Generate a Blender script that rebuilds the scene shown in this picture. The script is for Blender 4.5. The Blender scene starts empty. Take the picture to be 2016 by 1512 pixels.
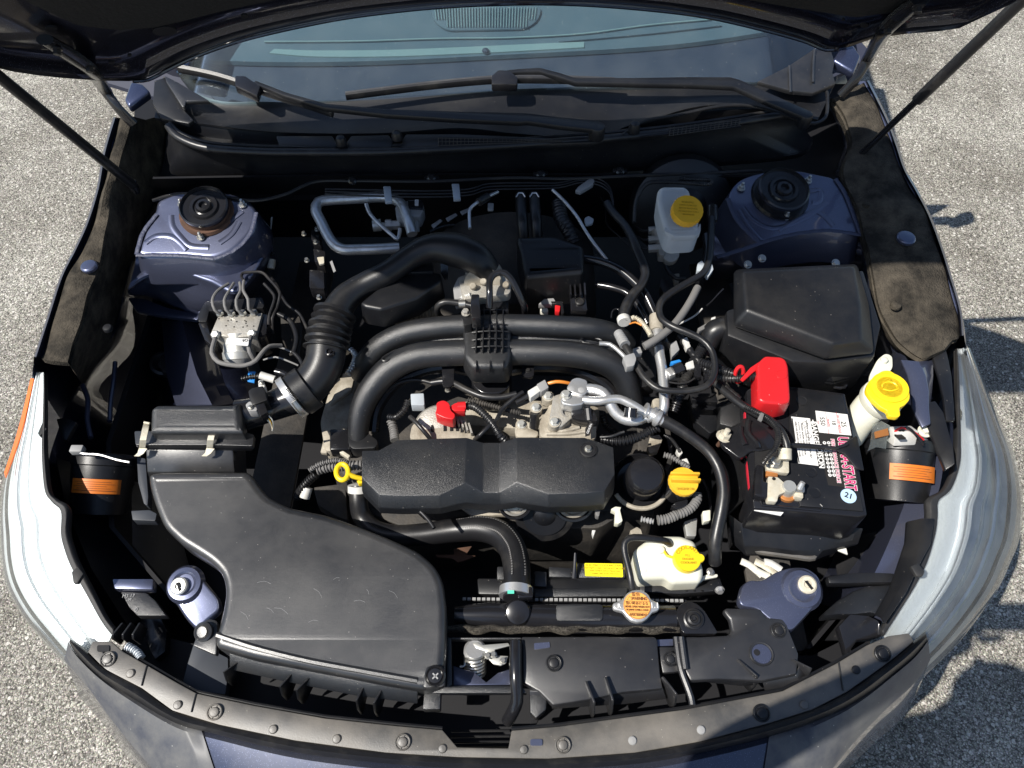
import bpy, bmesh, math, random, mathutils, mathutils.geometry, mathutils.noise
from mathutils import Vector, Matrix
R = math.radians
random.seed(7)
C = bpy.context.scene.collection
sc = bpy.context.scene

# ------------------------------------------------------------------ camera, world, sun, exposure
PITCH = R(55.0)
CAM = Vector((0.0, -0.475, 1.927))
FPX = 1514.0                                   # focal length in pixels of a 2016 px wide picture
cam_d = bpy.data.cameras.new('camera')
cam = bpy.data.objects.new('camera', cam_d)
C.objects.link(cam)
cam.location = CAM
cam.rotation_euler = (math.pi / 2 - PITCH, 0, 0)
cam_d.sensor_width = 36.0
cam_d.lens = 36.0 * FPX / 2016.0
cam_d.clip_start = 0.02
cam_d.clip_end = 400
sc.camera = cam

SUN_TO = Vector((0.66, 0.33, -1.0)).normalized()       # the way the light travels
SUN_EL = math.asin(-SUN_TO.z)
SUN_AZ = math.atan2(-SUN_TO.x, -SUN_TO.y)              # bearing of the sun, clockwise from +y
w = bpy.data.worlds.new('World')
sc.world = w
w.use_nodes = True
nt = w.node_tree
sky = nt.nodes.new('ShaderNodeTexSky')
sky.sky_type = 'NISHITA'
sky.sun_disc = False
sky.sun_elevation = SUN_EL
sky.sun_rotation = SUN_AZ
sky.air_density = 1.0
sky.dust_density = 0.6
bg = nt.nodes['Background']
bg.inputs['Strength'].default_value = 0.095
nt.links.new(sky.outputs[0], bg.inputs['Color'])
sd = bpy.data.lights.new('sun', 'SUN')
sd.energy = 5.0
sd.angle = R(0.5)
sd.color = (1.0, 0.955, 0.88)
sun = bpy.data.objects.new('sun', sd)
C.objects.link(sun)
sun.rotation_euler = SUN_TO.to_track_quat('-Z', 'Y').to_euler()
sun.location = (-4, -2, 6)
sc.view_settings.view_transform = 'Standard'
sc.view_settings.look = 'None'
sc.view_settings.exposure = 0.38
sc.view_settings.gamma = 1.0
sc.view_settings.use_curve_mapping = False

# ------------------------------------------------------------------ survey: photo pixel + height -> point
SP, CP = math.sin(PITCH), math.cos(PITCH)
def ray(px, py):
    r = (px - 1008.0) / FPX
    v = (py - 756.0) / FPX
    return Vector((r, CP - v * SP, -SP - v * CP))
def P(px, py, z=0.8):
    """point on the plane z = const, or z = a + b*y + c*x when z is a tuple"""
    d = ray(px, py)
    a, b, c = (z, 0, 0) if not isinstance(z, tuple) else (tuple(z) + (0, 0))[:3]
    t = (a + b * CAM.y + c * CAM.x - CAM.z) / (d.z - b * d.y - c * d.x)
    return CAM + t * d
def PX(px, py, x):                              # point of the ray where it meets the plane x = const
    d = ray(px, py)
    return CAM + d * (x / d.x)
def mpp(p):                                     # metres per photo pixel at a point
    f = Vector((0, CP, -SP))
    return (p - CAM).dot(f) / FPX
VIEWS = {'A1': (0, 0, 2.965), 'A2': (600, 0, 2.965), 'A3': (1200, 0, 2.4706), 'A4': (60, 380, 3.36), 'A5': (560, 340, 3.36),
         'A6': (1040, 340, 3.36), 'A7': (1360, 600, 3.073), 'A8': (540, 720, 3.877), 'B1': (960, 720, 3.877), 'B2': (0, 700, 3.6),
         'B3': (0, 1080, 3.476), 'B4': (500, 1080, 3.476), 'B5': (1000, 1020, 3.476), 'B6': (1440, 1020, 3.073),
         'B7': (1460, 760, 6.3), 'B8': (1100, 1020, 6.3), 'O': (0, 0, 1.0)}
def V(key, pts, z=None):
    """sketch-sheet coordinates -> points; each entry (x, y) with common z, or (x, y, z)"""
    ox, oy, s = VIEWS[key]
    return [P(ox + p[0] / s, oy + p[1] / s, p[2] if len(p) > 2 else z) for p in pts]
def v1(key, x, y, z):
    return V(key, [(x, y)], z)[0]

# ------------------------------------------------------------------ materials
MATS = {}
def mat(name, col, rough=0.5, metal=0.0, spec=0.5, bump=None, speck=None, mott=None, coat=0.0, coatr=0.05,
        alpha=1.0, trans=0.0, emit=None, ior=1.5, aniso=None):
    m = bpy.data.materials.new(name)
    m.use_nodes = True
    n, l = m.node_tree.nodes, m.node_tree.links
    b = n['Principled BSDF']
    b.inputs['Base Color'].default_value = (*col, 1)
    b.inputs['Roughness'].default_value = rough
    b.inputs['Metallic'].default_value = metal
    b.inputs['Specular IOR Level'].default_value = spec
    b.inputs['Coat Weight'].default_value = coat
    b.inputs['Coat Roughness'].default_value = coatr
    b.inputs['Alpha'].default_value = alpha
    b.inputs['Transmission Weight'].default_value = trans
    b.inputs['IOR'].default_value = ior
    g = n.new('ShaderNodeNewGeometry')
    src = None
    if mott:                                    # mottled dust / wear: scale, second colour, amount, lo, hi
        t = n.new('ShaderNodeTexNoise'); t.inputs['Scale'].default_value = mott[0]; t.inputs['Detail'].default_value = 9
        t.inputs['Roughness'].default_value = 0.65
        l.new(g.outputs['Position'], t.inputs['Vector'])
        cr = n.new('ShaderNodeMapRange'); cr.inputs[1].default_value = mott[3]; cr.inputs[2].default_value = mott[4]
        cr.inputs[3].default_value = 0; cr.inputs[4].default_value = mott[2]
        l.new(t.outputs['Fac'], cr.inputs[0])
        mx = n.new('ShaderNodeMix'); mx.data_type = 'RGBA'
        l.new(cr.outputs[0], mx.inputs[0]); mx.inputs[6].default_value = (*col, 1); mx.inputs[7].default_value = (*mott[1], 1)
        src = mx.outputs[2]
        rr = n.new('ShaderNodeMapRange'); rr.inputs[1].default_value = 0; rr.inputs[2].default_value = 1
        rr.inputs[3].default_value = rough; rr.inputs[4].default_value = min(1, rough + 0.25)
        l.new(cr.outputs[0], rr.inputs[0]); l.new(rr.outputs[0], b.inputs['Roughness'])
    if speck:                                   # specks of grit: scale, colour, threshold
        t = n.new('ShaderNodeTexVoronoi'); t.inputs['Scale'].default_value = speck[0]
        l.new(g.outputs['Position'], t.inputs['Vector'])
        sep = n.new('ShaderNodeSeparateColor'); l.new(t.outputs['Color'], sep.inputs[0])
        th = n.new('ShaderNodeMath'); th.operation = 'GREATER_THAN'; th.inputs[1].default_value = speck[2]
        l.new(sep.outputs[0], th.inputs[0])
        near = n.new('ShaderNodeMath'); near.operation = 'LESS_THAN'; near.inputs[1].default_value = 0.22
        l.new(t.outputs['Distance'], near.inputs[0])
        mu = n.new('ShaderNodeMath'); mu.operation = 'MULTIPLY'; l.new(th.outputs[0], mu.inputs[0]); l.new(near.outputs[0], mu.inputs[1])
        mx = n.new('ShaderNodeMix'); mx.data_type = 'RGBA'
        l.new(mu.outputs[0], mx.inputs[0])
        if src: l.new(src, mx.inputs[6])
        else: mx.inputs[6].default_value = (*col, 1)
        mx.inputs[7].default_value = (*speck[1], 1)
        src = mx.outputs[2]
    if src: l.new(src, b.inputs['Base Color'])
    if bump:                                    # scale, strength, distance
        t = n.new('ShaderNodeTexNoise'); t.inputs['Scale'].default_value = bump[0]; t.inputs['Detail'].default_value = 3
        l.new(g.outputs['Position'], t.inputs['Vector'])
        bp = n.new('ShaderNodeBump'); bp.inputs['Strength'].default_value = bump[1]
        bp.inputs['Distance'].default_value = bump[2] if len(bump) > 2 else 0.0006
        l.new(t.outputs['Fac'], bp.inputs['Height'])
        l.new(bp.outputs[0], b.inputs['Normal'])
    MATS[name] = m
    return m

DUST = (0.16, 0.145, 0.12)
mat('plastic', (0.008, 0.0085, 0.0105), 0.38, spec=0.5, bump=(900, 0.25), mott=(9, DUST, 0.13, 0.45, 0.85), speck=(330, (0.2, 0.18, 0.16), 0.988))
mat('plastic_grain', (0.012, 0.013, 0.0155), 0.34, spec=0.85, bump=(1100, 0.75, 0.0008), mott=(7, DUST, 0.16, 0.45, 0.8), speck=(380, (0.3, 0.28, 0.25), 0.985))
mat('plastic_dusty', (0.014, 0.0145, 0.0165), 0.33, spec=1.0, bump=(1200, 0.4, 0.0005), mott=(6, (0.15, 0.14, 0.125), 0.26, 0.42, 0.75), speck=(380, (0.3, 0.28, 0.26), 0.985))
mat('plastic_panel', (0.016, 0.0165, 0.019), 0.36, spec=0.8, bump=(900, 0.3, 0.0006), mott=(8, (0.12, 0.11, 0.1), 0.22, 0.42, 0.8), speck=(330, (0.3, 0.28, 0.26), 0.985))
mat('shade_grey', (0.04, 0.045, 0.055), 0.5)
mat('corner_dust_sheen', (0.050, 0.055, 0.072), 0.55, spec=0.4, coat=0.15, coatr=0.35, bump=(500, 0.3), mott=(12, (0.24, 0.23, 0.20), 0.55, 0.38, 0.72), speck=(260, (0.3, 0.3, 0.28), 0.97))  # dust together with a painted grey reflection of the ground
mat('reflector_glare', (0.93, 0.94, 0.96), 0.36, metal=0.25, bump=(160, 0.4, 0.0015))  # sun glare of the left lamp put into a whiter base colour
mat('plastic_strip', (0.050, 0.048, 0.045), 0.44, spec=1.0, bump=(600, 0.3), mott=(11, (0.24, 0.21, 0.17), 0.62, 0.34, 0.78), speck=(400, (0.3, 0.28, 0.24), 0.985))
mat('plastic_gloss', (0.012, 0.012, 0.014), 0.2, spec=0.6, mott=(12, DUST, 0.1, 0.5, 0.8))
mat('rubber', (0.012, 0.012, 0.0135), 0.36, bump=(500, 0.15), mott=(18, DUST, 0.25, 0.5, 0.8))
mat('rubber_matte', (0.018, 0.018, 0.019), 0.6, bump=(400, 0.3), mott=(12, (0.12, 0.105, 0.085), 0.3, 0.45, 0.8))
mat('liner', (0.008, 0.008, 0.008), 0.8, bump=(150, 0.5, 0.003))
mat('hose_grey', (0.16, 0.155, 0.15), 0.7, bump=(400, 0.3))
mat('dark_metal', (0.02, 0.02, 0.022), 0.35, metal=0.3, mott=(25, (0.07, 0.06, 0.05), 0.5, 0.4, 0.8))
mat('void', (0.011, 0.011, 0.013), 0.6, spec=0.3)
mat('grimy', (0.03, 0.028, 0.026), 0.65, mott=(20, (0.10, 0.085, 0.07), 0.7, 0.4, 0.75), bump=(200, 0.4, 0.002))
mat('cast_alu', (0.46, 0.44, 0.40), 0.5, metal=0.5, bump=(350, 0.6, 0.0012), mott=(28, (0.2, 0.17, 0.12), 0.75, 0.42, 0.75))
mat('dirty_alu', (0.42, 0.38, 0.31), 0.65, metal=0.15, bump=(260, 0.6, 0.0012), mott=(22, (0.16, 0.13, 0.09), 0.85, 0.4, 0.7))
mat('bright_alu', (0.66, 0.66, 0.66), 0.34, metal=0.75, bump=(300, 0.3), mott=(35, (0.33, 0.31, 0.28), 0.7, 0.5, 0.75))
mat('steel', (0.55, 0.54, 0.50), 0.34, metal=0.9, mott=(60, (0.3, 0.24, 0.15), 0.5, 0.5, 0.8))
mat('zinc', (0.60, 0.60, 0.57), 0.4, metal=0.65, bump=(200, 0.3), mott=(40, (0.35, 0.33, 0.27), 0.6, 0.45, 0.75))
mat('lead', (0.62, 0.58, 0.48), 0.6, metal=0.25, bump=(300, 0.5, 0.001), mott=(60, (0.38, 0.32, 0.2), 0.7, 0.4, 0.75))
mat('copper', (0.5, 0.2, 0.06), 0.45, metal=0.5)
mat('rust', (0.10, 0.048, 0.028), 0.8, bump=(300, 0.5), mott=(40, (0.05, 0.03, 0.02), 0.7, 0.4, 0.7))
mat('red_plastic', (0.62, 0.018, 0.022), 0.32, speck=(300, (0.7, 0.3, 0.3), 0.975), bump=(60, 0.05, 0.002))
mat('yellow_plastic', (0.86, 0.60, 0.015), 0.36, speck=(350, (0.5, 0.35, 0.05), 0.975), mott=(40, (0.6, 0.4, 0.03), 0.3, 0.5, 0.8))
mat('amber_plastic', (0.78, 0.44, 0.03), 0.38, mott=(40, (0.55, 0.28, 0.02), 0.35, 0.45, 0.8))
mat('milky', (0.72, 0.71, 0.60), 0.42, mott=(18, (0.6, 0.57, 0.42), 0.5, 0.4, 0.8))
mat('milky_grey', (0.42, 0.46, 0.50), 0.4, mott=(20, (0.35, 0.37, 0.37), 0.5, 0.4, 0.8))
mat('white_label', (0.75, 0.74, 0.72), 0.45)
mat('label_yellow', (0.9, 0.8, 0.02), 0.45)
mat('label_orange', (0.66, 0.17, 0.015), 0.5, mott=(60, (0.6, 0.2, 0.03), 0.4, 0.45, 0.75))
mat('cap_orange', (0.86, 0.42, 0.10), 0.45)
mat('ink', (0.015, 0.013, 0.012), 0.6)
mat('ink_red', (0.55, 0.02, 0.04), 0.5)
mat('ink_magenta', (0.5, 0.02, 0.14), 0.5)
mat('ink_brown', (0.18, 0.06, 0.02), 0.6)
mat('ink_yellow', (0.45, 0.28, 0.01), 0.6)
mat('ink_grey', (0.32, 0.32, 0.32), 0.6)
mat('label_blue', (0.45, 0.62, 0.8), 0.5)
mat('tape_blue', (0.02, 0.22, 0.62), 0.45)
mat('tape_green', (0.1, 0.6, 0.42), 0.45)
mat('wire_orange', (0.75, 0.25, 0.04), 0.4)
mat('wire_white', (0.7, 0.68, 0.6), 0.5)
mat('conn_grey', (0.30, 0.30, 0.30), 0.5, mott=(30, (0.2, 0.19, 0.17), 0.5, 0.4, 0.8))
mat('conn_white', (0.62, 0.61, 0.58), 0.5, mott=(50, (0.35, 0.33, 0.28), 0.5, 0.45, 0.8))
mat('felt', (0.026, 0.0235, 0.020), 0.95, spec=0.1, bump=(300, 1.0, 0.003), mott=(22, (0.12, 0.102, 0.078), 0.9, 0.38, 0.74))
mat('foam', (0.05, 0.045, 0.04), 1.0, spec=0.1, bump=(500, 1.0, 0.004), mott=(300, (0.2, 0.18, 0.15), 0.9, 0.4, 0.6))
mat('seam_sealer', (0.05, 0.056, 0.095), 0.55, bump=(220, 0.8, 0.002))
mat('chrome', (0.85, 0.86, 0.88), 0.24, metal=1.0, bump=(90, 0.2, 0.002))
mat('reflector', (0.9, 0.91, 0.93), 0.36, metal=0.55, bump=(160, 0.5, 0.0015))
mat('amber_lens', (0.75, 0.16, 0.02), 0.25, coat=0.6)
mat('dash', (0.082, 0.112, 0.132), 0.75, bump=(500, 0.4))
mat('dash_light', (0.20, 0.26, 0.25), 0.7)
mat('dash_dark', (0.028, 0.032, 0.055), 0.7)
mat('skin', (0.45, 0.26, 0.18), 0.6)
mat('jersey', (0.08, 0.09, 0.12), 0.9)
mat('denim', (0.05, 0.07, 0.13), 0.9)
mat('tyre', (0.02, 0.02, 0.02), 0.8)

def paint(name, col, dusty=0.1):                # metallic car paint: flakes under a clear coat, dust in patches
    m = mat(name, col, 0.34, metal=0.72, coat=1.0, coatr=0.05, mott=(5, (0.2, 0.19, 0.17), dusty, 0.42, 0.8), speck=(900, (0.3, 0.33, 0.5), 0.8))
    return m
paint('paint', (0.055, 0.068, 0.13), 0.14)
paint('paint_dusty', (0.055, 0.065, 0.105), 0.4)
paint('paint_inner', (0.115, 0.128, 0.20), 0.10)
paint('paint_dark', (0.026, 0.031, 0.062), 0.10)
paint('paint_hood_shade', (0.010, 0.011, 0.022), 0.02)  # body paint darkened: shade of the raised bonnet put into the colour

def ground_mat():
    m = bpy.data.materials.new('asphalt'); m.use_nodes = True
    n, l = m.node_tree.nodes, m.node_tree.links
    b = n['Principled BSDF']; b.inputs['Roughness'].default_value = 0.85; b.inputs['Specular IOR Level'].default_value = 0.3
    g = n.new('ShaderNodeNewGeometry')
    def noise(s, d=5):
        t = n.new('ShaderNodeTexNoise'); t.inputs['Scale'].default_value = s; t.inputs['Detail'].default_value = d
        l.new(g.outputs['Position'], t.inputs['Vector']); return t
    vo = n.new('ShaderNodeTexVoronoi'); vo.inputs['Scale'].default_value = 270
    wob = noise(60, 3); add = n.new('ShaderNodeMix'); add.data_type = 'VECTOR'; add.inputs[0].default_value = 0.012
    l.new(g.outputs['Position'], add.inputs[4]); l.new(wob.outputs['Color'], add.inputs[5])
    l.new(add.outputs[1], vo.inputs['Vector'])
    sep = n.new('ShaderNodeSeparateColor'); l.new(vo.outputs['Color'], sep.inputs[0])
    ramp = n.new('ShaderNodeValToRGB'); e = ramp.color_ramp.elements
    e[0].position = 0.0; e[0].color = (0.10, 0.096, 0.088, 1); e[1].position = 1.0; e[1].color = (0.74, 0.72, 0.66, 1)
    for p, c in ((0.2, (0.22, 0.21, 0.19)), (0.5, (0.36, 0.345, 0.31)), (0.8, (0.50, 0.48, 0.43))):
        x = e.new(p); x.color = (*c, 1)
    l.new(sep.outputs[0], ramp.inputs[0])
    dist = n.new('ShaderNodeMapRange'); dist.inputs[1].default_value = 0.35; dist.inputs[2].default_value = 0.75
    dist.inputs[3].default_value = 1; dist.inputs[4].default_value = 0.45
    l.new(vo.outputs['Distance'], dist.inputs[0])
    mul = n.new('ShaderNodeMix'); mul.data_type = 'RGBA'; mul.blend_type = 'MULTIPLY'; mul.inputs[0].default_value = 1
    l.new(ramp.outputs[0], mul.inputs[6]); l.new(dist.outputs[0], mul.inputs[7])
    big = noise(2.6, 6)
    br = n.new('ShaderNodeValToRGB'); br.color_ramp.elements[0].color = (0.56, 0.525, 0.47, 1); br.color_ramp.elements[1].color = (1.15, 1.13, 1.07, 1)
    br.color_ramp.elements[0].position = 0.35; br.color_ramp.elements[1].position = 0.68
    l.new(big.outputs['Fac'], br.inputs[0])
    m2 = n.new('ShaderNodeMix'); m2.data_type = 'RGBA'; m2.blend_type = 'MULTIPLY'; m2.inputs[0].default_value = 0.8
    l.new(mul.outputs[2], m2.inputs[6]); l.new(br.outputs[0], m2.inputs[7])
    fine = noise(420, 2)
    m3 = n.new('ShaderNodeMix'); m3.data_type = 'RGBA'; m3.blend_type = 'OVERLAY'; m3.inputs[0].default_value = 0.35
    l.new(m2.outputs[2], m3.inputs[6]); l.new(fine.outputs['Color'], m3.inputs[7])
    v2 = n.new('ShaderNodeTexVoronoi'); v2.inputs['Scale'].default_value = 85
    l.new(g.outputs['Position'], v2.inputs['Vector'])
    s2 = n.new('ShaderNodeSeparateColor'); l.new(v2.outputs['Color'], s2.inputs[0])
    g2 = n.new('ShaderNodeMath'); g2.operation = 'GREATER_THAN'; g2.inputs[1].default_value = 0.72; l.new(s2.outputs[1], g2.inputs[0])
    l2 = n.new('ShaderNodeMath'); l2.operation = 'LESS_THAN'; l2.inputs[1].default_value = 0.36; l.new(v2.outputs['Distance'], l2.inputs[0])
    f2 = n.new('ShaderNodeMath'); f2.operation = 'MULTIPLY'; l.new(g2.outputs[0], f2.inputs[0]); l.new(l2.outputs[0], f2.inputs[1])
    f3 = n.new('ShaderNodeMath'); f3.operation = 'MULTIPLY'; f3.inputs[1].default_value = 0.75; l.new(f2.outputs[0], f3.inputs[0])
    sc_ = n.new('ShaderNodeValToRGB'); sc_.color_ramp.elements[0].color = (0.20, 0.19, 0.175, 1); sc_.color_ramp.elements[1].color = (0.70, 0.67, 0.60, 1)
    l.new(s2.outputs[2], sc_.inputs[0])
    m4 = n.new('ShaderNodeMix'); m4.data_type = 'RGBA'; l.new(f3.outputs[0], m4.inputs[0]); l.new(m3.outputs[2], m4.inputs[6]); l.new(sc_.outputs[0], m4.inputs[7])
    m3 = m4
    hs = n.new('ShaderNodeHueSaturation'); hs.inputs['Saturation'].default_value = 0.95
    l.new(m3.outputs[2], hs.inputs['Color'])
    l.new(hs.outputs[0], b.inputs['Base Color'])
    bp = n.new('ShaderNodeBump'); bp.inputs['Strength'].default_value = 1; bp.inputs['Distance'].default_value = 0.0018; bp.invert = True
    l.new(vo.outputs['Distance'], bp.inputs['Height'])
    l.new(bp.outputs[0], b.inputs['Normal'])
    MATS['asphalt'] = m
ground_mat()
def glass_mat(name, tint, base, ior=1.5, rough=0.02):
    m = bpy.data.materials.new(name); m.use_nodes = True
    n, l = m.node_tree.nodes, m.node_tree.links
    n.remove(n['Principled BSDF'])
    tr = n.new('ShaderNodeBsdfTransparent'); tr.inputs[0].default_value = (*tint, 1)
    gl = n.new('ShaderNodeBsdfGlossy'); gl.inputs['Roughness'].default_value = rough
    df = n.new('ShaderNodeBsdfDiffuse'); df.inputs[0].default_value = (0.6, 0.62, 0.58, 1)
    fr = n.new('ShaderNodeFresnel'); fr.inputs[0].default_value = ior
    mx = n.new('ShaderNodeMixShader'); l.new(fr.outputs[0], mx.inputs[0]); l.new(tr.outputs[0], mx.inputs[1]); l.new(gl.outputs[0], mx.inputs[2])
    g = n.new('ShaderNodeNewGeometry')
    t = n.new('ShaderNodeTexNoise'); t.inputs['Scale'].default_value = 14; t.inputs['Detail'].default_value = 8
    l.new(g.outputs['Position'], t.inputs['Vector'])
    mr = n.new('ShaderNodeMapRange'); mr.inputs[1].default_value = 0.4; mr.inputs[2].default_value = 0.8
    mr.inputs[3].default_value = base * 0.5; mr.inputs[4].default_value = base * 1.6
    l.new(t.outputs['Fac'], mr.inputs[0])
    vo = n.new('ShaderNodeTexVoronoi'); vo.inputs['Scale'].default_value = 160
    l.new(g.outputs['Position'], vo.inputs['Vector'])
    lt = n.new('ShaderNodeMath'); lt.operation = 'LESS_THAN'; lt.inputs[1].default_value = 0.11
    l.new(vo.outputs['Distance'], lt.inputs[0])
    sp = n.new('ShaderNodeSeparateColor'); l.new(vo.outputs['Color'], sp.inputs[0])
    gt = n.new('ShaderNodeMath'); gt.operation = 'GREATER_THAN'; gt.inputs[1].default_value = 0.93
    l.new(sp.outputs[0], gt.inputs[0])
    mm = n.new('ShaderNodeMath'); mm.operation = 'MULTIPLY'; l.new(lt.outputs[0], mm.inputs[0]); l.new(gt.outputs[0], mm.inputs[1])
    ma = n.new('ShaderNodeMath'); ma.operation = 'MULTIPLY_ADD'; ma.inputs[1].default_value = 0.5
    l.new(mm.outputs[0], ma.inputs[0]); l.new(mr.outputs[0], ma.inputs[2]); ma.use_clamp = True
    m2 = n.new('ShaderNodeMixShader'); l.new(ma.outputs[0], m2.inputs[0]); l.new(mx.outputs[0], m2.inputs[1]); l.new(df.outputs[0], m2.inputs[2])
    l.new(m2.outputs[0], n['Material Output'].inputs[0])
    MATS[name] = m
glass_mat('windscreen', (0.84, 0.92, 0.95), 0.02, 1.5, 0.02)
glass_mat('lens', (0.93, 0.97, 0.97), 0.10, 1.45, 0.05)

# ------------------------------------------------------------------ geometry helpers
class Geo:
    def __init__(s): s.v = []; s.f = []; s.m = []
    def add(s, vs, fs, mi=0):
        o = len(s.v); s.v += [Vector(x) for x in vs]
        s.f += [tuple(i + o for i in f) for f in fs]; s.m += [mi] * len(fs)
        return s
    def join(s, g):
        o = len(s.v); s.v += g.v; s.f += [tuple(i + o for i in f) for f in g.f]; s.m += g.m
        return s
def WL(o):
    p = Vector((0, 0, 0))
    while o is not None:
        p += o.location; o = o.parent
    return p
def to_mesh(name, g, origin, bevel=0.0, seg=2, angle=35, sub=0, bang=25):
    me = bpy.data.meshes.new(name)
    bm = bmesh.new()
    vs = [bm.verts.new(p - origin) for p in g.v]
    for f, mi in zip(g.f, g.m):
        try:
            fc = bm.faces.new([vs[i] for i in f]); fc.material_index = mi
        except ValueError:
            pass
    bmesh.ops.remove_doubles(bm, verts=bm.verts, dist=1e-5)
    bmesh.ops.recalc_face_normals(bm, faces=bm.faces)
    if bevel:
        ed = [e for e in bm.edges if len(e.link_faces) == 2 and e.calc_face_angle(0) > R(bang)]
        bmesh.ops.bevel(bm, geom=ed, offset=bevel, segments=seg, profile=0.5, affect='EDGES', clamp_overlap=True)
    bm.to_mesh(me); bm.free()
    for p in me.polygons: p.use_smooth = True
    me.set_sharp_from_angle(angle=R(angle))
    return me
def tag(o, label, cat, group=None, kind=None):
    if label: o['label'] = label
    if cat: o['category'] = cat
    if group: o['group'] = group
    if kind: o['kind'] = kind
    return o
def thing(name, label, cat, loc, group=None):
    o = bpy.data.objects.new(name, None); C.objects.link(o)
    o.empty_display_size = 0.05
    o.location = loc
    return tag(o, label, cat, group)
def part(name, g, m, parent=None, bevel=0.0, seg=2, angle=35, label=None, sub=0, bang=25):
    if parent is not None: org = WL(parent)
    else:
        lo = Vector((min(p.x for p in g.v), min(p.y for p in g.v), min(p.z for p in g.v)))
        hi = Vector((max(p.x for p in g.v), max(p.y for p in g.v), max(p.z for p in g.v)))
        org = Vector(((lo.x + hi.x) / 2, (lo.y + hi.y) / 2, lo.z))
    me = to_mesh(name, g, org, bevel, seg, angle, bang=bang)
    for x in ([m] if isinstance(m, str) else m): me.materials.append(MATS[x])
    o = bpy.data.objects.new(name, me); C.objects.link(o)
    if parent is None: o.location = org
    else: o.parent = parent
    if sub:
        md = o.modifiers.new('subdivision', 'SUBSURF'); md.levels = sub; md.render_levels = sub
    if label: o['label'] = label
    return o
def single(name, g, m, label, cat, group=None, **k):
    return tag(part(name, g, m, None, **k), label, cat, group)
def place(name, me, parent, loc, rot=None, m=None):
    o = bpy.data.objects.new(name, me); C.objects.link(o)
    o.parent = parent
    o.location = loc - WL(parent) if parent is not None else loc
    if rot is not None: o.rotation_euler = rot
    if m and not me.materials: me.materials.append(MATS[m])
    return o

def prism(top, depth=0.02, draft=0.0, axis=None, g=None, mi=0):
    """closed slab under an outline; draft widens (+) the foot"""
    g = g or Geo()
    n = len(top)
    ax = axis or Vector((0, 0, -1))
    c = sum(top, Vector()) / n
    area = sum(top[i].x * top[(i + 1) % n].y - top[(i + 1) % n].x * top[i].y for i in range(n))
    if area < 0: top = top[::-1]
    bot = []
    for i in range(n):
        a, b, d = top[i - 1], top[i], top[(i + 1) % n]
        e1, e2 = (b - a), (d - b)
        n1 = Vector((e1.y, -e1.x, 0)); n2 = Vector((e2.y, -e2.x, 0))
        if n1.length > 1e-9: n1.normalize()
        if n2.length > 1e-9: n2.normalize()
        nn = n1 + n2
        if nn.length > 1e-6: nn.normalize()
        bot.append(b + ax * depth + nn * draft)
    g.add(top + bot, [tuple(range(n)), tuple(range(2 * n - 1, n - 1, -1))] + [(i, n + i, n + (i + 1) % n, (i + 1) % n) for i in range(n)], mi)
    return g
def pillow(outline, depth, r, step=0.007, rise=1.0, crown_=0.0):
    """slab with a generously rolled upper edge of radius r round a free outline"""
    o = cat(outline, step, closed=True); n = len(o)
    area = sum(o[i].x * o[(i + 1) % n].y - o[(i + 1) % n].x * o[i].y for i in range(n))
    if area < 0: o = o[::-1]
    nr = []
    for i in range(n):
        e = o[(i + 1) % n] - o[i - 1]; q = Vector((e.y, -e.x, 0)); nr.append(q.normalized() if q.length > 1e-9 else Vector((0, 0, 0)))
    for _ in range(7): nr = [(nr[i - 1] + nr[i] * 2 + nr[(i + 1) % n]).normalized() for i in range(n)]
    lv = [(0.002, -depth), (0.0, -r)] + [(r * (1 - math.cos(a)), -r * (1 - math.sin(a))) for a in (0.3, 0.6, 0.95, 1.3, 1.57)] + [(r + 0.0025, 0.0)]
    rows_ = [[o[i] - nr[i] * ins + Vector((0, 0, dz * rise)) for i in range(n)] for ins, dz in lv]
    g = loft([r_ + [r_[0]] for r_ in rows_])
    flat = [Vector((p.x, p.y, 0)) for p in rows_[-1]]
    g.add(rows_[-1], [tuple(t) for t in mathutils.geometry.tessellate_polygon([flat])]); g.add(rows_[0], [tuple(range(n - 1, -1, -1))])
    return g
def loft(rows, close=False, g=None, mi=0, thick=0.0, tdir=None):
    g = g or Geo()
    n = len(rows[0]); o = len(g.v)
    vs = [p for r in rows for p in r]
    fs = []
    for j in range(len(rows) - 1):
        for i in range(n if close else n - 1):
            k = (i + 1) % n
            fs.append((j * n + i, j * n + k, (j + 1) * n + k, (j + 1) * n + i))
    g.add(vs, fs, mi)
    if thick:
        td = tdir or Vector((0, 0, -1))
        m = len(rows); vb = [p + td * thick for p in vs]
        fb = [tuple(reversed(f)) for f in fs]
        ring = [(0, i) for i in range(n)] + [(j, n - 1) for j in range(1, m)] + [(m - 1, i) for i in range(n - 2, -1, -1)] + [(j, 0) for j in range(m - 2, 0, -1)]
        N = len(vs); idx = [j * n + i for j, i in ring]
        g.v = g.v[:o]; g.f = g.f[:len(g.f) - len(fs)]; g.m = g.m[:len(g.f)]
        side = [(idx[a], idx[a] + N, idx[(a + 1) % len(idx)] + N, idx[(a + 1) % len(idx)]) for a in range(len(idx))]
        g.add(vs + vb, fs + [tuple(i + N for i in f) for f in fb] + side, mi)
    return g
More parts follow.
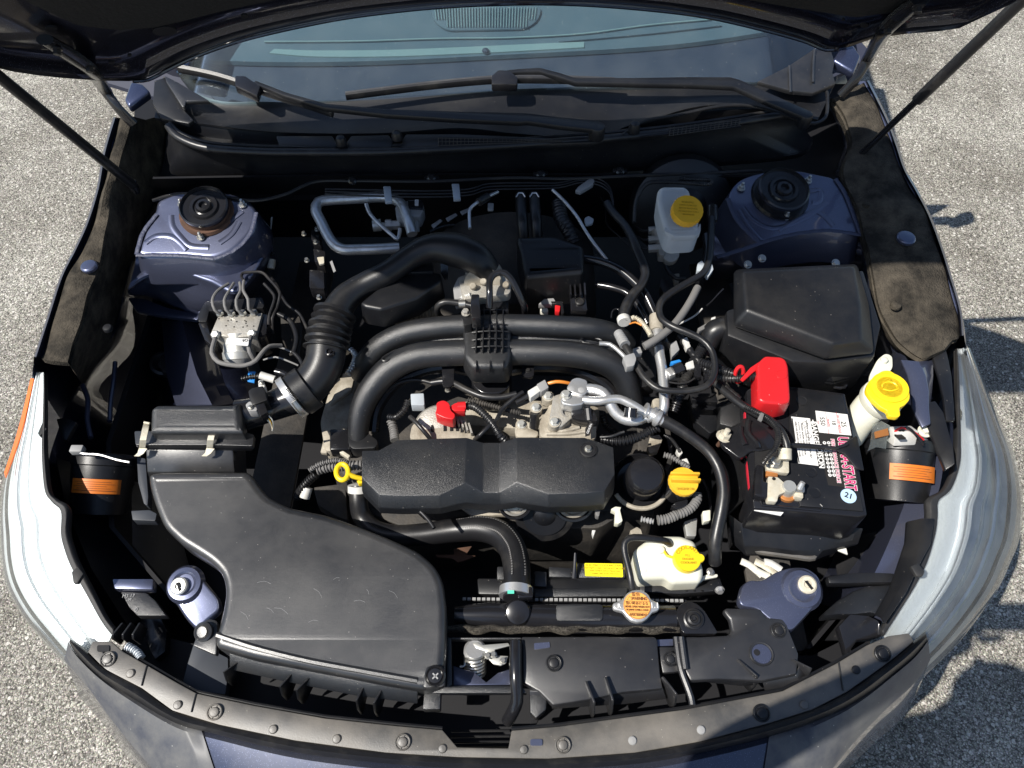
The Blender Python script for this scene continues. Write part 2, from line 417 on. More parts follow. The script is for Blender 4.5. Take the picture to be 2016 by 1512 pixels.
def cat(pts, step=0.008, closed=False, rad=None):
    """Catmull-Rom through points; rad interpolated alongside"""
    n = len(pts); out = []; ro = []
    rng = range(n) if closed else range(n - 1)
    for i in rng:
        if closed: p0, p1, p2, p3 = (pts[(i + k) % n] for k in (-1, 0, 1, 2))
        else: p0 = pts[max(i - 1, 0)]; p1 = pts[i]; p2 = pts[i + 1]; p3 = pts[min(i + 2, n - 1)]
        k = max(2, int((p2 - p1).length / step))
        d1, d2, d3 = (max((b - a).length, 1e-6) ** 0.5 for a, b in ((p0, p1), (p1, p2), (p2, p3)))
        m1 = (p2 - p0) * (d2 / (d1 + d2)) if i or closed else (p2 - p1) * 0.5
        m2 = (p3 - p1) * (d2 / (d2 + d3)) if i < n - 2 or closed else (p2 - p1) * 0.5
        for j in range(k):
            t = j / k; t2 = t * t; t3 = t2 * t
            out.append(p1 * (2 * t3 - 3 * t2 + 1) + m1 * (t3 - 2 * t2 + t) + p2 * (-2 * t3 + 3 * t2) + m2 * (t3 - t2))
            if rad: ro.append(rad[i] * (1 - t) + rad[(i + 1) % n] * t)
    if not closed:
        out.append(pts[-1])
        if rad: ro.append(rad[-1])
    return (out, ro) if rad else out
def sweep(path, rad, n=12, closed=False, caps=True, g=None, mi=0, flat=1.0, up=None):
    g = g or Geo()
    m = len(path)
    if not isinstance(rad, (list, tuple)): rad = [rad] * m
    tan = []
    for i in range(m):
        a = path[i - 1] if (i or closed) else path[0]
        b = path[(i + 1) % m] if (i < m - 1 or closed) else path[-1]
        d = b - a
        tan.append(d.normalized() if d.length > 1e-9 else Vector((0, 0, 1)))
    u = up or Vector((0, 0, 1))
    if abs(u.dot(tan[0])) > 0.95: u = Vector((1, 0, 0))
    nrm = (u - tan[0] * u.dot(tan[0])).normalized()
    vs = []
    for i in range(m):
        nrm = nrm - tan[i] * nrm.dot(tan[i])
        nrm = nrm.normalized() if nrm.length > 1e-6 else Vector((1, 0, 0))
        bi = tan[i].cross(nrm)
        for k in range(n):
            a = 2 * math.pi * k / n
            vs.append(path[i] + (nrm * (math.cos(a) * flat) + bi * math.sin(a)) * rad[i])
    fs = []
    for i in range(m if closed else m - 1):
        j = (i + 1) % m
        for k in range(n):
            q = (k + 1) % n
            fs.append((i * n + k, i * n + q, j * n + q, j * n + k))
    if caps and not closed:
        fs += [tuple(range(n - 1, -1, -1)), tuple((m - 1) * n + k for k in range(n))]
    g.add(vs, fs, mi)
    return g
def tube(pts, r, n=12, smooth=True, ribs=None, step=0.008, g=None, mi=0, caps=True, flat=1.0, closed=False):
    """r in metres, or list; ribs=(pitch, depth) makes it corrugated"""
    rl = r if isinstance(r, (list, tuple)) else [r] * len(pts)
    if ribs: step = ribs[0] / 4.0
    if smooth: path, rr = cat(pts, step, closed, list(rl))
    else: path, rr = list(pts), list(rl)
    if ribs:
        s = 0; out = []
        for i in range(len(path)):
            if i: s += (path[i] - path[i - 1]).length
            ph = (s / ribs[0]) % 1.0
            out.append(rr[i] + ribs[1] * (1 if ph < 0.5 else -1) * 0.5)
        rr = out
    return sweep(path, rr, n, closed=closed, caps=caps, g=g, mi=mi, flat=flat)
def frame(n, up=None):
    n = n.normalized(); u = up or Vector((0, 1, 0))
    if abs(u.dot(n)) > 0.95: u = Vector((1, 0, 0))
    x = u.cross(n).normalized(); y = n.cross(x)
    return x, y, n
def lathe(c, axis, prof, n=24, g=None, mi=0, flute=None, a0=0.0, a1=None):
    """prof = [(radius, height)...]; flute=(count, depth) for radii > flute[2]"""
    g = g or Geo(); x, y, z = frame(axis)
    vs = []
    for r, h in prof:
        for k in range(n):
            a = 2 * math.pi * k / n
            rr = r
            if flute and r >= flute[2] and (k % 2 == 0): rr = r - flute[1]
            vs.append(c + x * (math.cos(a) * rr) + y * (math.sin(a) * rr) + z * h)
    m = len(prof)
    fs = [(i * n + k, i * n + (k + 1) % n, (i + 1) * n + (k + 1) % n, (i + 1) * n + k) for i in range(m - 1) for k in range(n)]
    fs += [tuple(range(n - 1, -1, -1)), tuple((m - 1) * n + k for k in range(n))]
    g.add(vs, fs, mi)
    return g
def obox(c, sx, sy, sz, xd=None, zd=None, g=None, mi=0):
    g = g or Geo()
    z = (zd or Vector((0, 0, 1))).normalized(); xx = xd or Vector((1, 0, 0))
    xx = (xx - z * xx.dot(z)).normalized(); y = z.cross(xx)
    vs = [c + xx * (a * sx / 2) + y * (b * sy / 2) + z * (d * sz / 2) for d in (-1, 1) for a, b in ((-1, -1), (1, -1), (1, 1), (-1, 1))]
    g.add(vs, [(3, 2, 1, 0), (4, 5, 6, 7), (0, 1, 5, 4), (1, 2, 6, 5), (2, 3, 7, 6), (3, 0, 4, 7)], mi)
    return g
def hexb(c, axis, r, h, g=None, mi=0):
    g = g or Geo()
    lathe(c, axis, [(r * 1.35, 0), (r * 1.35, h * 0.22)], 16, g, mi)
    lathe(c, axis, [(r, h * 0.22), (r, h * 0.9), (r * 0.85, h)], 6, g, mi)
    return g
def stud(c, axis, r, h):                        # stud with flanged nut
    g = Geo(); lathe(c, axis, [(r * 1.7, 0), (r * 1.7, h * 0.12)], 16, g)
    lathe(c, axis, [(r * 1.25, h * 0.12), (r * 1.25, h * 0.5)], 6, g)
    lathe(c, axis, [(r * 0.6, h * 0.5), (r * 0.6, h), (r * 0.4, h * 1.05)], 10, g)
    return g
def rrect(cx, cy, w_, h_, r, rot=0, k=3):       # rounded rectangle in sheet coordinates
    out = []
    for sx, sy, a0 in ((1, 1, 0), (-1, 1, 90), (-1, -1, 180), (1, -1, 270)):
        for i in range(k + 1):
            a = R(a0 + 90 * i / k)
            x = sx * (w_ / 2 - r) + r * math.cos(a); y = sy * (h_ / 2 - r) + r * math.sin(a)
            out.append((cx + x * math.cos(rot) - y * math.sin(rot), cy + x * math.sin(rot) + y * math.cos(rot)))
    return out
def rounded(pts, r, k=3):
    """round the corners of a 2D sheet outline"""
    n = len(pts); out = []
    for i in range(n):
        a, b, c = Vector(pts[i - 1][:2]), Vector(pts[i][:2]), Vector(pts[(i + 1) % n][:2])
        d1, d2 = a - b, c - b
        q = min(r, d1.length * 0.45, d2.length * 0.45)
        p1, p2 = b + d1.normalized() * q, b + d2.normalized() * q
        for j in range(k + 1):
            t = j / k
            out.append(tuple(p1 * (1 - t) ** 2 + b * 2 * t * (1 - t) + p2 * t * t))
    return out
def words(s, c, size, xdir, ndir, m, parent, name='lettering', ext=0.0002, align='CENTER', sx=1.0, space=1.0, bold=0.0):
    cu = bpy.data.curves.new('t', 'FONT'); cu.body = s; cu.size = size; cu.align_x = align; cu.align_y = 'CENTER'
    cu.extrude = ext; cu.space_line = space; cu.offset = bold; cu.resolution_u = 3
    o = bpy.data.objects.new('t', cu); C.objects.link(o)
    dg = bpy.context.evaluated_depsgraph_get()
    me = bpy.data.meshes.new_from_object(o.evaluated_get(dg))
    bpy.data.objects.remove(o); bpy.data.curves.remove(cu)
    z = ndir.normalized(); x = (xdir - z * xdir.dot(z)).normalized(); y = z.cross(x)
    org = WL(parent)
    for v in me.vertices:
        p = v.co; v.co = c + x * (p.x * sx) + y * p.y + z * (p.z + 0.0004) - org
    me.materials.clear(); me.materials.append(MATS[m]); me.name = name
    q = bpy.data.objects.new(name, me); C.objects.link(q); q.parent = parent
    return q
UP = Vector((0, 0, 1))
# ------------------------------------------------------------------ ground
g = Geo(); N = 24
for s in [60]:
    g.add([(-s, -s, 0), (s, -s, 0), (s, s, 0), (-s, s, 0)], [(0, 1, 2, 3)])
ground = part('ground', g, 'asphalt'); ground['kind'] = 'structure'

# ------------------------------------------------------------------ the car body
car = thing('car', 'dark blue car seen from its front with the bonnet raised', 'car', (0, 0.9, 0))
FZ = (0.725, 0.235, 0)                          # height of the wing tops along the car
FZL = (0.71, 0.235, 0)

# bonnet: a crowned sheet leaning forward from its hinges
HB, HD, HN = Vector((0, 0.85, 1.05)), Vector((0, -0.616, 0.788)), Vector((0, 0.788, 0.616))
def crown(x): return 0.055 - 0.125 * abs(x / 0.80) ** 3.2
def HS(x, s, off=0.0): return HB + Vector((x, 0, 0)) + HD * s + HN * (crown(x) + off)
def hood_hit(px, py, off=0.0):
    d = ray(px, py); x = 0.0
    for _ in range(30):
        t = (HN.dot(HB - CAM) + crown(x) + off) / HN.dot(d)
        x = 0.5 * x + 0.5 * (CAM.x + t * d.x)
    p = CAM + d * t
    return x, HD.dot(p - HB), p
edge_px = [(-40, 118), (0, 130), (60, 143), (130, 151), (200, 157), (262, 159), (292, 156), (330, 137), (380, 113), (440, 90), (500, 72), (600, 49), (700, 31), (850, 14), (1008, 6),
           (1150, 8), (1300, 20), (1400, 34), (1500, 57), (1580, 79), (1625, 97), (1650, 96), (1702, 77), (1767, 66), (1830, 61), (1888, 52), (1949, 24), (1981, 4), (2020, -40)]
edge_xs = sorted([hood_hit(*q)[:2] for q in edge_px])
def interp(tab, x):
    if x <= tab[0][0]: return tab[0][1]
    for a, b in zip(tab, tab[1:]):
        if x <= b[0]: return a[1] + (b[1] - a[1]) * (x - a[0]) / max(b[0] - a[0], 1e-9)
    return tab[-1][1]
x0, x1 = edge_xs[0][0], edge_xs[-1][0]
cols = [x0 + (x1 - x0) * i / 90 for i in range(91)]
def hood_front(x): return 1.19 - 0.13 * (abs(x) / 0.8) ** 2.5
fr = [0, 0.012, 0.02, 0.05, 0.06, 0.09, 0.16, 0.3, 0.5, 0.7, 0.85, 1.0]
dz = [0.012, -0.004, -0.008, -0.008, 0.004, 0.010, 0.004, -0.006, -0.008, -0.006, 0.0, 0.012]
rows = []
for f, z_ in zip(fr, dz):
    rows.append([HS(x, interp(edge_xs, x) + f * (max(hood_front(x) - interp(edge_xs, x), 0.05)), z_) for x in cols])
hood_outer = [[HS(x, interp(edge_xs, x) + f * (max(hood_front(x) - interp(edge_xs, x), 0.05)), 0.026 if 0 < f < 1 else 0.014) for x in cols] for f in (1, 0.9, 0.5, 0.1, 0)]
hood = part('hood', loft(rows + hood_outer), 'paint_hood_shade', car, angle=50, label='raised bonnet, its dark underside showing')
g = Geo()                                       # sound liner, starting behind the rear frame
lin = sorted([(hood_hit(a, b)[0], hood_hit(a, b)[1]) for a, b in ((20, -30), (67, 0), (120, 25), (169, 38), (236, 44), (300, 40), (360, 27), (470, 0), (600, -25), (1400, -25), (1560, 0), (1680, 20), (1790, 5), (1850, -30))])
lc = [lin[0][0] + (lin[-1][0] - lin[0][0]) * i / 60 for i in range(61)]
loft([[HS(x, interp(lin, x) + f * (1.0 - interp(lin, x)), -0.012) for x in lc] for f in (0, 0.03, 0.3, 0.7, 1)], g=g, thick=0.008, tdir=HN)
part('hood_liner', g, 'liner', hood)
def hood_disc(name, px, py, rx, ry, m, off):
    x, s, p = hood_hit(px, py); g = Geo()
    ring = []
    for k in range(20):
        a = 2 * math.pi * k / 20
        ring.append(hood_hit(px + rx * math.cos(a), py + ry * math.sin(a), off)[2])
    prism(ring, 0.003, axis=HN, g=g)
    return part(name, g, m, hood)
for q in ((324, 62, 24, 9), (101, 58, 12, 5), (481, 33, 7, 4), (220, 124, 6, 3), (1702, 51, 8, 4), (1556, 3, 15, 6), (1660, 40, 3, 2), (255, 110, 4, 2)):
    hood_disc('hole', *q, 'void', -0.011)
bead = [hood_hit(a, b - 9, -0.004)[2] for a, b in edge_px[6:21]]
part('rear_flange', tube(bead, 0.006, 8, flat=0.5), 'paint_hood_shade', hood)
bead = [hood_hit(a, b + 1, -0.002)[2] for a, b in edge_px[5:22]]
part('edge_fold', tube(bead, 0.0035, 8), 'paint_hood_shade', hood)

def hinge(pts, bolts):
    g = Geo(); p3 = [hood_hit(a, b, -0.02)[2] if z is None else P(a, b, z) for a, b, z in pts]
    g = tube(p3, [0.014, 0.017, 0.014, 0.013, 0.012, 0.013][:len(p3)], 10, flat=0.6)
    h = part('hood_hinge', g, 'plastic_gloss', car)
    for a, b in bolts:
        part('bolt', hexb(hood_hit(a, b, -0.03)[2], -HN, 0.006, 0.010), 'dark_metal', h)
hinge([(88, 78, None), (135, 106, None), (180, 138, None), (205, 175, 1.02), (232, 212, 0.985), (262, 244, 0.95)], [(112, 95), (176, 130)])
hinge([(1812, 0, None), (1775, 28, None), (1742, 62, None), (1712, 110, 1.03), (1685, 155, 0.985), (1655, 188, 0.95)], [(1807, 12), (1748, 54)])
for a, b, s in (((262, 364), (0, 152), -1), ((1690, 308), (2016, -4), 1)):
    lo = P(a[0], a[1], (FZ[0] - 0.02, FZ[1], 0)); q = PX(b[0], b[1], s * 0.80); d = q - lo
    hi = lo + d * 1.25
    g = sweep([lo, lo + d * 0.58], 0.0065, 14)
    st = part('gas_strut', sweep([lo + d * 0.42 if s > 0 else lo + d * 0.0, hi], 0.0105 if s > 0 else 0.0095, 16), 'rubber', car)
    part('rod', g, 'plastic_gloss', st)
    part('ball_joint', lathe(lo, UP, [(0.006, -0.02), (0.009, -0.006), (0.009, 0.008), (0.004, 0.012)], 14), 'plastic_gloss', st)

# wings with their felt insulation strips
LO = [(236, 232), (216, 300), (203, 372), (182, 440), (158, 493), (131, 547), (105, 627), (80, 704)]
LR = [(262, 232), (240, 300), (224, 372), (210, 440), (200, 500), (176, 570), (156, 640), (132, 712)]
LI = [(330, 232), (325, 300), (312, 372), (296, 410), (263, 500), (246, 560), (220, 660), (158, 752)]
def strip(rows_px, zs, thick=0.004, dens=5):
    rr = []
    for r, z in zip(rows_px, zs):
        rr.append(cat([P(a, b, z) for a, b in r], 1.0))
    return rr
def rowsn(pxs, z, k=6):
    pts = [Vector((a, b, 0)) for a, b in pxs]; out = []
    for i in range(len(pts) - 1):
        p0, p1, p2, p3 = pts[max(i - 1, 0)], pts[i], pts[i + 1], pts[min(i + 2, len(pts) - 1)]
        for j in range(k):
            t = j / k
            q = 0.5 * ((2 * p1) + (p2 - p0) * t + (2 * p0 - 5 * p1 + 4 * p2 - p3) * t * t + (3 * p1 - p0 - 3 * p2 + p3) * t ** 3)
            out.append(P(q.x, q.y, z))
    out.append(P(pts[-1].x, pts[-1].y, z))
    return out
def zp(d): return (FZ[0] + d, FZ[1], FZ[2])
def wob(rows, amp):
    import mathutils
    for r in rows:
        for p in r: p.z += amp * mathutils.noise.noise(p * 14)
    return rows
lf = part('fender', loft([rowsn([(a + 14, b) for a, b in LO], zp(-0.03)), rowsn([(a + 1, b) for a, b in LO], zp(-0.022)), rowsn([(a - 9, b - 1) for a, b in LO], zp(0.0)), rowsn([(a - 13, b - 2) for a, b in LO], zp(-0.004)),
          [p + Vector((-0.035, 0, -0.06)) for p in rowsn([(a - 12, b - 2) for a, b in LO], zp(-0.004))],
          [p + Vector((-0.06, 0, -0.25)) for p in rowsn([(a - 12, b - 2) for a, b in LO], zp(-0.004))],
          [p + Vector((-0.03, 0, -0.6)) for p in rowsn([(a - 12, b - 2) for a, b in LO], zp(-0.004))]], thick=0.0), 'paint', car)
mid = [((a * 2 + c) / 3, (b * 2 + d) / 3) for (a, b), (c, d) in zip(LO, LR)]
M2 = [((a + c) / 2, (b + d) / 2) for (a, b), (c, d) in zip(LR, LI)]
lfelt = part('insulation_strip', loft(wob([rowsn(LO, zp(-0.02)), rowsn([(a + 3, b) for a, b in LO], zp(-0.006)), rowsn(mid, zp(0.002)), rowsn(LR, zp(-0.004)), rowsn([((a * 2 + c) / 3, (b * 2 + d) / 3) for (a, b), (c, d) in zip(LR, LI)], zp(-0.055)), rowsn([((a + c * 2) / 3, (b + d * 2) / 3) for (a, b), (c, d) in zip(LR, LI)], zp(-0.12)), rowsn(LI, zp(-0.18))], 0.010), thick=0.012), 'felt', lf, angle=60)
RO = [(1702, 160), (1738, 232), (1758, 285), (1775, 335), (1800, 380), (1823, 425), (1845, 482), (1864, 542), (1884, 612), (1889, 662)]
RI = [(1636, 190), (1660, 240), (1672, 285), (1655, 335), (1675, 385), (1690, 430), (1702, 485), (1712, 540), (1730, 612), (1752, 662)]
RM = [(a * 0.5 + c * 0.5, b * 0.5 + d * 0.5) for (a, b), (c, d) in zip(RO, RI)]
rf = part('fender', loft([rowsn([(a - 12, b) for a, b in RO], zp(-0.03)), rowsn(RO, zp(-0.024)), rowsn([(a + 5, b - 1) for a, b in RO], zp(0.0)), rowsn([(a + 9, b - 2) for a, b in RO], zp(-0.004)),
          [p + Vector((0.035, 0, -0.06)) for p in rowsn([(a + 9, b - 2) for a, b in RO], zp(-0.004))],
          [p + Vector((0.06, 0, -0.25)) for p in rowsn([(a + 9, b - 2) for a, b in RO], zp(-0.004))],
          [p + Vector((0.03, 0, -0.6)) for p in rowsn([(a + 9, b - 2) for a, b in RO], zp(-0.004))]]), 'paint', car)
ext_o = RO + [(1880, 668), (1862, 690)]
ext_m = RM + [(1830, 690), (1830, 703)]
ext_i = RI + [(1783, 690), (1812, 711)]
rfelt = part('insulation_strip', loft(wob([rowsn(ext_o, zp(-0.02)), rowsn([(a - 4, b) for a, b in ext_o], zp(-0.006)), rowsn(ext_m, zp(0.0)), rowsn([(a + 6, b) for a, b in ext_i], zp(-0.012)), rowsn(ext_i, zp(-0.03))], 0.010), thick=0.012), 'felt', rf, angle=60)
def button(px, py, r, m, par, z, name='plug'):
    p = P(px, py, z); k = mpp(p)
    part(name, lathe(p, UP, [(r * k * 1.15, -0.004), (r * k * 1.15, 0.001), (r * k, 0.0035), (r * k * 0.9, 0.004)], 24), m, par)
button(175, 524, 14, 'paint_inner', lfelt, zp(0.003)); button(1784, 468, 16, 'paint_inner', rfelt, zp(0.002))
button(1764, 601, 9, 'felt', rfelt, zp(0.004)); button(212, 646, 8, 'void', lfelt, zp(-0.03)); button(1706, 402, 7, 'felt', rfelt, zp(0.006))

# inner wings and the sump of darkness below
def flr(px, py, z): return P(px, py, z)
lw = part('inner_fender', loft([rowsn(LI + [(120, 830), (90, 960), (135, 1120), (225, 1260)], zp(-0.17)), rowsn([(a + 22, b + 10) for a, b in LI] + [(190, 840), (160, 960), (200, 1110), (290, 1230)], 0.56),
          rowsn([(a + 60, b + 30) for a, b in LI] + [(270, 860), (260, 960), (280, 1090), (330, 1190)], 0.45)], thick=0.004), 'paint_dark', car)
rw = part('inner_fender', loft([rowsn(RI + [(1800, 730), (1850, 850), (1850, 960), (1790, 1100), (1730, 1240)], zp(-0.045)), rowsn([(a - 16, b + 8) for a, b in RI] + [(1770, 760), (1800, 850), (1790, 960), (1740, 1090), (1680, 1210)], 0.68),
          rowsn([(a - 50, b + 20) for a, b in RI] + [(1700, 790), (1720, 850), (1700, 960), (1650, 1080), (1600, 1180)], 0.45)], thick=0.004), 'paint_inner', car)
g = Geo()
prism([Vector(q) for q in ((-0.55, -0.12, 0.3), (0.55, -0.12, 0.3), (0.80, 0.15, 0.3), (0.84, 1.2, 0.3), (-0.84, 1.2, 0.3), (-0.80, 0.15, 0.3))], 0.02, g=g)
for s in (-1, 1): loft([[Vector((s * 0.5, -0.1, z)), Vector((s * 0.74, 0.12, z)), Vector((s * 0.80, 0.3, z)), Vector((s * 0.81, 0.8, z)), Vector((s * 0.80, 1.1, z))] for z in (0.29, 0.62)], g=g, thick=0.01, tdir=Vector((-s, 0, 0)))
part('undertray', g, 'void', car)  # near-black floor and walls: deep shade of the bay put into the colour
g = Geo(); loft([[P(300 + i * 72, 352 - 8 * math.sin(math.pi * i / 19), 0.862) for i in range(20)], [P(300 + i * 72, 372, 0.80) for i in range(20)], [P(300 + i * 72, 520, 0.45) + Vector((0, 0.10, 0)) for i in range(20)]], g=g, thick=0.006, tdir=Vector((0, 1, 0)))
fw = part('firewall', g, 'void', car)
for s in (-1, 1):
    g = Geo(); loft([[Vector((s * 0.42, y, 0.60)), Vector((s * 0.50, y, 0.61)), Vector((s * 0.52, y, 0.5))] for y in (-0.1, 0.2, 0.5, 0.8)], g=g, thick=0.01)
    part('frame_rail', g, 'grimy', car, bevel=0.004)  # dark tone also stands in for the shade low in the bay

# strut towers
def tower(key, top, hump, capc, rpx, nuts, zt, seams, cap_m, zh=None):
    SL = 0.30; zt -= 0.124
    T = (zt, SL, 0)
    g = Geo(); prism(V(key, rounded(top, 60, 4), T), 0.07, 0.02, g=g)
    t = part('strut_tower', g, 'paint_inner', car, bevel=0.012, seg=4, angle=60)
    g = Geo(); rr = [V(key, r, z) for r, z in hump]
    rr2 = []
    for r in rr: rr2.append(cat(r, 0.02) if False else r)
    def dens(r, k=8):
        out = []
        for i in range(len(r) - 1):
            p0, p1, p2, p3 = r[max(i - 1, 0)], r[i], r[i + 1], r[min(i + 2, len(r) - 1)]
            for j in range(k):
                u = j / k
                out.append(0.5 * ((2 * p1) + (p2 - p0) * u + (2 * p0 - 5 * p1 + 4 * p2 - p3) * u * u + (3 * p1 - p0 - 3 * p2 + p3) * u ** 3))
        return out + [r[-1]]
    rr = [dens(r) for r in rr]
    # smooth the other way too
    nr = []
    for i in range(len(rr) - 1):
        for j in range(5):
            u = j / 5
            row = []
            for k in range(len(rr[0])):
                p0, p1, p2, p3 = rr[max(i - 1, 0)][k], rr[i][k], rr[i + 1][k], rr[min(i + 2, len(rr) - 1)][k]
                row.append(0.5 * ((2 * p1) + (p2 - p0) * u + (2 * p0 - 5 * p1 + 4 * p2 - p3) * u * u + (3 * p1 - p0 - 3 * p2 + p3) * u ** 3))
            nr.append(row)
    nr.append(rr[-1])
    part('wheelhouse', loft(nr, g=g, thick=0.004), 'paint_inner', t, angle=60)
    for s in seams:
        sp = cat(V(key, s, (zt + 0.002, SL, 0)), 0.004)
        import mathutils
        for i, p in enumerate(sp): p.z += 0.0012 * mathutils.noise.noise(p * 160)
        part('weld_seam', sweep(sp, 0.0048, 8, flat=0.4), 'seam_sealer', t)
    c = P(capc[0], capc[1], (zt + 0.012, SL, 0)); k = mpp(c) * rpx
    ax = Vector((0.04, -0.22, 1)).normalized()
    cp = part('strut_mount', lathe(c, ax, [(k * 1.12, -0.022), (k * 1.16, -0.012), (k * 1.1, -0.006), (k * 0.98, -0.006), (k * 0.98, 0.004)], 40), cap_m, t)
    part('cap', lathe(c, ax, [(k * 0.97, 0.0), (k * 1.0, 0.004), (k * 1.0, 0.012), (k * 0.94, 0.014), (k * 0.91, 0.008), (k * 0.62, 0.007), (k * 0.56, 0.012), (k * 0.44, 0.012), (k * 0.40, 0.008), (k * 0.34, 0.009), (k * 0.29, 0.015), (k * 0.17, 0.016), (k * 0.15, 0.010), (k * 0.02, 0.010)], 44), 'plastic_gloss', t)
    for a, b in nuts:
        part('nut', stud(P(a, b, (zt + 0.002, SL, 0)), Vector((0.05, -0.1, 1)), 0.0048, 0.016), 'steel', t)
    return t
tl = tower('A4', [(840, 40), (830, 110), (745, 250), (700, 400), (760, 415), (1000, 410), (1215, 430), (1350, 370), (1470, 250), (1500, 130), (1440, 40), (1300, -10), (1000, -20)],
      [([(700, 400), (850, 415), (1000, 415), (1215, 440), (1400, 340), (1500, 150)], 0.800), ([(690, 480), (850, 445), (1000, 442), (1230, 485), (1430, 440), (1550, 180)], 0.784),
       ([(655, 610), (780, 535), (960, 510), (1180, 565), (1390, 620), (1590, 300)], 0.790), ([(642, 640), (780, 570), (960, 552), (1175, 625), (1390, 670), (1610, 380)], 0.768), ([(650, 670), (790, 670), (960, 730), (1150, 785), (1380, 770), (1640, 450)], 0.69), ([(700, 690), (800, 720), (950, 790), (1120, 830), (1370, 830), (1660, 500)], 0.56)],
      (404, 412), 47, [(396, 468), (478, 404), (358, 403)], 0.775, [[(835, 140), (745, 260), (700, 405)], [(700, 408), (850, 408), (1000, 412), (1215, 432)], [(1215, 432), (1350, 375), (1450, 270), (1492, 130)]], 'rust')
tr = tower('A3', [(570, 960), (620, 880), (720, 840), (900, 825), (1090, 865), (1130, 910), (1195, 1040), (1225, 1140), (1060, 1120), (880, 1140), (730, 1180), (640, 1100)],
      [([(560, 980), (640, 1110), (730, 1190), (880, 1150), (1060, 1130), (1230, 1150)], 0.800), ([(530, 1080), (620, 1180), (730, 1215), (900, 1185), (1080, 1165), (1240, 1190)], 0.782),
       ([(500, 1180), (600, 1240), (740, 1235), (900, 1215), (1080, 1215), (1250, 1250)], 0.765), ([(480, 1280), (600, 1300), (740, 1270), (900, 1260), (1080, 1260), (1255, 1300)], 0.72), ([(470, 1360), (600, 1370), (740, 1340), (900, 1330), (1080, 1330), (1260, 1360)], 0.56)],
      (1540, 378), 50, [(1547, 428), (1459, 371), (1590, 357)], 0.775, [[(575, 965), (620, 1070), (730, 1183)], [(730, 1183), (880, 1143), (1060, 1122), (1225, 1143)], [(1100, 870), (1150, 950), (1225, 1143)], [(730, 1183), (640, 1215), (520, 1250)]], 'plastic_gloss')
for q in ([(930, 150), (940, 220), (1000, 300), (1060, 350), (1180, 360)], [(760, 330), (830, 285), (930, 285), (990, 320), (1040, 375)], [(1240, 200), (1330, 170), (1400, 120)], [(1250, 330), (1330, 270), (1380, 190)]):
    part('pressed_bead', sweep(cat(V('A4', q, (0.6505, 0.30, 0)), 0.006), 0.007, 10, flat=0.42), 'paint_inner', tl)
for q in ([(970, 930), (1025, 925), (1020, 980), (985, 985)], [(650, 1010), (700, 1070), (800, 1110), (950, 1060), (1060, 980)], [(820, 1120), (920, 1060), (1010, 1030), (1090, 1100)], [(740, 1170), (680, 1100), (630, 1020)]):
    part('pressed_bead', sweep(cat(V('A3', q, (0.6505, 0.30, 0)), 0.006), 0.006, 10, flat=0.42), 'paint_inner', tr)
for a, b in ((1472, 521), (1500, 509), (1645, 518)):
    part('bolt', hexb(P(a, b, 0.83), Vector((0, -0.5, 1)), 0.006, 0.006), 'steel', tr)

# apron pieces in the left well
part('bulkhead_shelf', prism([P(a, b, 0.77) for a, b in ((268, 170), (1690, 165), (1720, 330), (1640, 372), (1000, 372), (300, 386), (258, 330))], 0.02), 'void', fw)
part('apron_panel', prism(V('A4', rounded([(640, 690), (760, 700), (905, 760), (1120, 800), (1110, 840), (890, 815), (700, 780)], 20), 0.66), 0.01), 'paint_inner', car, bevel=0.003)
part('apron_panel', loft([V('A4', [(870, 850), (880, 1000), (900, 1200), (960, 1400)], 0.60), V('A4', [(1000, 840), (1040, 1000), (1100, 1200), (1200, 1400)], 0.64), V('A4', [(1250, 900), (1300, 1050), (1350, 1200), (1400, 1380)], 0.56)], thick=0.006), 'paint_inner', car, angle=60)
part('apron_rib', tube(V('A4', [(560, 1120), (550, 1250), (530, 1400), (525, 1512)], 0.62), 0.005, 8), 'paint_inner', car)
part('apron_rib', tube(V('A4', [(345, 1270), (380, 1370), (375, 1500), (400, 1620)], 0.66), 0.005, 8), 'paint_inner', car)

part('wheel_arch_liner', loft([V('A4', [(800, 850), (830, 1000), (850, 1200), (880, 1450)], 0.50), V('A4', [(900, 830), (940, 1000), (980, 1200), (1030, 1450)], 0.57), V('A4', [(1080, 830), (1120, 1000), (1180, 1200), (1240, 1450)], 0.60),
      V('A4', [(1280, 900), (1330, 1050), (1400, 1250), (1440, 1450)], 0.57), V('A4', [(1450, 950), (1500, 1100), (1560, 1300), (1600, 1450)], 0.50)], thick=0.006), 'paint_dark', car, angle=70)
part('liner_boss', lathe(v1('A4', 880, 1130, 0.585), Vector((0.3, -0.2, 1)), [(0.028, -0.01), (0.028, 0.004), (0.022, 0.006), (0.012, -0.002), (0.001, -0.002)], 26), 'plastic', car)
part('well_fill_panel', loft([V('O', [(110, 900), (130, 1000), (180, 1120), (250, 1230)], 0.62), V('O', [(220, 940), (240, 1020), (270, 1110), (320, 1200)], 0.54), V('O', [(330, 960), (350, 1040), (370, 1110), (400, 1180)], 0.50)], thick=0.006), 'plastic_panel', car, angle=70)  # added floor panel, lends fill light to the dark left well
part('well_fill_panel', loft([V('O', [(1640, 1060), (1650, 1130), (1640, 1190), (1600, 1260)], 0.55), V('O', [(1710, 1050), (1720, 1120), (1700, 1190), (1660, 1260)], 0.60), V('O', [(1800, 1030), (1790, 1110), (1760, 1180), (1720, 1240)], 0.66)], thick=0.006), 'plastic_panel', car, angle=70)  # likewise added to lift the dark well on the right
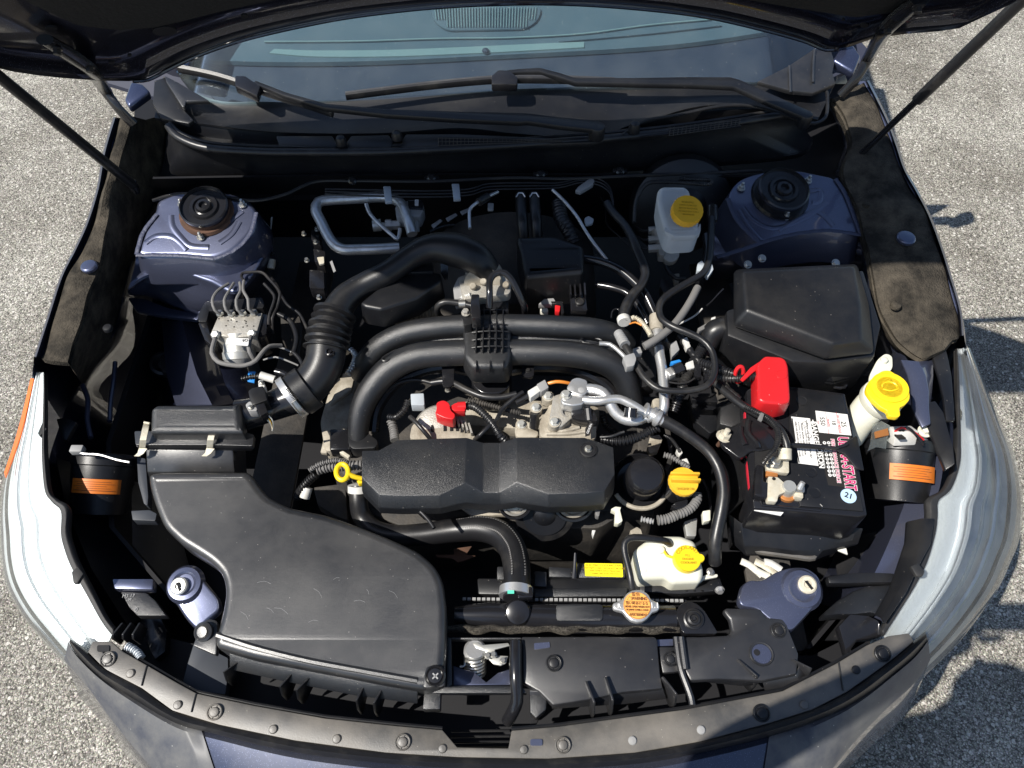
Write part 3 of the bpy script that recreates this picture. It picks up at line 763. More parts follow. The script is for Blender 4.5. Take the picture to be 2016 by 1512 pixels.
# cowl, its seal, the scuttle and the windscreen
CT = [(332, 252), (350, 274), (405, 295), (506, 303), (600, 304), (750, 303), (904, 296), (1008, 290), (1106, 283), (1200, 276), (1280, 268), (1362, 258), (1470, 242), (1564, 226)]
CB = [(328, 300), (334, 325), (352, 344), (506, 354), (600, 354), (750, 353), (904, 350), (1008, 347), (1106, 343), (1200, 337), (1280, 332), (1443, 322), (1570, 308), (1600, 282)]
cowl = part('cowl', loft([rowsn([(a, b - 3) for a, b in CT], (0.71, 0.235, 0)), rowsn(CT, (0.735, 0.235, 0)), rowsn([(a * 0.7 + c * 0.3 - 0, b * 0.7 + d * 0.3) for (a, b), (c, d) in zip(CT, CB)], (0.705, 0.235, 0)), rowsn([(a, b - 8) for a, b in CB], (0.665, 0.235, 0)), rowsn(CB, (0.645, 0.235, 0))], thick=0.004), 'plastic', car, angle=50)
sealp = cat([P(a, b - 4, (0.746, 0.235, 0)) for a, b in CT], 0.012)
part('rubber_seal', sweep(sealp, 0.0085, 12), 'rubber', cowl)
part('seal_lip', sweep([p + Vector((0, 0.012, 0.004)) for p in sealp], 0.004, 8), 'rubber', cowl)
# trough behind the seal
TB = [(304, 232), (325, 237), (400, 244), (506, 255), (600, 262), (750, 262), (904, 250), (1008, 262), (1106, 272), (1200, 262), (1280, 240), (1362, 222), (1470, 215), (1564, 215)]
part('gutter', loft([rowsn([(a, b - 6) for a, b in CT], (0.738, 0.235, 0)), rowsn([(a, (b + d) / 2) for (a, b), (c, d) in zip(CT, TB)], (0.718, 0.235, 0)), rowsn(TB, (0.742, 0.235, 0))], thick=0.003), 'plastic', cowl, angle=50)
scut_f = [(304, 232), (400, 244), (506, 257), (600, 262), (750, 262), (904, 252), (1008, 262), (1106, 268), (1200, 262), (1230, 250), (1280, 236), (1362, 212), (1440, 206), (1530, 216), (1610, 236)]
scut_b = [(322, 150), (420, 196), (506, 200), (600, 200), (750, 196), (904, 184), (1008, 176), (1106, 172), (1200, 168), (1230, 167), (1280, 166), (1362, 165), (1440, 162), (1560, 160), (1650, 150)]
scut_m = [((a + c) / 2, (b + d) / 2) for (a, b), (c, d) in zip(scut_f, scut_b)]
part('scuttle_panel', loft([rowsn(scut_f, (0.745, 0.235, 0)), rowsn(scut_m, (0.725, 0.235, 0)), rowsn(scut_b, (0.735, 0.235, 0))], thick=0.004), 'plastic', cowl, angle=50)
part('scuttle_corner', prism(V('A1', [(960, 440), (1040, 480), (1220, 585), (1085, 590), (1075, 625), (1060, 620), (1010, 540), (970, 480)], (0.765, 0.235, 0)), 0.01), 'plastic_dusty', cowl, bevel=0.002)
part('scuttle_corner', prism(V('A1', [(900, 470), (965, 450), (1060, 625), (1130, 700), (1100, 720), (940, 690), (890, 600)], (0.755, 0.235, 0)), 0.01), 'plastic', cowl, bevel=0.002)
part('scuttle_corner', prism(V('A3', [(870, 320), (990, 240), (1080, 250), (1095, 300), (1085, 350), (1100, 405), (990, 450), (880, 440), (720, 395)], (0.765, 0.235, 0)), 0.01), 'plastic_dusty', cowl, bevel=0.002)
part('trim_rib', tube(V('A3', [(875, 320), (878, 390), (880, 450)], (0.77, 0.235, 0)), 0.0025, 6), 'plastic_dusty', cowl)
part('trim_rib', tube(V('A3', [(998, 240), (992, 300), (990, 400)], (0.77, 0.235, 0)), 0.0025, 6), 'plastic_dusty', cowl)
part('drain_lip', tube(V('A3', [(990, 450), (1050, 440), (1060, 500), (1050, 570), (1000, 600), (940, 590), (880, 570), (760, 530), (650, 512), (520, 520), (330, 560), (170, 590), (60, 660)], (0.752, 0.235, 0)), 0.0035, 8), 'plastic', cowl)
def raised(key, pts, z, m='plastic', parent=cowl, name='scuttle_cover', d=0.012, bev=0.003):
    return part(name, prism(V(key, pts, z), d), m, parent, bevel=bev)
raised('A2', [(-170, 790), (160, 790), (190, 840), (180, 865), (-150, 850)], (0.752, 0.235, 0))
raised('A2', [(270, 790), (490, 785), (520, 830), (500, 868), (255, 865), (240, 830)], (0.752, 0.235, 0))
raised('A2', [(590, 780), (900, 780), (1500, 805), (1750, 815), (1700, 830), (1300, 845), (900, 862), (560, 868), (570, 810)], (0.752, 0.235, 0))
for a, b in ((215, 840), (540, 810)):
    part('stop_bump', lathe(v1('A2', a, b, (0.755, 0.235, 0)), UP, [(0.011, 0), (0.011, 0.008), (0.008, 0.016), (0.003, 0.019)], 16), 'rubber', cowl)
part('stop_bump', lathe(v1('A3', 118, 640, (0.755, 0.235, 0)), UP, [(0.012, 0), (0.012, 0.010), (0.009, 0.02), (0.003, 0.024)], 16), 'rubber', cowl)
g = Geo()
for i in range(34):                             # air intake grille: bars over a dark slot
    a = 780 + i * 22; g.join(sweep(V('A2', [(a, 803 + i * 0.4), (a, 853 - i * 0.9)], (0.756, 0.235, 0)), 0.0007, 4))
for k in range(3):
    g.join(sweep(V('A2', [(780, 806 + k * 22), (1500, 818 + k * 4)], (0.756, 0.235, 0)), 0.0007, 4))
gr = part('air_grille', prism(V('A2', [(778, 801), (1500, 815), (1500, 828), (1100, 845), (778, 855)], (0.7535, 0.235, 0)), 0.002), 'void', cowl)
gb = part('grille_mesh', g, 'grimy', gr); gb['kind'] = 'stuff'
g = Geo()
for i in range(18):
    a = 290 + i * 20; yb = 660 - i * 3.0
    g.join(sweep(V('A3', [(a, yb), (a + 6, yb - 42 + i * 0.6)], (0.756, 0.235, 0)), 0.0008, 4))
for k in range(4):
    g.join(sweep(V('A3', [(290, 660 - k * 11), (640, 610 - k * 9)], (0.756, 0.235, 0)), 0.0008, 4))
gr = part('air_grille', prism(V('A3', [(150, 665), (640, 618), (630, 600), (560, 600), (290, 640)], (0.7535, 0.235, 0)), 0.002), 'void', cowl)
gb = part('grille_mesh', g, 'grimy', gr); gb['kind'] = 'stuff'
# bonnet-level panel edge under the cowl with its clips
part('firewall_flange', tube([P(a, b, 0.87) for a, b in ((300, 395), (350, 382), (420, 385), (500, 395), (560, 383), (620, 358), (700, 356), (850, 357), (1008, 350), (1110, 352), (1250, 346), (1400, 340), (1500, 336))], 0.0035, 8), 'dark_metal', fw)
for a, b in ((695, 355), (850, 350), (1064, 343), (1220, 337)):
    c = P(a, b, 0.868)
    k = part('retainer', obox(c, 0.030, 0.010, 0.008), 'rubber', fw, bevel=0.002)
    part('pin', lathe(c + Vector((0, -0.004, 0.002)), Vector((0, -0.7, 1)), [(0.009, 0), (0.009, 0.004), (0.005, 0.007)], 16), 'plastic_gloss', k)

WB = [(345, 140), (411, 198), (600, 199), (800, 188), (1008, 177), (1250, 171), (1400, 166), (1490, 162), (1560, 128), (1642, 88)]
wb = rowsn(WB, (0.742, 0.235, 0)); n_ = len(wb)
def wrow(k): return [Vector((p.x * (1 - 0.22 * k), p.y + 0.86 * k * 0.95 - 0.10 * k * (p.x / 0.75) ** 2 * 0, p.z + 0.50 * k)) for p in wb]
ws = part('windshield', loft([wrow(k) for k in (0, 0.1, 0.25, 0.5, 0.75, 1.0)], thick=0.004, tdir=Vector((0, 0.4, -0.9))), 'windscreen', car)
# dashboard seen through the glass
def dashstrip(name, top, bot, z, m):
    return part(name, loft([rowsn(top, z), rowsn(bot, z)], thick=0.01), m, dashb)
DK = [(300, 130), (380, 118), (480, 119), (600, 120), (750, 117), (900, 110), (1008, 105), (1200, 96), (1350, 80), (1500, 62), (1640, 40)]
dashb = part('dashboard', loft([rowsn([(200, 160), (420, 215), (700, 215), (1008, 200), (1300, 190), (1560, 180), (1720, 110)], (0.66, 0.235, 0)), rowsn([(250, 100), (450, 118), (700, 119), (1008, 105), (1300, 88), (1500, 62), (1650, 30)], (0.69, 0.235, 0))], thick=0.01), 'dash_dark', car)
dashstrip('dash_top', [(200, -60), (400, -60), (700, -60), (1008, -60), (1300, -60), (1500, -60), (1800, -60)], [(250, 104), (450, 120), (700, 121), (1008, 107), (1300, 90), (1500, 64), (1650, 32)], (0.70, 0.235, 0), 'dash')
dashstrip('dash_edge', [(540, 96), (620, 99), (760, 98), (900, 93), (1008, 88), (1150, 82)], [(530, 104), (620, 111), (760, 111), (900, 106), (1008, 101), (1150, 93)], (0.703, 0.235, 0), 'dash_light')
part('dash_seam', tube([P(a, b, (0.704, 0.235, 0)) for a, b in ((520, 82), (700, 81), (860, 76), (1008, 74), (1150, 66), (1280, 49), (1400, 38))], 0.002, 6), 'dash_light', dashb)
part('dash_seam', tube([P(a, b, (0.704, 0.235, 0)) for a, b in ((1100, 82), (1280, 66), (1420, 50))], 0.002, 6), 'dash', dashb)
part('defroster_vent', prism([P(a, b, (0.707, 0.235, 0)) for a, b in rounded([(845, 12), (1068, 12), (1060, 40), (1035, 56), (880, 59), (855, 42)], 14)], 0.006), 'dash', dashb, bevel=0.002)
for i in range(36):
    a = 856 + i * 5.7
    place_p = sweep([P(a, 14, (0.711, 0.235, 0)), P(a + (a - 955) * -0.03, 53 if 3 < i < 33 else 38, (0.711, 0.235, 0))], 0.0011, 4)
    if i == 0: vg = Geo()
    vg.join(place_p)
vv = part('vent_slat', vg, 'dash_light', dashb); vv['kind'] = 'stuff'
part('light_sensor', lathe(P(956, 101, (0.705, 0.235, 0)), UP, [(0.008, 0), (0.007, 0.004), (0.003, 0.007)], 16), 'dash_dark', dashb)
# cabin behind: roof, pillars, doors (mostly behind the bonnet)
g = Geo()
top = wrow(1.0)
loft([top, [p + Vector((0, 0.35, 0.04)) for p in top], [p + Vector((0, 0.9, 0.02)) for p in top], [p + Vector((0, 1.5, -0.12)) for p in top]], g=g, thick=0.02)
part('roof', g, 'paint', car, angle=60)
for s, i in ((-1, 0), (1, -1)):
    a, b = wrow(0)[i], wrow(1)[i]
    part('a_pillar', sweep([a, (a + b) / 2 + Vector((s * 0.01, 0, 0.02)), b], [0.035, 0.035, 0.03], 10), 'paint', car)
    g = Geo(); loft([[Vector((s * 0.79, y, z)) for y in (1.25, 1.6, 2.3, 3.0)] for z in (0.98, 0.9)] + [[Vector((s * 0.88, y, z)) for y in (1.25, 1.6, 2.3, 3.0)] for z in (0.75, 0.3)], g=g, thick=0.02, tdir=Vector((-s, 0, 0)))
    part('door', g, 'paint', car, angle=60)
    g = Geo(); loft([[Vector((s * 0.90, 1.22, 0.99)), Vector((s * 0.98, 1.25, 0.99))], [Vector((s * 0.90, 1.21, 1.03)), Vector((s * 0.99, 1.24, 1.025))], [Vector((s * 0.91, 1.23, 1.07)), Vector((s * 0.97, 1.25, 1.06))]], g=g, thick=0.05, tdir=Vector((0, 1, 0)))
    part('side_mirror', g, 'paint', car, bevel=0.015, seg=3)
    part('mirror_arm', obox(Vector((s * 0.87, 1.26, 1.0)), 0.10, 0.04, 0.03), 'plastic', car, bevel=0.008)
    for y in (2.95,):
        wh = part('wheel', lathe(Vector((s * 0.70, y, 0.33)), Vector((s, 0, 0)), [(0.20, 0.02), (0.22, 0.0), (0.31, 0.0), (0.33, 0.03), (0.33, 0.17), (0.31, 0.2), (0.22, 0.2), (0.20, 0.17)], 40), 'tyre', car)
        part('rim', lathe(Vector((s * 0.70, y, 0.33)), Vector((s, 0, 0)), [(0.21, 0.05), (0.21, 0.17), (0.17, 0.14), (0.06, 0.15), (0.02, 0.16)], 30), 'bright_alu', wh)
# painted corner of the body beside the hinges
part('body_corner', prism(V('A1', [(760, 470), (830, 485), (875, 530), (750, 620), (722, 580)], zp(0.01)), 0.02, 0.0), 'paint', car, bevel=0.006, seg=3)
part('body_corner', prism(V('A3', [(1120, 235), (1190, 215), (1225, 270), (1190, 350), (1085, 290)], zp(0.01)), 0.02, 0.0), 'paint', car, bevel=0.006, seg=3)

# wipers
def wiper(blade, arm, arm_r, head, zb, cap=None):
    bl = [P(a, b, zb) for a, b in blade]
    w_ = thing('wiper', None, None, bl[0]); w_.parent = car; w_.location = bl[0] - WL(car)
    g = tube(bl, 0.0055, 8, flat=1.6); part('blade', g, 'rubber', w_)
    part('blade_edge', tube([p + Vector((0, 0.002, 0.007)) for p in bl], 0.003, 6), 'plastic_dusty', w_)
    ar = [P(a, b, z) for a, b, z in arm]
    g = Geo(); left, right = [], []
    for i, p in enumerate(ar):
        d = (ar[min(i + 1, len(ar) - 1)] - ar[max(i - 1, 0)]).normalized(); s_ = d.cross(UP).normalized()
        left.append(p + s_ * arm_r[i]); right.append(p - s_ * arm_r[i])
    prism(left + right[::-1], 0.012, g=g)
    part('arm', g, 'plastic', w_, bevel=0.003, seg=2)
    h = P(*head[:3]); part('arm_head', prism([h + Vector((math.cos(k * math.pi / 10), math.sin(k * math.pi / 10), 0)) * head[3] for k in range(20)], 0.03), 'plastic', w_, bevel=0.004)
    if cap: part('blade_clip', prism(V(cap[0], cap[1], cap[2]), 0.018), 'plastic_gloss', w_, bevel=0.003)
ZB = (0.775, 0.235, 0); ZA = (0.79, 0.235, 0)
wiper([(352, 136), (420, 150), (480, 168), (545, 190), (600, 206), (655, 224)], [(500, 160, ZA), (560, 184, ZA), (640, 207, ZA), (760, 219, ZA), (900, 226, ZA), (1022, 230, ZA), (1040, 230, ZA), (1100, 238, ZA), (1180, 246, ZA)],
      [0.005, 0.006, 0.007, 0.009, 0.0125, 0.015, 0.013, 0.014, 0.015], (1176, 247, ZA, 0.016), ZB, ('A1', [(1370, 440), (1430, 440), (1520, 500), (1500, 560), (1370, 500)], (0.792, 0.235, 0)))
wiper([(681, 190), (760, 180), (860, 168), (980, 158), (1100, 158), (1210, 162)], [(985, 142, ZA), (1020, 138, ZA), (1062, 136, ZA), (1100, 146, ZA), (1133, 157, ZA), (1250, 158, ZA), (1350, 158, ZA), (1440, 160, ZA), (1452, 163, ZA), (1520, 194, ZA), (1590, 224, ZA)],
      [0.005, 0.006, 0.007, 0.007, 0.008, 0.010, 0.013, 0.016, 0.014, 0.0145, 0.013], (1588, 223, ZA, 0.014), ZB, ('A2', [(1090, 440), (1130, 405), (1200, 410), (1245, 450), (1240, 490), (1090, 490)], (0.795, 0.235, 0)))
# ------------------------------------------------------------------ front end of the body
ZF0 = 0.705
def inter2(A, B, t): return [((a * (1 - t) + c * t), (b * (1 - t) + d * t)) for (a, b), (c, d) in zip(A, B)]
SEAL_UP = [(138, 1256), (170, 1278), (207, 1313), (279, 1350), (339, 1394), (431, 1422), (580, 1453), (759, 1477), (903, 1486), (1080, 1489), (1250, 1477), (1380, 1455), (1518, 1418), (1600, 1392), (1668, 1358), (1725, 1318), (1775, 1280), (1822, 1243)]
SEAL_LO = [(136, 1264), (152, 1290), (196, 1332), (259, 1374), (345, 1423), (431, 1446), (580, 1480), (759, 1502), (903, 1511), (1080, 1513), (1250, 1503), (1380, 1481), (1537, 1443), (1640, 1405), (1700, 1372), (1755, 1330), (1800, 1292), (1826, 1260)]
BUMP_OUT = [(128, 1300), (176, 1356), (222, 1419), (300, 1511), (390, 1590), (500, 1650), (640, 1700), (800, 1730), (960, 1745), (1080, 1748), (1240, 1735), (1380, 1705), (1500, 1650), (1600, 1560), (1668, 1476), (1739, 1401), (1800, 1345), (1830, 1300)]
g = loft([rowsn(SEAL_LO, ZF0 - 0.012), rowsn(inter2(SEAL_LO, BUMP_OUT, 0.06), ZF0 - 0.008), rowsn(inter2(SEAL_LO, BUMP_OUT, 0.5), ZF0 - 0.03), rowsn(BUMP_OUT, ZF0 - 0.07),
          [p + Vector((p.x * 0.03, -0.03, -0.12)) for p in rowsn(BUMP_OUT, ZF0 - 0.07)], [p + Vector((p.x * 0.03, -0.03, -0.45)) for p in rowsn(BUMP_OUT, ZF0 - 0.07)]])
bumper = part('bumper', g, 'paint_dusty', car, angle=40)
# corner skins: dust plus a grey ground reflection put into the colour
RB = [rowsn(SEAL_LO, ZF0 - 0.012), rowsn(inter2(SEAL_LO, BUMP_OUT, 0.06), ZF0 - 0.008), rowsn(inter2(SEAL_LO, BUMP_OUT, 0.5), ZF0 - 0.03), rowsn(BUMP_OUT, ZF0 - 0.07)]
for a, b in ((0, 29), (71, 103)):
    part('corner_sheen', loft([[p + Vector((0, 0, 0.0025)) for p in r[a:b]] for r in RB]), 'corner_dust_sheen', bumper, angle=60, label='dusty grey corner panel of the bumper')
seal = part('front_seal', loft([rowsn([(a, b) for a, b in SEAL_UP], ZF0 - 0.004), rowsn(inter2(SEAL_UP, SEAL_LO, 0.3), ZF0 + 0.008), rowsn(inter2(SEAL_UP, SEAL_LO, 0.65), ZF0 + 0.010), rowsn(SEAL_LO, ZF0 - 0.006)], thick=0.008), 'rubber', car, angle=70, label='thick black rubber seal along the front edge')

ST_UP = [(182, 1262), (218, 1262), (242, 1283), (290, 1310), (345, 1342), (387, 1365), (500, 1389), (641, 1414), (782, 1429), (871, 1437), (900, 1471), (1001, 1473), (1007, 1438), (1100, 1430), (1173, 1420), (1345, 1397), (1532, 1362), (1541, 1360), (1645, 1307), (1707, 1270), (1749, 1252), (1790, 1246)]
ST_LO = [(1800, 1262), (1765, 1292), (1725, 1322), (1668, 1362), (1600, 1397), (1518, 1423), (1380, 1460), (1250, 1482), (1080, 1494), (903, 1491), (759, 1482), (580, 1458), (431, 1427), (339, 1399), (279, 1355), (207, 1318), (172, 1284)]
trim = thing('grille_trim', 'dusty black plastic strip with round push pins along the front edge', 'trim strip', P(1008, 1450, 0.68))
part('strip', prism([P(a, b, ZF0 + 0.004) for a, b in ST_UP + ST_LO], 0.010), 'plastic_strip', trim, bevel=0.0018)
part('inner_lip', tube([P(a, b - 3, ZF0 - 0.004) for a, b in ST_UP[2:10]], 0.003, 6, smooth=False), 'plastic', trim)
part('inner_lip', tube([P(a, b - 3, ZF0 - 0.004) for a, b in ST_UP[12:20]], 0.003, 6, smooth=False), 'plastic', trim)
for pts in (((289, 1311), (279, 1350)), ((386, 1366), (377, 1402)), ((1651, 1304), (1660, 1360)), ((196, 1272), (212, 1300))):
    part('moulded_line', tube([P(a, b, ZF0 + 0.0045) for a, b in pts], 0.0014, 6, smooth=False), 'plastic', trim)
for cx_, cy_ in ((203, 1276), (1056, 1461)):
    part('slot', prism([P(a, b, ZF0 + 0.006) for a, b in rounded([(cx_ - 12, cy_ - 6), (cx_ + 12, cy_ - 6), (cx_ + 12, cy_ + 7), (cx_ - 12, cy_ + 7)], 4)], 0.002), 'paint_inner' if cx_ > 999 else 'void', trim)

def pin_mesh(r, k=1.0):
    g = Geo(); O = Vector((0, 0, 0))
    lathe(O, UP, [(r, 0), (r, 0.0022), (r * 0.86, 0.0032), (r * 0.78, 0.0012), (r * 0.74, 0.0012)], 28, g)
    for i in range(6):
        a = math.pi / 3 * i + 0.3
        obox(Vector((math.cos(a), math.sin(a), 0)) * r * 0.68 + Vector((0, 0, 0.0012)), r * 0.28, r * 0.1, 0.003, Vector((math.cos(a), math.sin(a), 0)), g=g)
    lathe(O, UP, [(r * 0.60, 0), (r * 0.60, 0.0034), (r * 0.52, 0.0046), (r * 0.05, 0.0046)], 24, g)
    return g
pin_cache = {}
def pin(px, py, z, rpx, m, parent, name='push_pin', tilt=None):
    c = P(px, py, z); key = (rpx, m)
    if key not in pin_cache:
        me = to_mesh('push_pin', pin_mesh(mpp(c) * rpx), Vector((0, 0, 0)), 0.0003, 1)
        me.materials.append(MATS[m]); pin_cache[key] = me
    q = tilt or Vector((0, -0.15, 1))
    return place(name, pin_cache[key], parent, c, q.to_track_quat('Z', 'Y').to_euler())
for a, b in ((213, 1298), (423, 1402), (793, 1461), (1108, 1467)):
    pin(a, b, ZF0 + 0.005, 15, 'plastic_strip', trim)
for a, b in ((1499, 1404), (1737, 1287)):
    pin(a, b, ZF0 + 0.005, 17, 'plastic', trim)
for a, b, m in ((257, 1326, 'plastic_strip'), (350, 1388, 'plastic_strip'), (538, 1436, 'plastic_strip'), (663, 1455, 'plastic_strip'), (871, 1474, 'plastic_strip'), (1031, 1476, 'plastic_strip'), (1245, 1458, 'conn_grey'), (1380, 1437, 'conn_grey'), (1583, 1388, 'plastic_strip'), (1685, 1319, 'plastic')):
    c = P(a, b, ZF0 + 0.0045); r = mpp(c) * 8.5
    part('rivet', lathe(c, Vector((0, -0.15, 1)), [(r, 0), (r, 0.0012), (r * 0.8, 0.0026), (r * 0.1, 0.0032)], 18), m, trim)

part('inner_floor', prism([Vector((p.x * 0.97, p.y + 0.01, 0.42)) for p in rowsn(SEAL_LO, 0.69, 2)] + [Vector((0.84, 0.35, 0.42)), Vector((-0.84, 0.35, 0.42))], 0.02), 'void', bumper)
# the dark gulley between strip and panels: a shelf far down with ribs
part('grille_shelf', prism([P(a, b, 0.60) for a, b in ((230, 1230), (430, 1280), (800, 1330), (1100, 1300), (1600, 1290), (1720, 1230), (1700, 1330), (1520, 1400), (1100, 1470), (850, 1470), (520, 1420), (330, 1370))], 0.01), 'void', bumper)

# ------------------------------------------------------------------ radiator support cover on the right
rc = thing('radiator_cover', 'black plastic radiator cover with push pins, behind the right half of the grille strip', 'engine bay cover', P(1300, 1330, 0.66))
ZR = (0.727, 0.06, 0)
main = [(95, 812), (560, 812), (1005, 812), (1020, 830), (1040, 1060), (1060, 1165), (900, 1180), (790, 1190), (560, 1240), (310, 1280), (215, 1185), (100, 1120)]
part('panel', prism(V('B5', main, ZR), 0.012, 0.002), 'plastic_panel', rc, bevel=0.003)
right = [(1145, 810), (1330, 812), (1515, 802), (1535, 770), (1520, 690), (1478, 640), (1492, 616), (1730, 620), (1765, 678), (1880, 690), (1910, 730), (1990, 930), (1975, 1065), (1740, 1112), (1440, 1100), (1250, 1112), (1215, 1050), (1175, 1040)]
part('panel', prism(V('B5', right, (0.730, 0.06, 0)), 0.012, 0.002), 'plastic_panel', rc, bevel=0.0035)
part('bridge', prism(V('B5', [(1025, 880), (1150, 880), (1180, 1050), (1060, 1060)], (0.718, 0.06, 0)), 0.01), 'plastic_panel', rc, bevel=0.002)
part('ridge', tube(V('B5', [(1150, 815), (1165, 930), (1185, 1040), (1250, 1220), (1262, 1280)], (0.732, 0.06, 0)), 0.005, 8), 'plastic_panel', rc)
part('ridge', tube(V('B5', [(1185, 815), (1200, 930), (1215, 1035)], (0.735, 0.06, 0)), 0.005, 8), 'plastic_panel', rc)
def apron(key, top, bot, z1, z2, m='plastic_panel', parent=rc, name='front_wall'):
    part(name, loft([V(key, top, z1), V(key, bot, z2)], thick=0.004, tdir=Vector((0, 1, -0.2))), m, parent, bevel=0.001)
apron('B5', [(310, 1278), (560, 1240), (790, 1190), (1060, 1165)], [(300, 1308), (560, 1290), (800, 1275), (1085, 1240)], 0.712, 0.690)
apron('B5', [(1215, 1055), (1250, 1112), (1440, 1100), (1590, 1105), (1740, 1112)], [(1180, 1045), (1190, 1060), (1400, 1130), (1590, 1150), (1700, 1145)], 0.712, 0.695)
apron('B5', [(150, 1183), (270, 1190), (275, 1250)], [(150, 1420), (190, 1425), (215, 1330)], 0.712, 0.675)
apron('B5', [(1740, 1112), (1975, 1062), (2010, 1000)], [(1760, 1190), (2010, 1180), (2050, 1100)], 0.712, 0.690)
def fin(key, pts, z1, z2, parent=rc, m='plastic_panel', name='rib'):
    """triangular stiffening rib: crest point, foot point, and the drop at the foot"""
    a, b = v1(key, *pts[0], z1), v1(key, *pts[1], z2)
    a = a - UP * 0.012; mid = a.lerp(b, 0.8); mid.z = a.z + 0.005
    g = Geo(); s_ = Vector((0.0017, 0, 0)); prof = [a, mid, b, b + Vector((0, 0, -0.03)), Vector((mid.x, mid.y, b.z - 0.03)), a + Vector((0, 0, -0.03))]
    g.add([p - s_ for p in prof] + [p + s_ for p in prof], [(0, 1, 2, 3, 4, 5), (11, 10, 9, 8, 7, 6)] + [(i, (i + 1) % 6, 6 + (i + 1) % 6, 6 + i) for i in range(6)])
    part(name, g, m, parent, bevel=0.0008)
for a, b in (((540, 1100), (590, 1340)), ((675, 1070), (712, 1330)), ((1070, 1070), (1145, 1275)), ((1590, 950), (1690, 1155)), ((1970, 950), (2050, 1090))):
    fin('B5', (a, b), 0.738, 0.692)
for a, b, r in ((313, 993, 16), (1110, 965, 14), (1850, 770, 15)):
    q = v1('B5', a, b, (0.731, 0.06, 0)); pin(1000 + a / 3.476, 1020 + b / 3.476, (0.730, 0.06, 0), r, 'plastic', rc)
part('window', prism(V('B5', rounded([(178, 856), (285, 848), (288, 885), (180, 900)], 8), (0.7285, 0.06, 0)), 0.002), 'paint_inner', rc)
part('window', prism(V('B5', [(1022, 832), (1128, 828), (1130, 872), (1026, 876)], (0.716, 0.06, 0)), 0.004), 'paint_inner', rc)
cc = v1('B5', 1735, 930, (0.7315, 0.06, 0)); kk = mpp(cc) * 21
part('hole_rim', lathe(cc, UP, [(kk * 1.12, -0.001), (kk * 1.08, 0.0025), (kk * 0.94, 0.002), (kk * 0.9, -0.001)], 28), 'plastic_panel', rc)
part('hole_bottom', lathe(cc + Vector((0, 0, 0.0004)), UP, [(kk * 0.92, 0), (kk * 0.9, 0.0006)], 28), 'paint_inner', rc)
part('bolt_hole', lathe(cc + Vector((-0.007, 0.002, 0.001)), UP, [(kk * 0.3, 0), (kk * 0.3, 0.0008)], 16), 'void', rc)

# centre frame that surrounds the bonnet latch
lf_ = thing('latch_frame', 'square black plastic frame round the bonnet latch, between snorkel and radiator cover', 'engine bay cover', P(955, 1310, 0.66))
for q in ([(1318, 600), (1350, 612), (1355, 935), (1318, 945)], [(1345, 605), (1830, 605), (1830, 622), (1345, 622)], [(1318, 935), (1830, 935), (1870, 990), (1135, 990), (1150, 945)], [(1760, 622), (1830, 622), (1830, 940), (1760, 940)]):
    part('bar', prism(V('B4', q, (0.722, 0.05, 0)), 0.014), 'plastic_grain', lf_, bevel=0.002)
part('block', prism(V('B4', [(1165, 975), (1280, 975), (1275, 1100), (1155, 1100)], 0.708), 0.02), 'plastic_grain', lf_, bevel=0.002)
part('block', prism(V('B4', [(1885, 975), (2005, 975), (2000, 1100), (1930, 1160), (1890, 1120)], 0.708), 0.02), 'plastic_grain', lf_, bevel=0.002)
for i in range(3):
    part('slat', sweep(V('B4', [(1350, 1250 + i * 38), (1750, 1245 + i * 38)], 0.66), 0.002, 6), 'plastic', lf_)
part('panel', prism(V('B4', [(1365, 800), (1420, 822), (1500, 840), (1590, 915), (1670, 850), (1760, 822), (1760, 932), (1365, 940)], 0.700), 0.003), 'paint_inner', lf_, bevel=0.001, label='blue painted crossmember with a V notch')
latch = thing('hood_latch', 'metal bonnet latch with a coil spring in the square opening at the front', 'latch', v1('B4', 1600, 760, 0.66))
g = Geo()
sp = []
c0 = v1('B4', 1512, 700, 0.705); c1 = v1('B4', 1515, 850, 0.672)
for i in range(120):
    t = i / 119; a = t * 2 * math.pi * 7; ax = (c1 - c0)
    x_, y_, z_ = frame(ax)
    sp.append(c0 + ax * t + (x_ * math.cos(a) + y_ * math.sin(a)) * 0.0155)
part('spring', sweep(sp, 0.0026, 6), 'steel', latch)
part('spring_cap', lathe(c0 + Vector((0, 0, -0.002)), Vector((0, 0.1, 1)), [(0.017, 0), (0.018, 0.004), (0.014, 0.008), (0.004, 0.008)], 20), 'bright_alu', latch)
part('lever', prism(V('B4', [(1500, 650), (1530, 640), (1560, 660), (1740, 645), (1750, 665), (1650, 690), (1640, 730), (1600, 740), (1580, 700), (1520, 680)], 0.712), 0.004), 'zinc', latch, bevel=0.0008)
part('claw', prism(V('B4', [(1590, 740), (1650, 730), (1740, 735), (1725, 780), (1690, 800), (1640, 790), (1620, 770)], 0.705), 0.005), 'zinc', latch, bevel=0.0008)
for a, b in ((1600, 735), (1640, 728), (1705, 770)):
    part('rivet', hexb(v1('B4', a, b, 0.712), UP, 0.004, 0.006), 'steel', latch)
part('arm', tube(V('B4', [(1410, 805), (1440, 800), (1450, 700), (1480, 690)], 0.700), 0.002, 6), 'steel', latch)
rod = single('vent_tube', tube([v1('B4', 1792, 640, 0.724), v1('B4', 1790, 760, 0.726), v1('B4', 1792, 900, 0.722), v1('B4', 1800, 1040, 0.705), v1('B4', 1770, 1120, 0.69), v1('B4', 1735, 1180, 0.672)], 0.0098, 14), 'plastic_gloss',
             'black bent tube standing in front of the latch opening', 'tube')

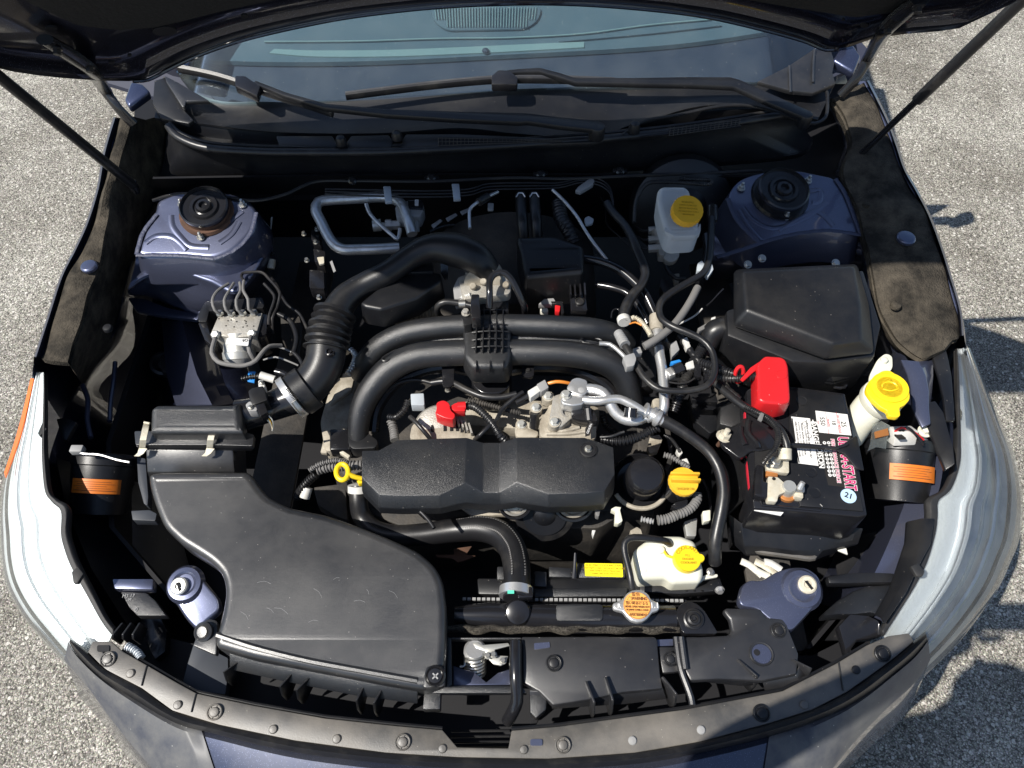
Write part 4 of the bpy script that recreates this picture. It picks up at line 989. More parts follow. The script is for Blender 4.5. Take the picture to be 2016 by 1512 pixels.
# ------------------------------------------------------------------ air intake snorkel
sn = thing('air_intake_snorkel', 'large dusty black intake snorkel in the lower left of the engine bay', 'air duct', P(620, 1180, 0.68))
SNO = [(289, 930), (320, 927), (490, 926), (503, 945), (525, 975), (570, 997), (643, 1011), (710, 1035), (772, 1060), (824, 1084), (857, 1113), (873, 1145), (879, 1201), (878, 1260), (876, 1310), (868, 1345), (838, 1358),
       (760, 1345), (640, 1322), (500, 1295), (424, 1273), (422, 1255), (437, 1205), (443, 1160), (436, 1128), (414, 1105), (385, 1086), (352, 1066), (320, 1035), (302, 990), (293, 960)]
ZSN = (0.767, 0.10, 0)
part('body', pillow([P(a, b, ZSN) for a, b in rounded(SNO, 16, 3)], 0.055, 0.0115), 'plastic_dusty', sn, angle=50)
part('crease', tube([P(a, b, (0.763, 0.10, 0)) for a, b in ((428, 1250), (500, 1274), (600, 1299), (700, 1318), (822, 1340))], 0.0055, 8), 'plastic_dusty', sn)
LIPT = [(452, 1290), (560, 1314), (700, 1342), (822, 1358)]
part('mouth_lip', loft([[P(a, b - 3, 0.728) for a, b in LIPT], [P(a, b + 9, 0.722) for a, b in LIPT], [P(a, b + 28, 0.708) for a, b in LIPT]], thick=0.005, tdir=Vector((0, 1, -0.3))), 'plastic_grain', sn, bevel=0.001)
for a, b in (((574, 1318), (556, 1370)), ((610, 1325), (587, 1377)), ((716, 1342), (705, 1398)), ((753, 1347), (738, 1403))):
    fin('O', (a, b), 0.732, 0.690, parent=sn, m='plastic')
fin('O', ((470, 1294), (446, 1341)), 0.732, 0.690, parent=sn, m='plastic')
# lug with a cross-head clip at the lower right corner
c = P(856, 1332, (0.738, 0.0, 0))
part('mount_lug', prism([P(a, b, 0.7555) for a, b in rounded([(838, 1312), (876, 1308), (876, 1352), (832, 1354)], 8)], 0.012), 'plastic_panel', sn, bevel=0.002)
s_ = part('screw_clip', lathe(P(857, 1331, 0.756), Vector((0, -0.15, 1)), [(0.0155, 0), (0.0155, 0.003), (0.0135, 0.005), (0.0115, 0.003), (0.010, 0.006), (0.003, 0.0065)], 26), 'plastic_gloss', sn)
for d in (Vector((1, 1, 0)), Vector((1, -1, 0))):
    part('cross_slot', obox(P(857, 1331, 0.7635), 0.011, 0.002, 0.001, d), 'ink_grey', s_)
c = P(402, 1245, 0.742)
part('mount_lug', prism([P(a, b, 0.742) for a, b in rounded([(384, 1262), (390, 1232), (410, 1218), (428, 1222), (426, 1290), (380, 1270)], 6)], 0.012), 'plastic_dusty', sn, bevel=0.002)
s_ = part('screw_clip', lathe(P(402, 1244, 0.743), Vector((-0.2, -0.35, 1)), [(0.015, 0), (0.015, 0.004), (0.012, 0.006), (0.009, 0.004), (0.008, 0.007), (0.002, 0.0075)], 24), 'plastic_dusty', sn)
import mathutils
g = Geo()
for i in range(16):                             # hairline scuffs on the lid
    a, b = (random.gauss(785, 22), random.gauss(1105, 16)) if i < 6 else (random.uniform(470, 820), random.uniform(1130, 1250))
    an = random.uniform(-0.4, 1.2); ln = random.uniform(8, 34)
    q = [P(a + math.cos(an + 0.3 * k) * ln * k * 0.5, b + math.sin(an + 0.3 * k) * ln * k * 0.5, ZSN) + Vector((0, 0, 0.0001)) for k in (-1, 0, 1)]
    g.join(tube(q, 0.00022, 4, step=0.004))
q = part('scuff_marks', g, 'conn_grey', sn); q['kind'] = 'stuff'
for i in range(26):                             # scuffs scratched into the lid
    a = random.choice([random.gauss(780, 40), random.uniform(330, 860)]); b = random.gauss(1110, 30) if a > 700 else random.uniform(960, 1280)
    if not (430 < a < 860 and 1040 + (a - 600) * 0.25 < b < 1290): continue
g = Geo()

# ------------------------------------------------------------------ bonnet-stay brackets, painted blue
def bracket(label, pts, z, boss, br, plug, extra=None):
    t = thing('support_bracket', label, 'bracket', P(*boss, 0.66), 'blue radiator support brackets')
    part('plate', prism([P(a, b, z) for a, b in rounded(pts, 18, 4)], 0.014, 0.003), 'paint_inner', t, bevel=0.005, seg=3)
    c = P(boss[0], boss[1], z); k = mpp(c) * br
    part('boss', lathe(c, Vector((0, -0.15, 1)), [(k * 1.2, -0.004), (k * 1.0, 0.004), (k * 0.75, 0.005), (k * 0.55, 0.001), (k * 0.5, 0.001)], 30), 'paint_inner', t)
    p = part('plug', lathe(P(plug[0], plug[1], z), Vector((-0.1, -0.2, 1)), [(0.0145, 0), (0.0145, 0.007), (0.012, 0.009), (0.006, 0.009), (0.005, 0.006)], 26), plug[2], t)
    part('slot', obox(P(plug[0], plug[1], z) + Vector((0, -0.002, 0.0088)), 0.004, 0.018, 0.0015, Vector((0.9, 0.5, 0))), 'void', p)
    return t
bracket('blue painted bracket with a round plug, left of the snorkel', [(333, 1150), (338, 1130), (360, 1120), (385, 1124), (405, 1150), (430, 1180), (432, 1200), (405, 1222), (389, 1240), (365, 1215), (345, 1182), (330, 1168)], (0.705, 0.28, 0), (364, 1150), 32, (356, 1155, 'zinc'))
bracket('blue painted bracket with a beige round plug, right of the radiator', [(1453, 1192), (1463, 1152), (1476, 1142), (1500, 1144), (1530, 1125), (1560, 1117), (1590, 1118), (1612, 1135), (1618, 1158), (1605, 1190), (1560, 1240), (1540, 1236), (1510, 1214), (1490, 1196)], (0.728, 0.06, 0), (1578, 1160), 36, (1588, 1152, 'lead'))

# ------------------------------------------------------------------ headlights
def headlight(inner, outer, lines, side):
    fl = 0.35 if side < 0 else 1.0  # left bowl flattened to hold the white sun glare
    h = thing('headlight', None, None, P(*inner[len(inner) // 2], 0.6)); h.parent = car; h.location = P(*inner[len(inner) // 2], 0.6) - WL(car)
    def row(t, z): return rowsn(inter2(inner, outer, t), (z - 0.034, 0.14, 0))
    zi = 0.735; part('lens', loft([row(0, zi + 0.012), row(0.15, zi + 0.02), row(0.4, zi + 0.012), row(0.7, zi - 0.015), row(0.9, zi - 0.06), row(0.99, zi - 0.11), row(1.0, zi - 0.16)]), 'lens', h, angle=70)
    part('reflector', loft([row(0.02, zi + 0.004), row(0.12, zi - 0.002), row(0.25, zi - 0.010 * fl), row(0.38, zi - 0.022 * fl), row(0.395, zi - 0.006), row(0.43, zi - 0.004), row(0.445, zi - 0.026 * fl), row(0.55, zi - 0.034 * fl), row(0.65, zi - 0.036 * fl), row(0.665, zi - 0.020 * fl), row(0.70, zi - 0.020 * fl), row(0.715, zi - 0.040 * fl), row(0.80, zi - 0.055), row(0.93, zi - 0.13)], thick=0.003), 'reflector_glare' if side < 0 else 'reflector', h, angle=70)
    for t, z, r, m in lines:
        part('bezel_line', sweep(row(t, z), r, 8), m, h)
    part('housing_edge', loft([row(-0.10, zi + 0.012), row(-0.04, zi + 0.018), row(0.04, zi + 0.016)], thick=0.010), 'rubber_matte', h, bevel=0.0015)
    part('housing', loft([row(-0.10, zi + 0.010), row(-0.10, zi - 0.09), row(0.3, zi - 0.20)], thick=0.003), 'void', h)
    return h
HLI = [(86, 733), (86, 780), (85, 830), (84, 890), (90, 962), (104, 985), (124, 1004), (124, 1050), (133, 1085), (146, 1117), (173, 1166), (201, 1218), (222, 1246)]
HLO = [(66, 733), (50, 790), (34, 850), (18, 900), (4, 955), (-2, 1010), (-2, 1060), (2, 1110), (14, 1160), (45, 1215), (90, 1268), (132, 1312), (172, 1356)]
hl = headlight(HLI, HLO, [(0.72, 0.690, 0.004, 'dash'), (0.86, 0.66, 0.003, 'rubber_matte')], -1)
part('side_marker', loft([rowsn([(60, 745), (47, 800), (34, 850), (20, 895), (8, 930)], 0.72), rowsn([(66, 745), (54, 800), (42, 850), (27, 895), (10, 940)], 0.725)], thick=0.004), 'amber_lens', hl)
HRI = [(1884, 686), (1887, 740), (1888, 800), (1889, 870), (1886, 915), (1868, 962), (1842, 984), (1840, 1015), (1836, 1050), (1820, 1105), (1798, 1150), (1768, 1200), (1739, 1247)]
HRO = [(1911, 686), (1932, 735), (1952, 785), (1975, 840), (1996, 890), (2010, 950), (2014, 1010), (2006, 1065), (1990, 1105), (1961, 1166), (1900, 1250), (1840, 1312), (1790, 1352)]
hr = headlight(HRI, HRO, [(0.55, 0.722, 0.0035, 'milky_grey'), (0.70, 0.700, 0.003, 'milky'), (0.84, 0.672, 0.003, 'dash')], 1)
for hh, I_, O_, t0_, t1_ in ((hl, HLI, HLO, 0.05, 0.30), (hr, HRI, HRO, 0.04, 0.30)):
    g = Geo()
    A_, B_ = rowsn(inter2(I_, O_, t0_), (0.699, 0.14, 0), 16), rowsn(inter2(I_, O_, t1_), (0.686, 0.14, 0), 16)
    for a, b in list(zip(A_, B_))[60 if hh is hl else 70:]: sweep([a, b], 0.0011, 4, g=g)
    q = part('reflector_flutes', g, 'chrome', hh); q['kind'] = 'stuff'
for s, O_ in ((-1, HLO), (1, HRO)):                 # bumper flank under the lamp
    top_ = [p + Vector((-s * 0.004, 0.0, 0)) for p in rowsn(O_, (0.699 - 0.158, 0.14, 0))]
    part('bumper_flank', loft([[p + Vector((-s * 0.05, 0.03, 0.05)) for p in top_], top_, [p + Vector((s * 0.015, -0.005, -0.1)) for p in top_], [Vector((p.x, p.y, 0.2)) for p in top_]]), 'paint', bumper, angle=60)
# housing tabs on the inner edges
def tab(key, pts, z, m, parent, name='tab'):
    return part(name, prism(V(key, pts, z), 0.008), m, parent, bevel=0.0015)
tab('B2', [(300, 470), (265, 550), (280, 572), (330, 520)], 0.752, 'rubber_matte', hl)
tab('B3', [(488, 160), (500, 235), (530, 235), (570, 170), (530, 120)], 0.752, 'rubber_matte', hl)
tab('A7', [(1560, 540), (1600, 560), (1645, 650), (1640, 690), (1600, 650)], 0.752, 'rubber_matte', hr)
tab('B6', [(1085, 290), (1130, 270), (1170, 320), (1160, 350), (1120, 350)], 0.752, 'rubber_matte', hr)
# backs of the lamp units seen inside the bay
def lamp_back(label_w, c, r, dirv, lab, par, body):
    t = thing('bulb_housing', label_w, 'headlight housing', c)
    part('drum', lathe(c, dirv, [(r * 0.9, -0.10), (r * 0.98, -0.03), (r, 0.0), (r * 1.05, 0.004), (r * 1.05, 0.012), (r * 0.95, 0.016)], 36), 'plastic', t)
    return t
# ------------------------------------------------------------------ engine block and dark mass under the plenum
eb = thing('engine_block', 'dirty dark engine block low in the middle of the bay, mostly hidden', 'engine', Vector((0, 0.3, 0.3)))
g = Geo(); prism([P(a, b, 0.66) for a, b in ((640, 790), (760, 740), (900, 730), (1200, 740), (1310, 800), (1330, 900), (1290, 1000), (1150, 1010), (900, 1005), (720, 1000), (650, 900))], 0.25, 0.02, g=g)
part('crankcase', g, 'grimy', eb, bevel=0.01)
part('cylinder_head', prism([P(a, b, 0.685) for a, b in rounded([(655, 745), (705, 740), (690, 800), (680, 880), (640, 890), (630, 830)], 10)], 0.1), 'dirty_alu', eb, bevel=0.006)
part('cylinder_head', prism([P(a, b, 0.66) for a, b in rounded([(1250, 780), (1310, 780), (1325, 880), (1300, 960), (1255, 950)], 10)], 0.1), 'grimy', eb, bevel=0.006)
part('timing_cover', prism([P(a, b, 0.655) for a, b in rounded([(730, 975), (1210, 975), (1230, 1010), (1180, 1040), (800, 1040), (725, 1010)], 12)], 0.15), 'grimy', eb, bevel=0.005)
part('top_casting', prism([P(a, b, 0.69) for a, b in rounded([(900, 790), (1060, 788), (1180, 800), (1180, 835), (1040, 845), (900, 835)], 10)], 0.05), 'dirty_alu', eb, bevel=0.006)
part('bell_housing', lathe(Vector((0.0, 0.70, 0.60)), Vector((0, 1, 0.25)), [(0.16, -0.1), (0.19, -0.05), (0.19, 0.1), (0.1, 0.14)], 30), 'grimy', eb)
part('lower_stay', prism(V('A8', [(1400, 1060), (1560, 1010), (1700, 1090), (1800, 1110), (1950, 1115), (2016, 1100), (2016, 1150), (1700, 1140), (1520, 1150)], 0.70), 0.01), 'dirty_alu', eb, bevel=0.002)
part('fork', prism(V('A8', [(1230, 1440), (1370, 1440), (1370, 1395), (1510, 1375), (1465, 1440), (1540, 1450), (1440, 1490), (1400, 1500), (1360, 1470), (1240, 1460)], 0.62), 0.006), 'rust', eb, bevel=0.001)
for (a, b), r, ln in (((1014, 992), 33, 0.03), ((1130, 989), 42, 0.03)):
    c = P(a, b, 0.735 if a < 1100 else 0.728); k = mpp(c) * r; ax = Vector((0.05, -0.80, 0.60))
    t = thing('pulley', 'belt pulley with hex bolt, ' + ('left' if a < 1100 else 'right') + ' of the pair below the engine cover', 'pulley', c)
    part('rim', lathe(c, ax, [(k, -0.03), (k * 1.04, -0.026), (k * 1.04, 0.0), (k * 0.98, 0.004), (k * 0.86, 0.004), (k * 0.84, -0.004), (k * 0.66, -0.004)], 36), 'plastic_gloss', t)
    part('face', lathe(c, ax, [(k * 0.82, -0.006), (k * 0.8, 0.001), (k * 0.66, 0.002), (k * 0.62, -0.002), (k * 0.45, -0.002), (k * 0.42, 0.003), (k * 0.2, 0.003)], 36), 'cast_alu' if a < 1100 else 'dirty_alu', t)
    part('bolt', hexb(c + ax.normalized() * 0.002, ax, 0.0085, 0.009), 'steel', t)
c = P(1072, 1012, 0.70)
t = thing('crank_pulley', 'ribbed black crank pulley and belt in the shade below the engine cover', 'pulley', c)
for i in range(7):
    part('groove', lathe(c + Vector((0, -0.8, 0.6)) * (-0.006 * i), Vector((0, -0.8, 0.6)), [(0.048, 0), (0.052, 0.0015), (0.052, 0.003), (0.048, 0.0045)], 32), 'rubber', t)
part('hub', lathe(c, Vector((0, -0.8, 0.6)), [(0.04, 0.0), (0.038, 0.008), (0.02, 0.006), (0.01, 0.012)], 30), 'plastic', t)

# ------------------------------------------------------------------ grey engine cover in front
ec = thing('engine_cover', 'long matt black plastic engine cover with a sunken centre and one bolt', 'engine cover', P(960, 930, 0.74))
st_x = [713, 746, 782, 850, 919, 951, 984, 1017, 1090, 1151, 1182, 1207]
up_y = [887, 886, 866, 863, 861, 871, 871, 861, 861, 861, 871, 880]
lo_y = [940, 974, 977, 977, 952, 972, 972, 948, 972, 974, 968, 934]
lo_x = [712, 746, 790, 866, 915, 951, 984, 1017, 1080, 1150, 1190, 1210]
lo_y = [940, 974, 976, 975, 950, 970, 970, 949, 973, 971, 967, 934]
zz_ = [0.790, 0.793, 0.795, 0.797, 0.798, 0.783, 0.783, 0.798, 0.798, 0.797, 0.794, 0.790]
U = [P(a, b, z) for a, b, z in zip(st_x, up_y, zz_)]; L = [P(a, b, z) for a, b, z in zip(lo_x, lo_y, zz_)]
LL = [P(a, b + (26 if i not in (4, 5, 6, 7) else 24 if i in (5, 6) else 40), z - 0.022) for i, (a, b, z) in enumerate(zip(lo_x, lo_y, zz_))]
UU = [p + Vector((0, 0.004, -0.04)) for p in U]; LLL = [p + Vector((0, 0, -0.02)) for p in LL]
g = Geo(); loft([UU, U, [u * 0.5 + l * 0.5 for u, l in zip(U, L)], L, LL, LLL], g=g)
n = len(U); g.add([UU[0], U[0], L[0], LL[0], LLL[0], UU[-1], U[-1], L[-1], LL[-1], LLL[-1]], [(0, 1, 2, 3, 4), (9, 8, 7, 6, 5)])
part('cover', g, 'plastic_grain', ec, bevel=0.0022, seg=2, angle=24, bang=8)
c = P(1158, 885, 0.7985)
w_ = part('bolt_recess', lathe(c, UP, [(0.0145, -0.004), (0.0148, 0.0006), (0.0125, 0.0012), (0.0115, -0.004), (0.0112, -0.004)], 28), 'plastic', ec)
part('recess_floor', lathe(c, UP, [(0.0122, 0.0003), (0.012, 0.0007)], 24), 'void', ec)
part('bolt', hexb(c + Vector((0, 0, 0.001)), UP, 0.0052, 0.006), 'steel', ec)

# ------------------------------------------------------------------ intake manifold
im = thing('intake_manifold', 'black arched intake manifold with four fat runners in the centre of the bay', 'intake manifold', P(960, 680, 0.66))
def T3(key, pts, rpx, m, parent, name, n=20, **k):
    p = V(key, pts); r = [mpp(q) * x for q, x in zip(p, rpx if isinstance(rpx, (list, tuple)) else [rpx] * len(p))]
    return part(name, tube(p, r, n, **k), m, parent)
T3('O', [(712, 735, 0.72), (722, 712, 0.76), (748, 682, 0.795), (795, 657, 0.82), (850, 646, 0.83), (920, 641, 0.832), (1010, 640, 0.832), (1100, 643, 0.832), (1170, 648, 0.825), (1215, 662, 0.80), (1235, 680, 0.775)], [23, 23, 23, 22, 22, 22, 22, 22, 22, 22, 20], 'plastic_grain', im, 'runner')
T3('O', [(706, 866, 0.70), (706, 840, 0.72), (712, 805, 0.745), (730, 768, 0.77), (765, 728, 0.795), (812, 704, 0.81), (870, 696, 0.815), (960, 694, 0.815), (1060, 694, 0.815), (1130, 698, 0.81), (1185, 710, 0.80), (1222, 735, 0.78), (1240, 775, 0.75), (1250, 820, 0.71)], [20, 21, 23, 25, 26, 26, 26, 26, 26, 26, 26, 25, 23, 22], 'plastic_grain', im, 'runner')
part('runner_foot', prism([P(a, b, 0.715) for a, b in rounded([(683, 868), (690, 850), (722, 850), (745, 868), (740, 882), (692, 884)], 8)], 0.03), 'plastic', im, bevel=0.003)
part('web', loft([V('O', [(728, 735, 0.782), (785, 680, 0.805), (870, 655, 0.822), (960, 652, 0.824), (1060, 654, 0.824), (1160, 662, 0.817), (1222, 690, 0.79)]), V('O', [(745, 750, 0.775), (800, 700, 0.797), (870, 680, 0.812), (960, 678, 0.812), (1060, 678, 0.812), (1160, 688, 0.805), (1215, 715, 0.78)])], thick=0.01), 'plastic_grain', im)
part('lower_arch', tube(V('O', [(735, 850, 0.69), (745, 800, 0.715), (790, 748, 0.745), (870, 722, 0.76), (960, 735, 0.76), (1060, 722, 0.76), (1140, 730, 0.755), (1200, 765, 0.73), (1215, 820, 0.69)]), 0.011, 10), 'plastic_gloss', im)
part('plenum_bowl', prism(V('O', rounded([(925, 728), (1010, 728), (1005, 760), (985, 775), (950, 775), (930, 760)], 14), 0.765), 0.06), 'plastic_gloss', im, bevel=0.01, seg=3)
# gathered centre block with its egg-crate ribbing
ctop = [(918, 612), (998, 612), (1006, 640), (1006, 700), (998, 722), (930, 722), (914, 700), (912, 640)]
part('collector', prism(V('O', ctop, 0.842), 0.05, 0.004), 'plastic_grain', im, bevel=0.008, seg=3, angle=60)
part('collector_neck', prism(V('O', [(930, 572), (1000, 572), (1002, 615), (925, 615)], 0.848), 0.04), 'plastic', im, bevel=0.005)
for i, x in enumerate((1270, 1315, 1358, 1402, 1445)):
    part('long_rib', obox((v1('A5', x, 890, 0.852) + v1('A5', x + 2, 1195, 0.842)) / 2, 0.0022, (v1('A5', x, 890, 0.852) - v1('A5', x, 1195, 0.842)).length, 0.012), 'plastic', im, bevel=0.0006)
for y in (910, 960, 1005, 1050, 1100, 1150):
    a, b = v1('A5', 1240, y + 8, 0.8475), v1('A5', 1478, y + 2, 0.8475)
    part('cross_rib', tube([a, a * 0.7 + b * 0.3 + Vector((0, 0, 0.003)), a * 0.3 + b * 0.7 + Vector((0, 0, 0.003)), b], 0.0016, 6, step=0.01), 'plastic', im)
for x in (1272, 1362, 1450):
    part('foot_rib', obox(v1('A5', x, 1280, 0.838), 0.0022, 0.016, 0.012), 'plastic', im)
for q in ([(1040, 1270), (1125, 1270), (1120, 1400), (1100, 1415), (1045, 1412)], [(1565, 1265), (1650, 1260), (1652, 1340), (1630, 1355), (1570, 1345)]):
    part('mount_tab', prism(V('A5', rounded(q, 12), 0.79), 0.006), 'plastic_gloss', im, bevel=0.001)
part('screw', hexb(v1('A5', 1612, 1310, 0.79), UP, 0.004, 0.004), 'dark_metal', im)
part('screw', hexb(v1('A5', 1080, 1440, 0.77), UP, 0.004, 0.008), 'steel', im)
for q in ([(650, 1225), (740, 1175), (768, 1180), (765, 1195), (690, 1240), (655, 1245)], [(1965, 1100), (2016, 1085), (2060, 1095), (2100, 1110), (2090, 1125), (1980, 1125)]):
    part('boss_loop', tube(V('A5', q, 0.822), 0.0022, 6, closed=True), 'plastic', im)

# ------------------------------------------------------------------ throttle body
tb = thing('throttle_body', 'cast aluminium throttle body between the intake duct and the manifold', 'throttle body', P(955, 565, 0.78))
part('casting', lathe(P(952, 555, 0.86), Vector((0, -0.75, 0.35)), [(0.030, -0.04), (0.036, -0.035), (0.036, -0.02), (0.032, -0.016), (0.032, 0.0), (0.036, 0.004), (0.036, 0.018)], 30), 'dirty_alu', tb)
part('flange', prism(V('A5', rounded([(1150, 690), (1280, 640), (1400, 625), (1500, 690), (1495, 800), (1180, 840)], 25), 0.868), 0.02), 'cast_alu', tb, bevel=0.004)
for x, y in ((1250, 730), (1318, 700), (1465, 720)):
    part('post', lathe(v1('A5', x, y + 30, 0.868), Vector((0, -0.5, 1)), [(0.006, -0.02), (0.0065, 0.012), (0.005, 0.014)], 14), 'dirty_alu', tb)
part('motor_cover', prism(V('A5', rounded([(1115, 760), (1150, 690), (1185, 680), (1190, 830), (1125, 835)], 15), 0.862), 0.03), 'conn_grey', tb, bevel=0.003)
part('sensor', prism(V('A5', [(1235, 800), (1290, 800), (1300, 960), (1235, 960), (1228, 880)], 0.882), 0.03), 'plastic_gloss', tb, bevel=0.003)
part('sensor_screw', hexb(v1('A5', 1200, 930, 0.866), UP, 0.006, 0.009), 'cast_alu', tb)
part('sensor_lug', prism(V('A5', rounded([(1175, 950), (1240, 945), (1240, 1000), (1190, 1010)], 10), 0.864), 0.03), 'plastic', tb, bevel=0.002)
part('hose_stub', tube(V('A5', [(1230, 805, 0.87), (1180, 825, 0.862), (1140, 845, 0.85)]), 0.0035, 8, ribs=(0.004, 0.0012)), 'conn_white', tb)
single('breather_pipe', tube(V('A5', [(1357, 890, 0.872), (1357, 800, 0.892), (1360, 710, 0.90), (1400, 665, 0.905), (1460, 665, 0.905), (1510, 720, 0.895), (1550, 800, 0.878), (1585, 880, 0.855), (1590, 920, 0.83)]), 0.0062, 14), 'plastic_gloss', 'black hooked breather pipe arching over the throttle body', 'pipe')
single('vacuum_pipe', tube(V('A5', [(1240, 880, 0.862), (1150, 862, 0.862), (1060, 855, 0.862), (1015, 880, 0.855), (1015, 930, 0.83), (1040, 960, 0.80)]), 0.0058, 12), 'rubber', 'short black vacuum pipe left of the throttle body', 'pipe')
part('hose_clamp', lathe(v1('A5', 1175, 868, 0.862), Vector((1, 0.05, 0)), [(0.0075, -0.006), (0.0078, 0.006)], 16), 'steel', tb)

# ------------------------------------------------------------------ intake duct with bellows
du = thing('intake_duct', 'thick black intake duct with a ribbed bellows between throttle and air filter box', 'intake duct', P(690, 600, 0.72))
T3('O', [(962, 535, 0.875), (935, 508, 0.90), (895, 492, 0.91), (850, 488, 0.91), (810, 505, 0.90), (765, 536, 0.885), (715, 562, 0.87), (680, 588, 0.86), (660, 620, 0.85)], [26, 33, 34, 28, 24, 23, 24, 28, 31], 'plastic', du, 'upper_pipe', n=28)
T3('O', [(660, 616, 0.851), (652, 640, 0.845), (646, 665, 0.838), (642, 688, 0.83)], [38, 39, 40, 41], 'rubber', du, 'bellows', n=32, ribs=(0.0135, 0.008))
T3('O', [(643, 684, 0.83), (640, 708, 0.822), (630, 732, 0.812), (612, 756, 0.802), (592, 774, 0.795)], [39, 38, 38, 38, 38], 'rubber', du, 'elbow', n=28)
c = P(590, 775, 0.795); ax = (P(570, 787, 0.79) - P(612, 757, 0.80))
part('cuff', lathe(c, ax, [(0.039, -0.022), (0.042, -0.02), (0.042, 0.004), (0.039, 0.006)], 36), 'rubber', du)
cl = part('clamp', lathe(P(575, 782, 0.792), ax, [(0.0405, -0.006), (0.0415, -0.006), (0.0415, 0.006), (0.0405, 0.006)], 36), 'bright_alu', du)
part('clamp_screw', tube([P(578, 790, 0.828), P(590, 806, 0.815), P(598, 812, 0.805)], 0.005, 8), 'steel', cl)
for i in range(9):
    part('clamp_slot', obox(P(566 + i * 2.0, 765 + i * 2.6, 0.8335 - i * 0.0004), 0.008, 0.0012, 0.0006, ax), 'ink', cl)
T3('O', [(585, 780, 0.79), (555, 792, 0.785), (525, 803, 0.782), (498, 812, 0.78), (470, 818, 0.778)], [34, 31, 29, 30, 32], 'plastic_gloss', du, 'sensor_tube', n=28)
part('rivet', lathe(v1('A5', 302, 1190, 0.862), UP, [(0.008, -0.004), (0.008, 0.003), (0.006, 0.004), (0.005, 0.001), (0.003, 0.001), (0.003, 0.004)], 20), 'plastic_gloss', du)
maf = thing('airflow_sensor', 'small black airflow sensor with a plug of thin wires on top of the intake tube', 'sensor', P(505, 790, 0.81))
part('body', prism(V('A4', rounded([(1440, 1310), (1465, 1290), (1540, 1275), (1562, 1360), (1560, 1370), (1480, 1400), (1455, 1380)], 10), 0.832), 0.03), 'plastic', maf, bevel=0.002)
part('mount', prism(V('A4', rounded([(1420, 1400), (1450, 1375), (1490, 1400), (1500, 1440), (1440, 1440)], 12), 0.822), 0.02), 'conn_grey', maf, bevel=0.002)
part('mount', prism(V('A4', rounded([(1505, 1240), (1540, 1235), (1550, 1285), (1510, 1290)], 10), 0.822), 0.02), 'conn_white', maf, bevel=0.002)
for x, y in ((1455, 1418), (1528, 1255)):
    part('screw', hexb(v1('A4', x, y, 0.824), UP, 0.0035, 0.003), 'steel', maf)
part('plug', prism(V('A4', rounded([(1490, 1405), (1545, 1388), (1568, 1450), (1520, 1475)], 6), 0.834), 0.02), 'plastic_gloss', maf, bevel=0.002)
for i, m in enumerate(('wire_white', 'wire_white', 'amber_plastic', 'plastic', 'wire_white')):
    part('wire', tube(V('A4', [(1525 + i * 9, 1460, 0.826), (1560 + i * 9, 1495, 0.815), (1590 + i * 4, 1530, 0.80), (1600, 1560 + i * 3, 0.78)]), 0.0011, 5), m, maf)

# ------------------------------------------------------------------ resonators
rl = thing('resonator_box', 'dusty black angular resonator box to the left of the throttle body, below the duct', 'resonator', P(790, 580, 0.78))
part('box', prism(V('A5', [(497, 860), (740, 662), (1030, 655), (1042, 715), (870, 830), (640, 905), (530, 885)], 0.872), 0.05, 0.004), 'plastic', rl, bevel=0.006, seg=3, angle=50)
part('top_box', prism(V('A5', rounded([(828, 640), (832, 612), (930, 545), (975, 548), (985, 655), (832, 660)], 10), 0.877), 0.05), 'plastic', rl, bevel=0.005, seg=3)
part('stay', prism(V('A5', [(1030, 590), (1085, 588), (1080, 700), (1060, 705), (1035, 660)], 0.86), 0.004), 'plastic_gloss', rl, bevel=0.001)
rr_ = thing('resonator_box', 'large smooth black resonator box in shade to the right of the throttle body', 'resonator', P(1080, 520, 0.80))
part('box', pillow(V('A5', rounded([(1530, 420), (1780, 410), (1980, 480), (1985, 655), (1590, 690), (1560, 520)], 30), (0.80, 0.12, 0)), 0.09, 0.010), 'plastic', rr_, angle=50)
for i, x in enumerate((1890, 1920, 1955, 1985)):
    part('bracket_rib', obox(v1('A5', x, 790, 0.82), 0.003, 0.03, 0.02), 'plastic_gloss', rr_)
part('bracket', prism(V('A5', rounded([(1890, 800), (1990, 800), (2005, 915), (1895, 910)], 10), 0.818), 0.012), 'plastic_gloss', rr_, bevel=0.002)
part('grommet', lathe(v1('A5', 1953, 856, 0.819), UP, [(0.009, 0), (0.009, 0.003), (0.007, 0.004), (0.006, 0.002), (0.001, 0.002)], 22), 'rubber', rr_)

# ------------------------------------------------------------------ air filter box
ab = thing('air_filter_box', 'dusty black air filter box with two metal spring clips, left of the engine', 'air filter box', P(390, 860, 0.66))
ZA1 = (0.80, 0.0, 0)
part('lid', pillow(V('B2', rounded([(1065, 375), (1110, 342), (1640, 342), (1700, 330), (1720, 540), (1060, 540)], 20), (0.79, 0.10, 0)), 0.04, 0.010), 'plastic_grain', ab, angle=50)
part('flange', prism(V('B2', rounded([(952, 535), (1300, 532), (1700, 530), (1800, 560), (1790, 640), (1500, 632), (960, 632)], 12), (0.782, 0.0, 0)), 0.012), 'plastic_dusty', ab, bevel=0.003)
part('lower_flange', prism(V('B2', rounded([(965, 600), (1780, 600), (1780, 655), (1300, 650), (965, 645)], 8), 0.770), 0.010), 'plastic_dusty', ab, bevel=0.002)
part('lower_body', loft([V('B2', [(1030, 640), (1300, 645), (1650, 650)], 0.764), V('B2', [(1040, 830), (1300, 830), (1665, 830)], 0.735), V('B2', [(1060, 900), (1300, 900), (1665, 900)], 0.70)], thick=0.02), 'plastic_dusty', ab, bevel=0.003)
part('side_wall', loft([V('B2', [(1650, 645), (1655, 760), (1665, 860)], (0.75, 0, 0)), V('B2', [(1730, 655), (1735, 760), (1742, 860)], 0.70)], thick=0.01), 'plastic', ab)
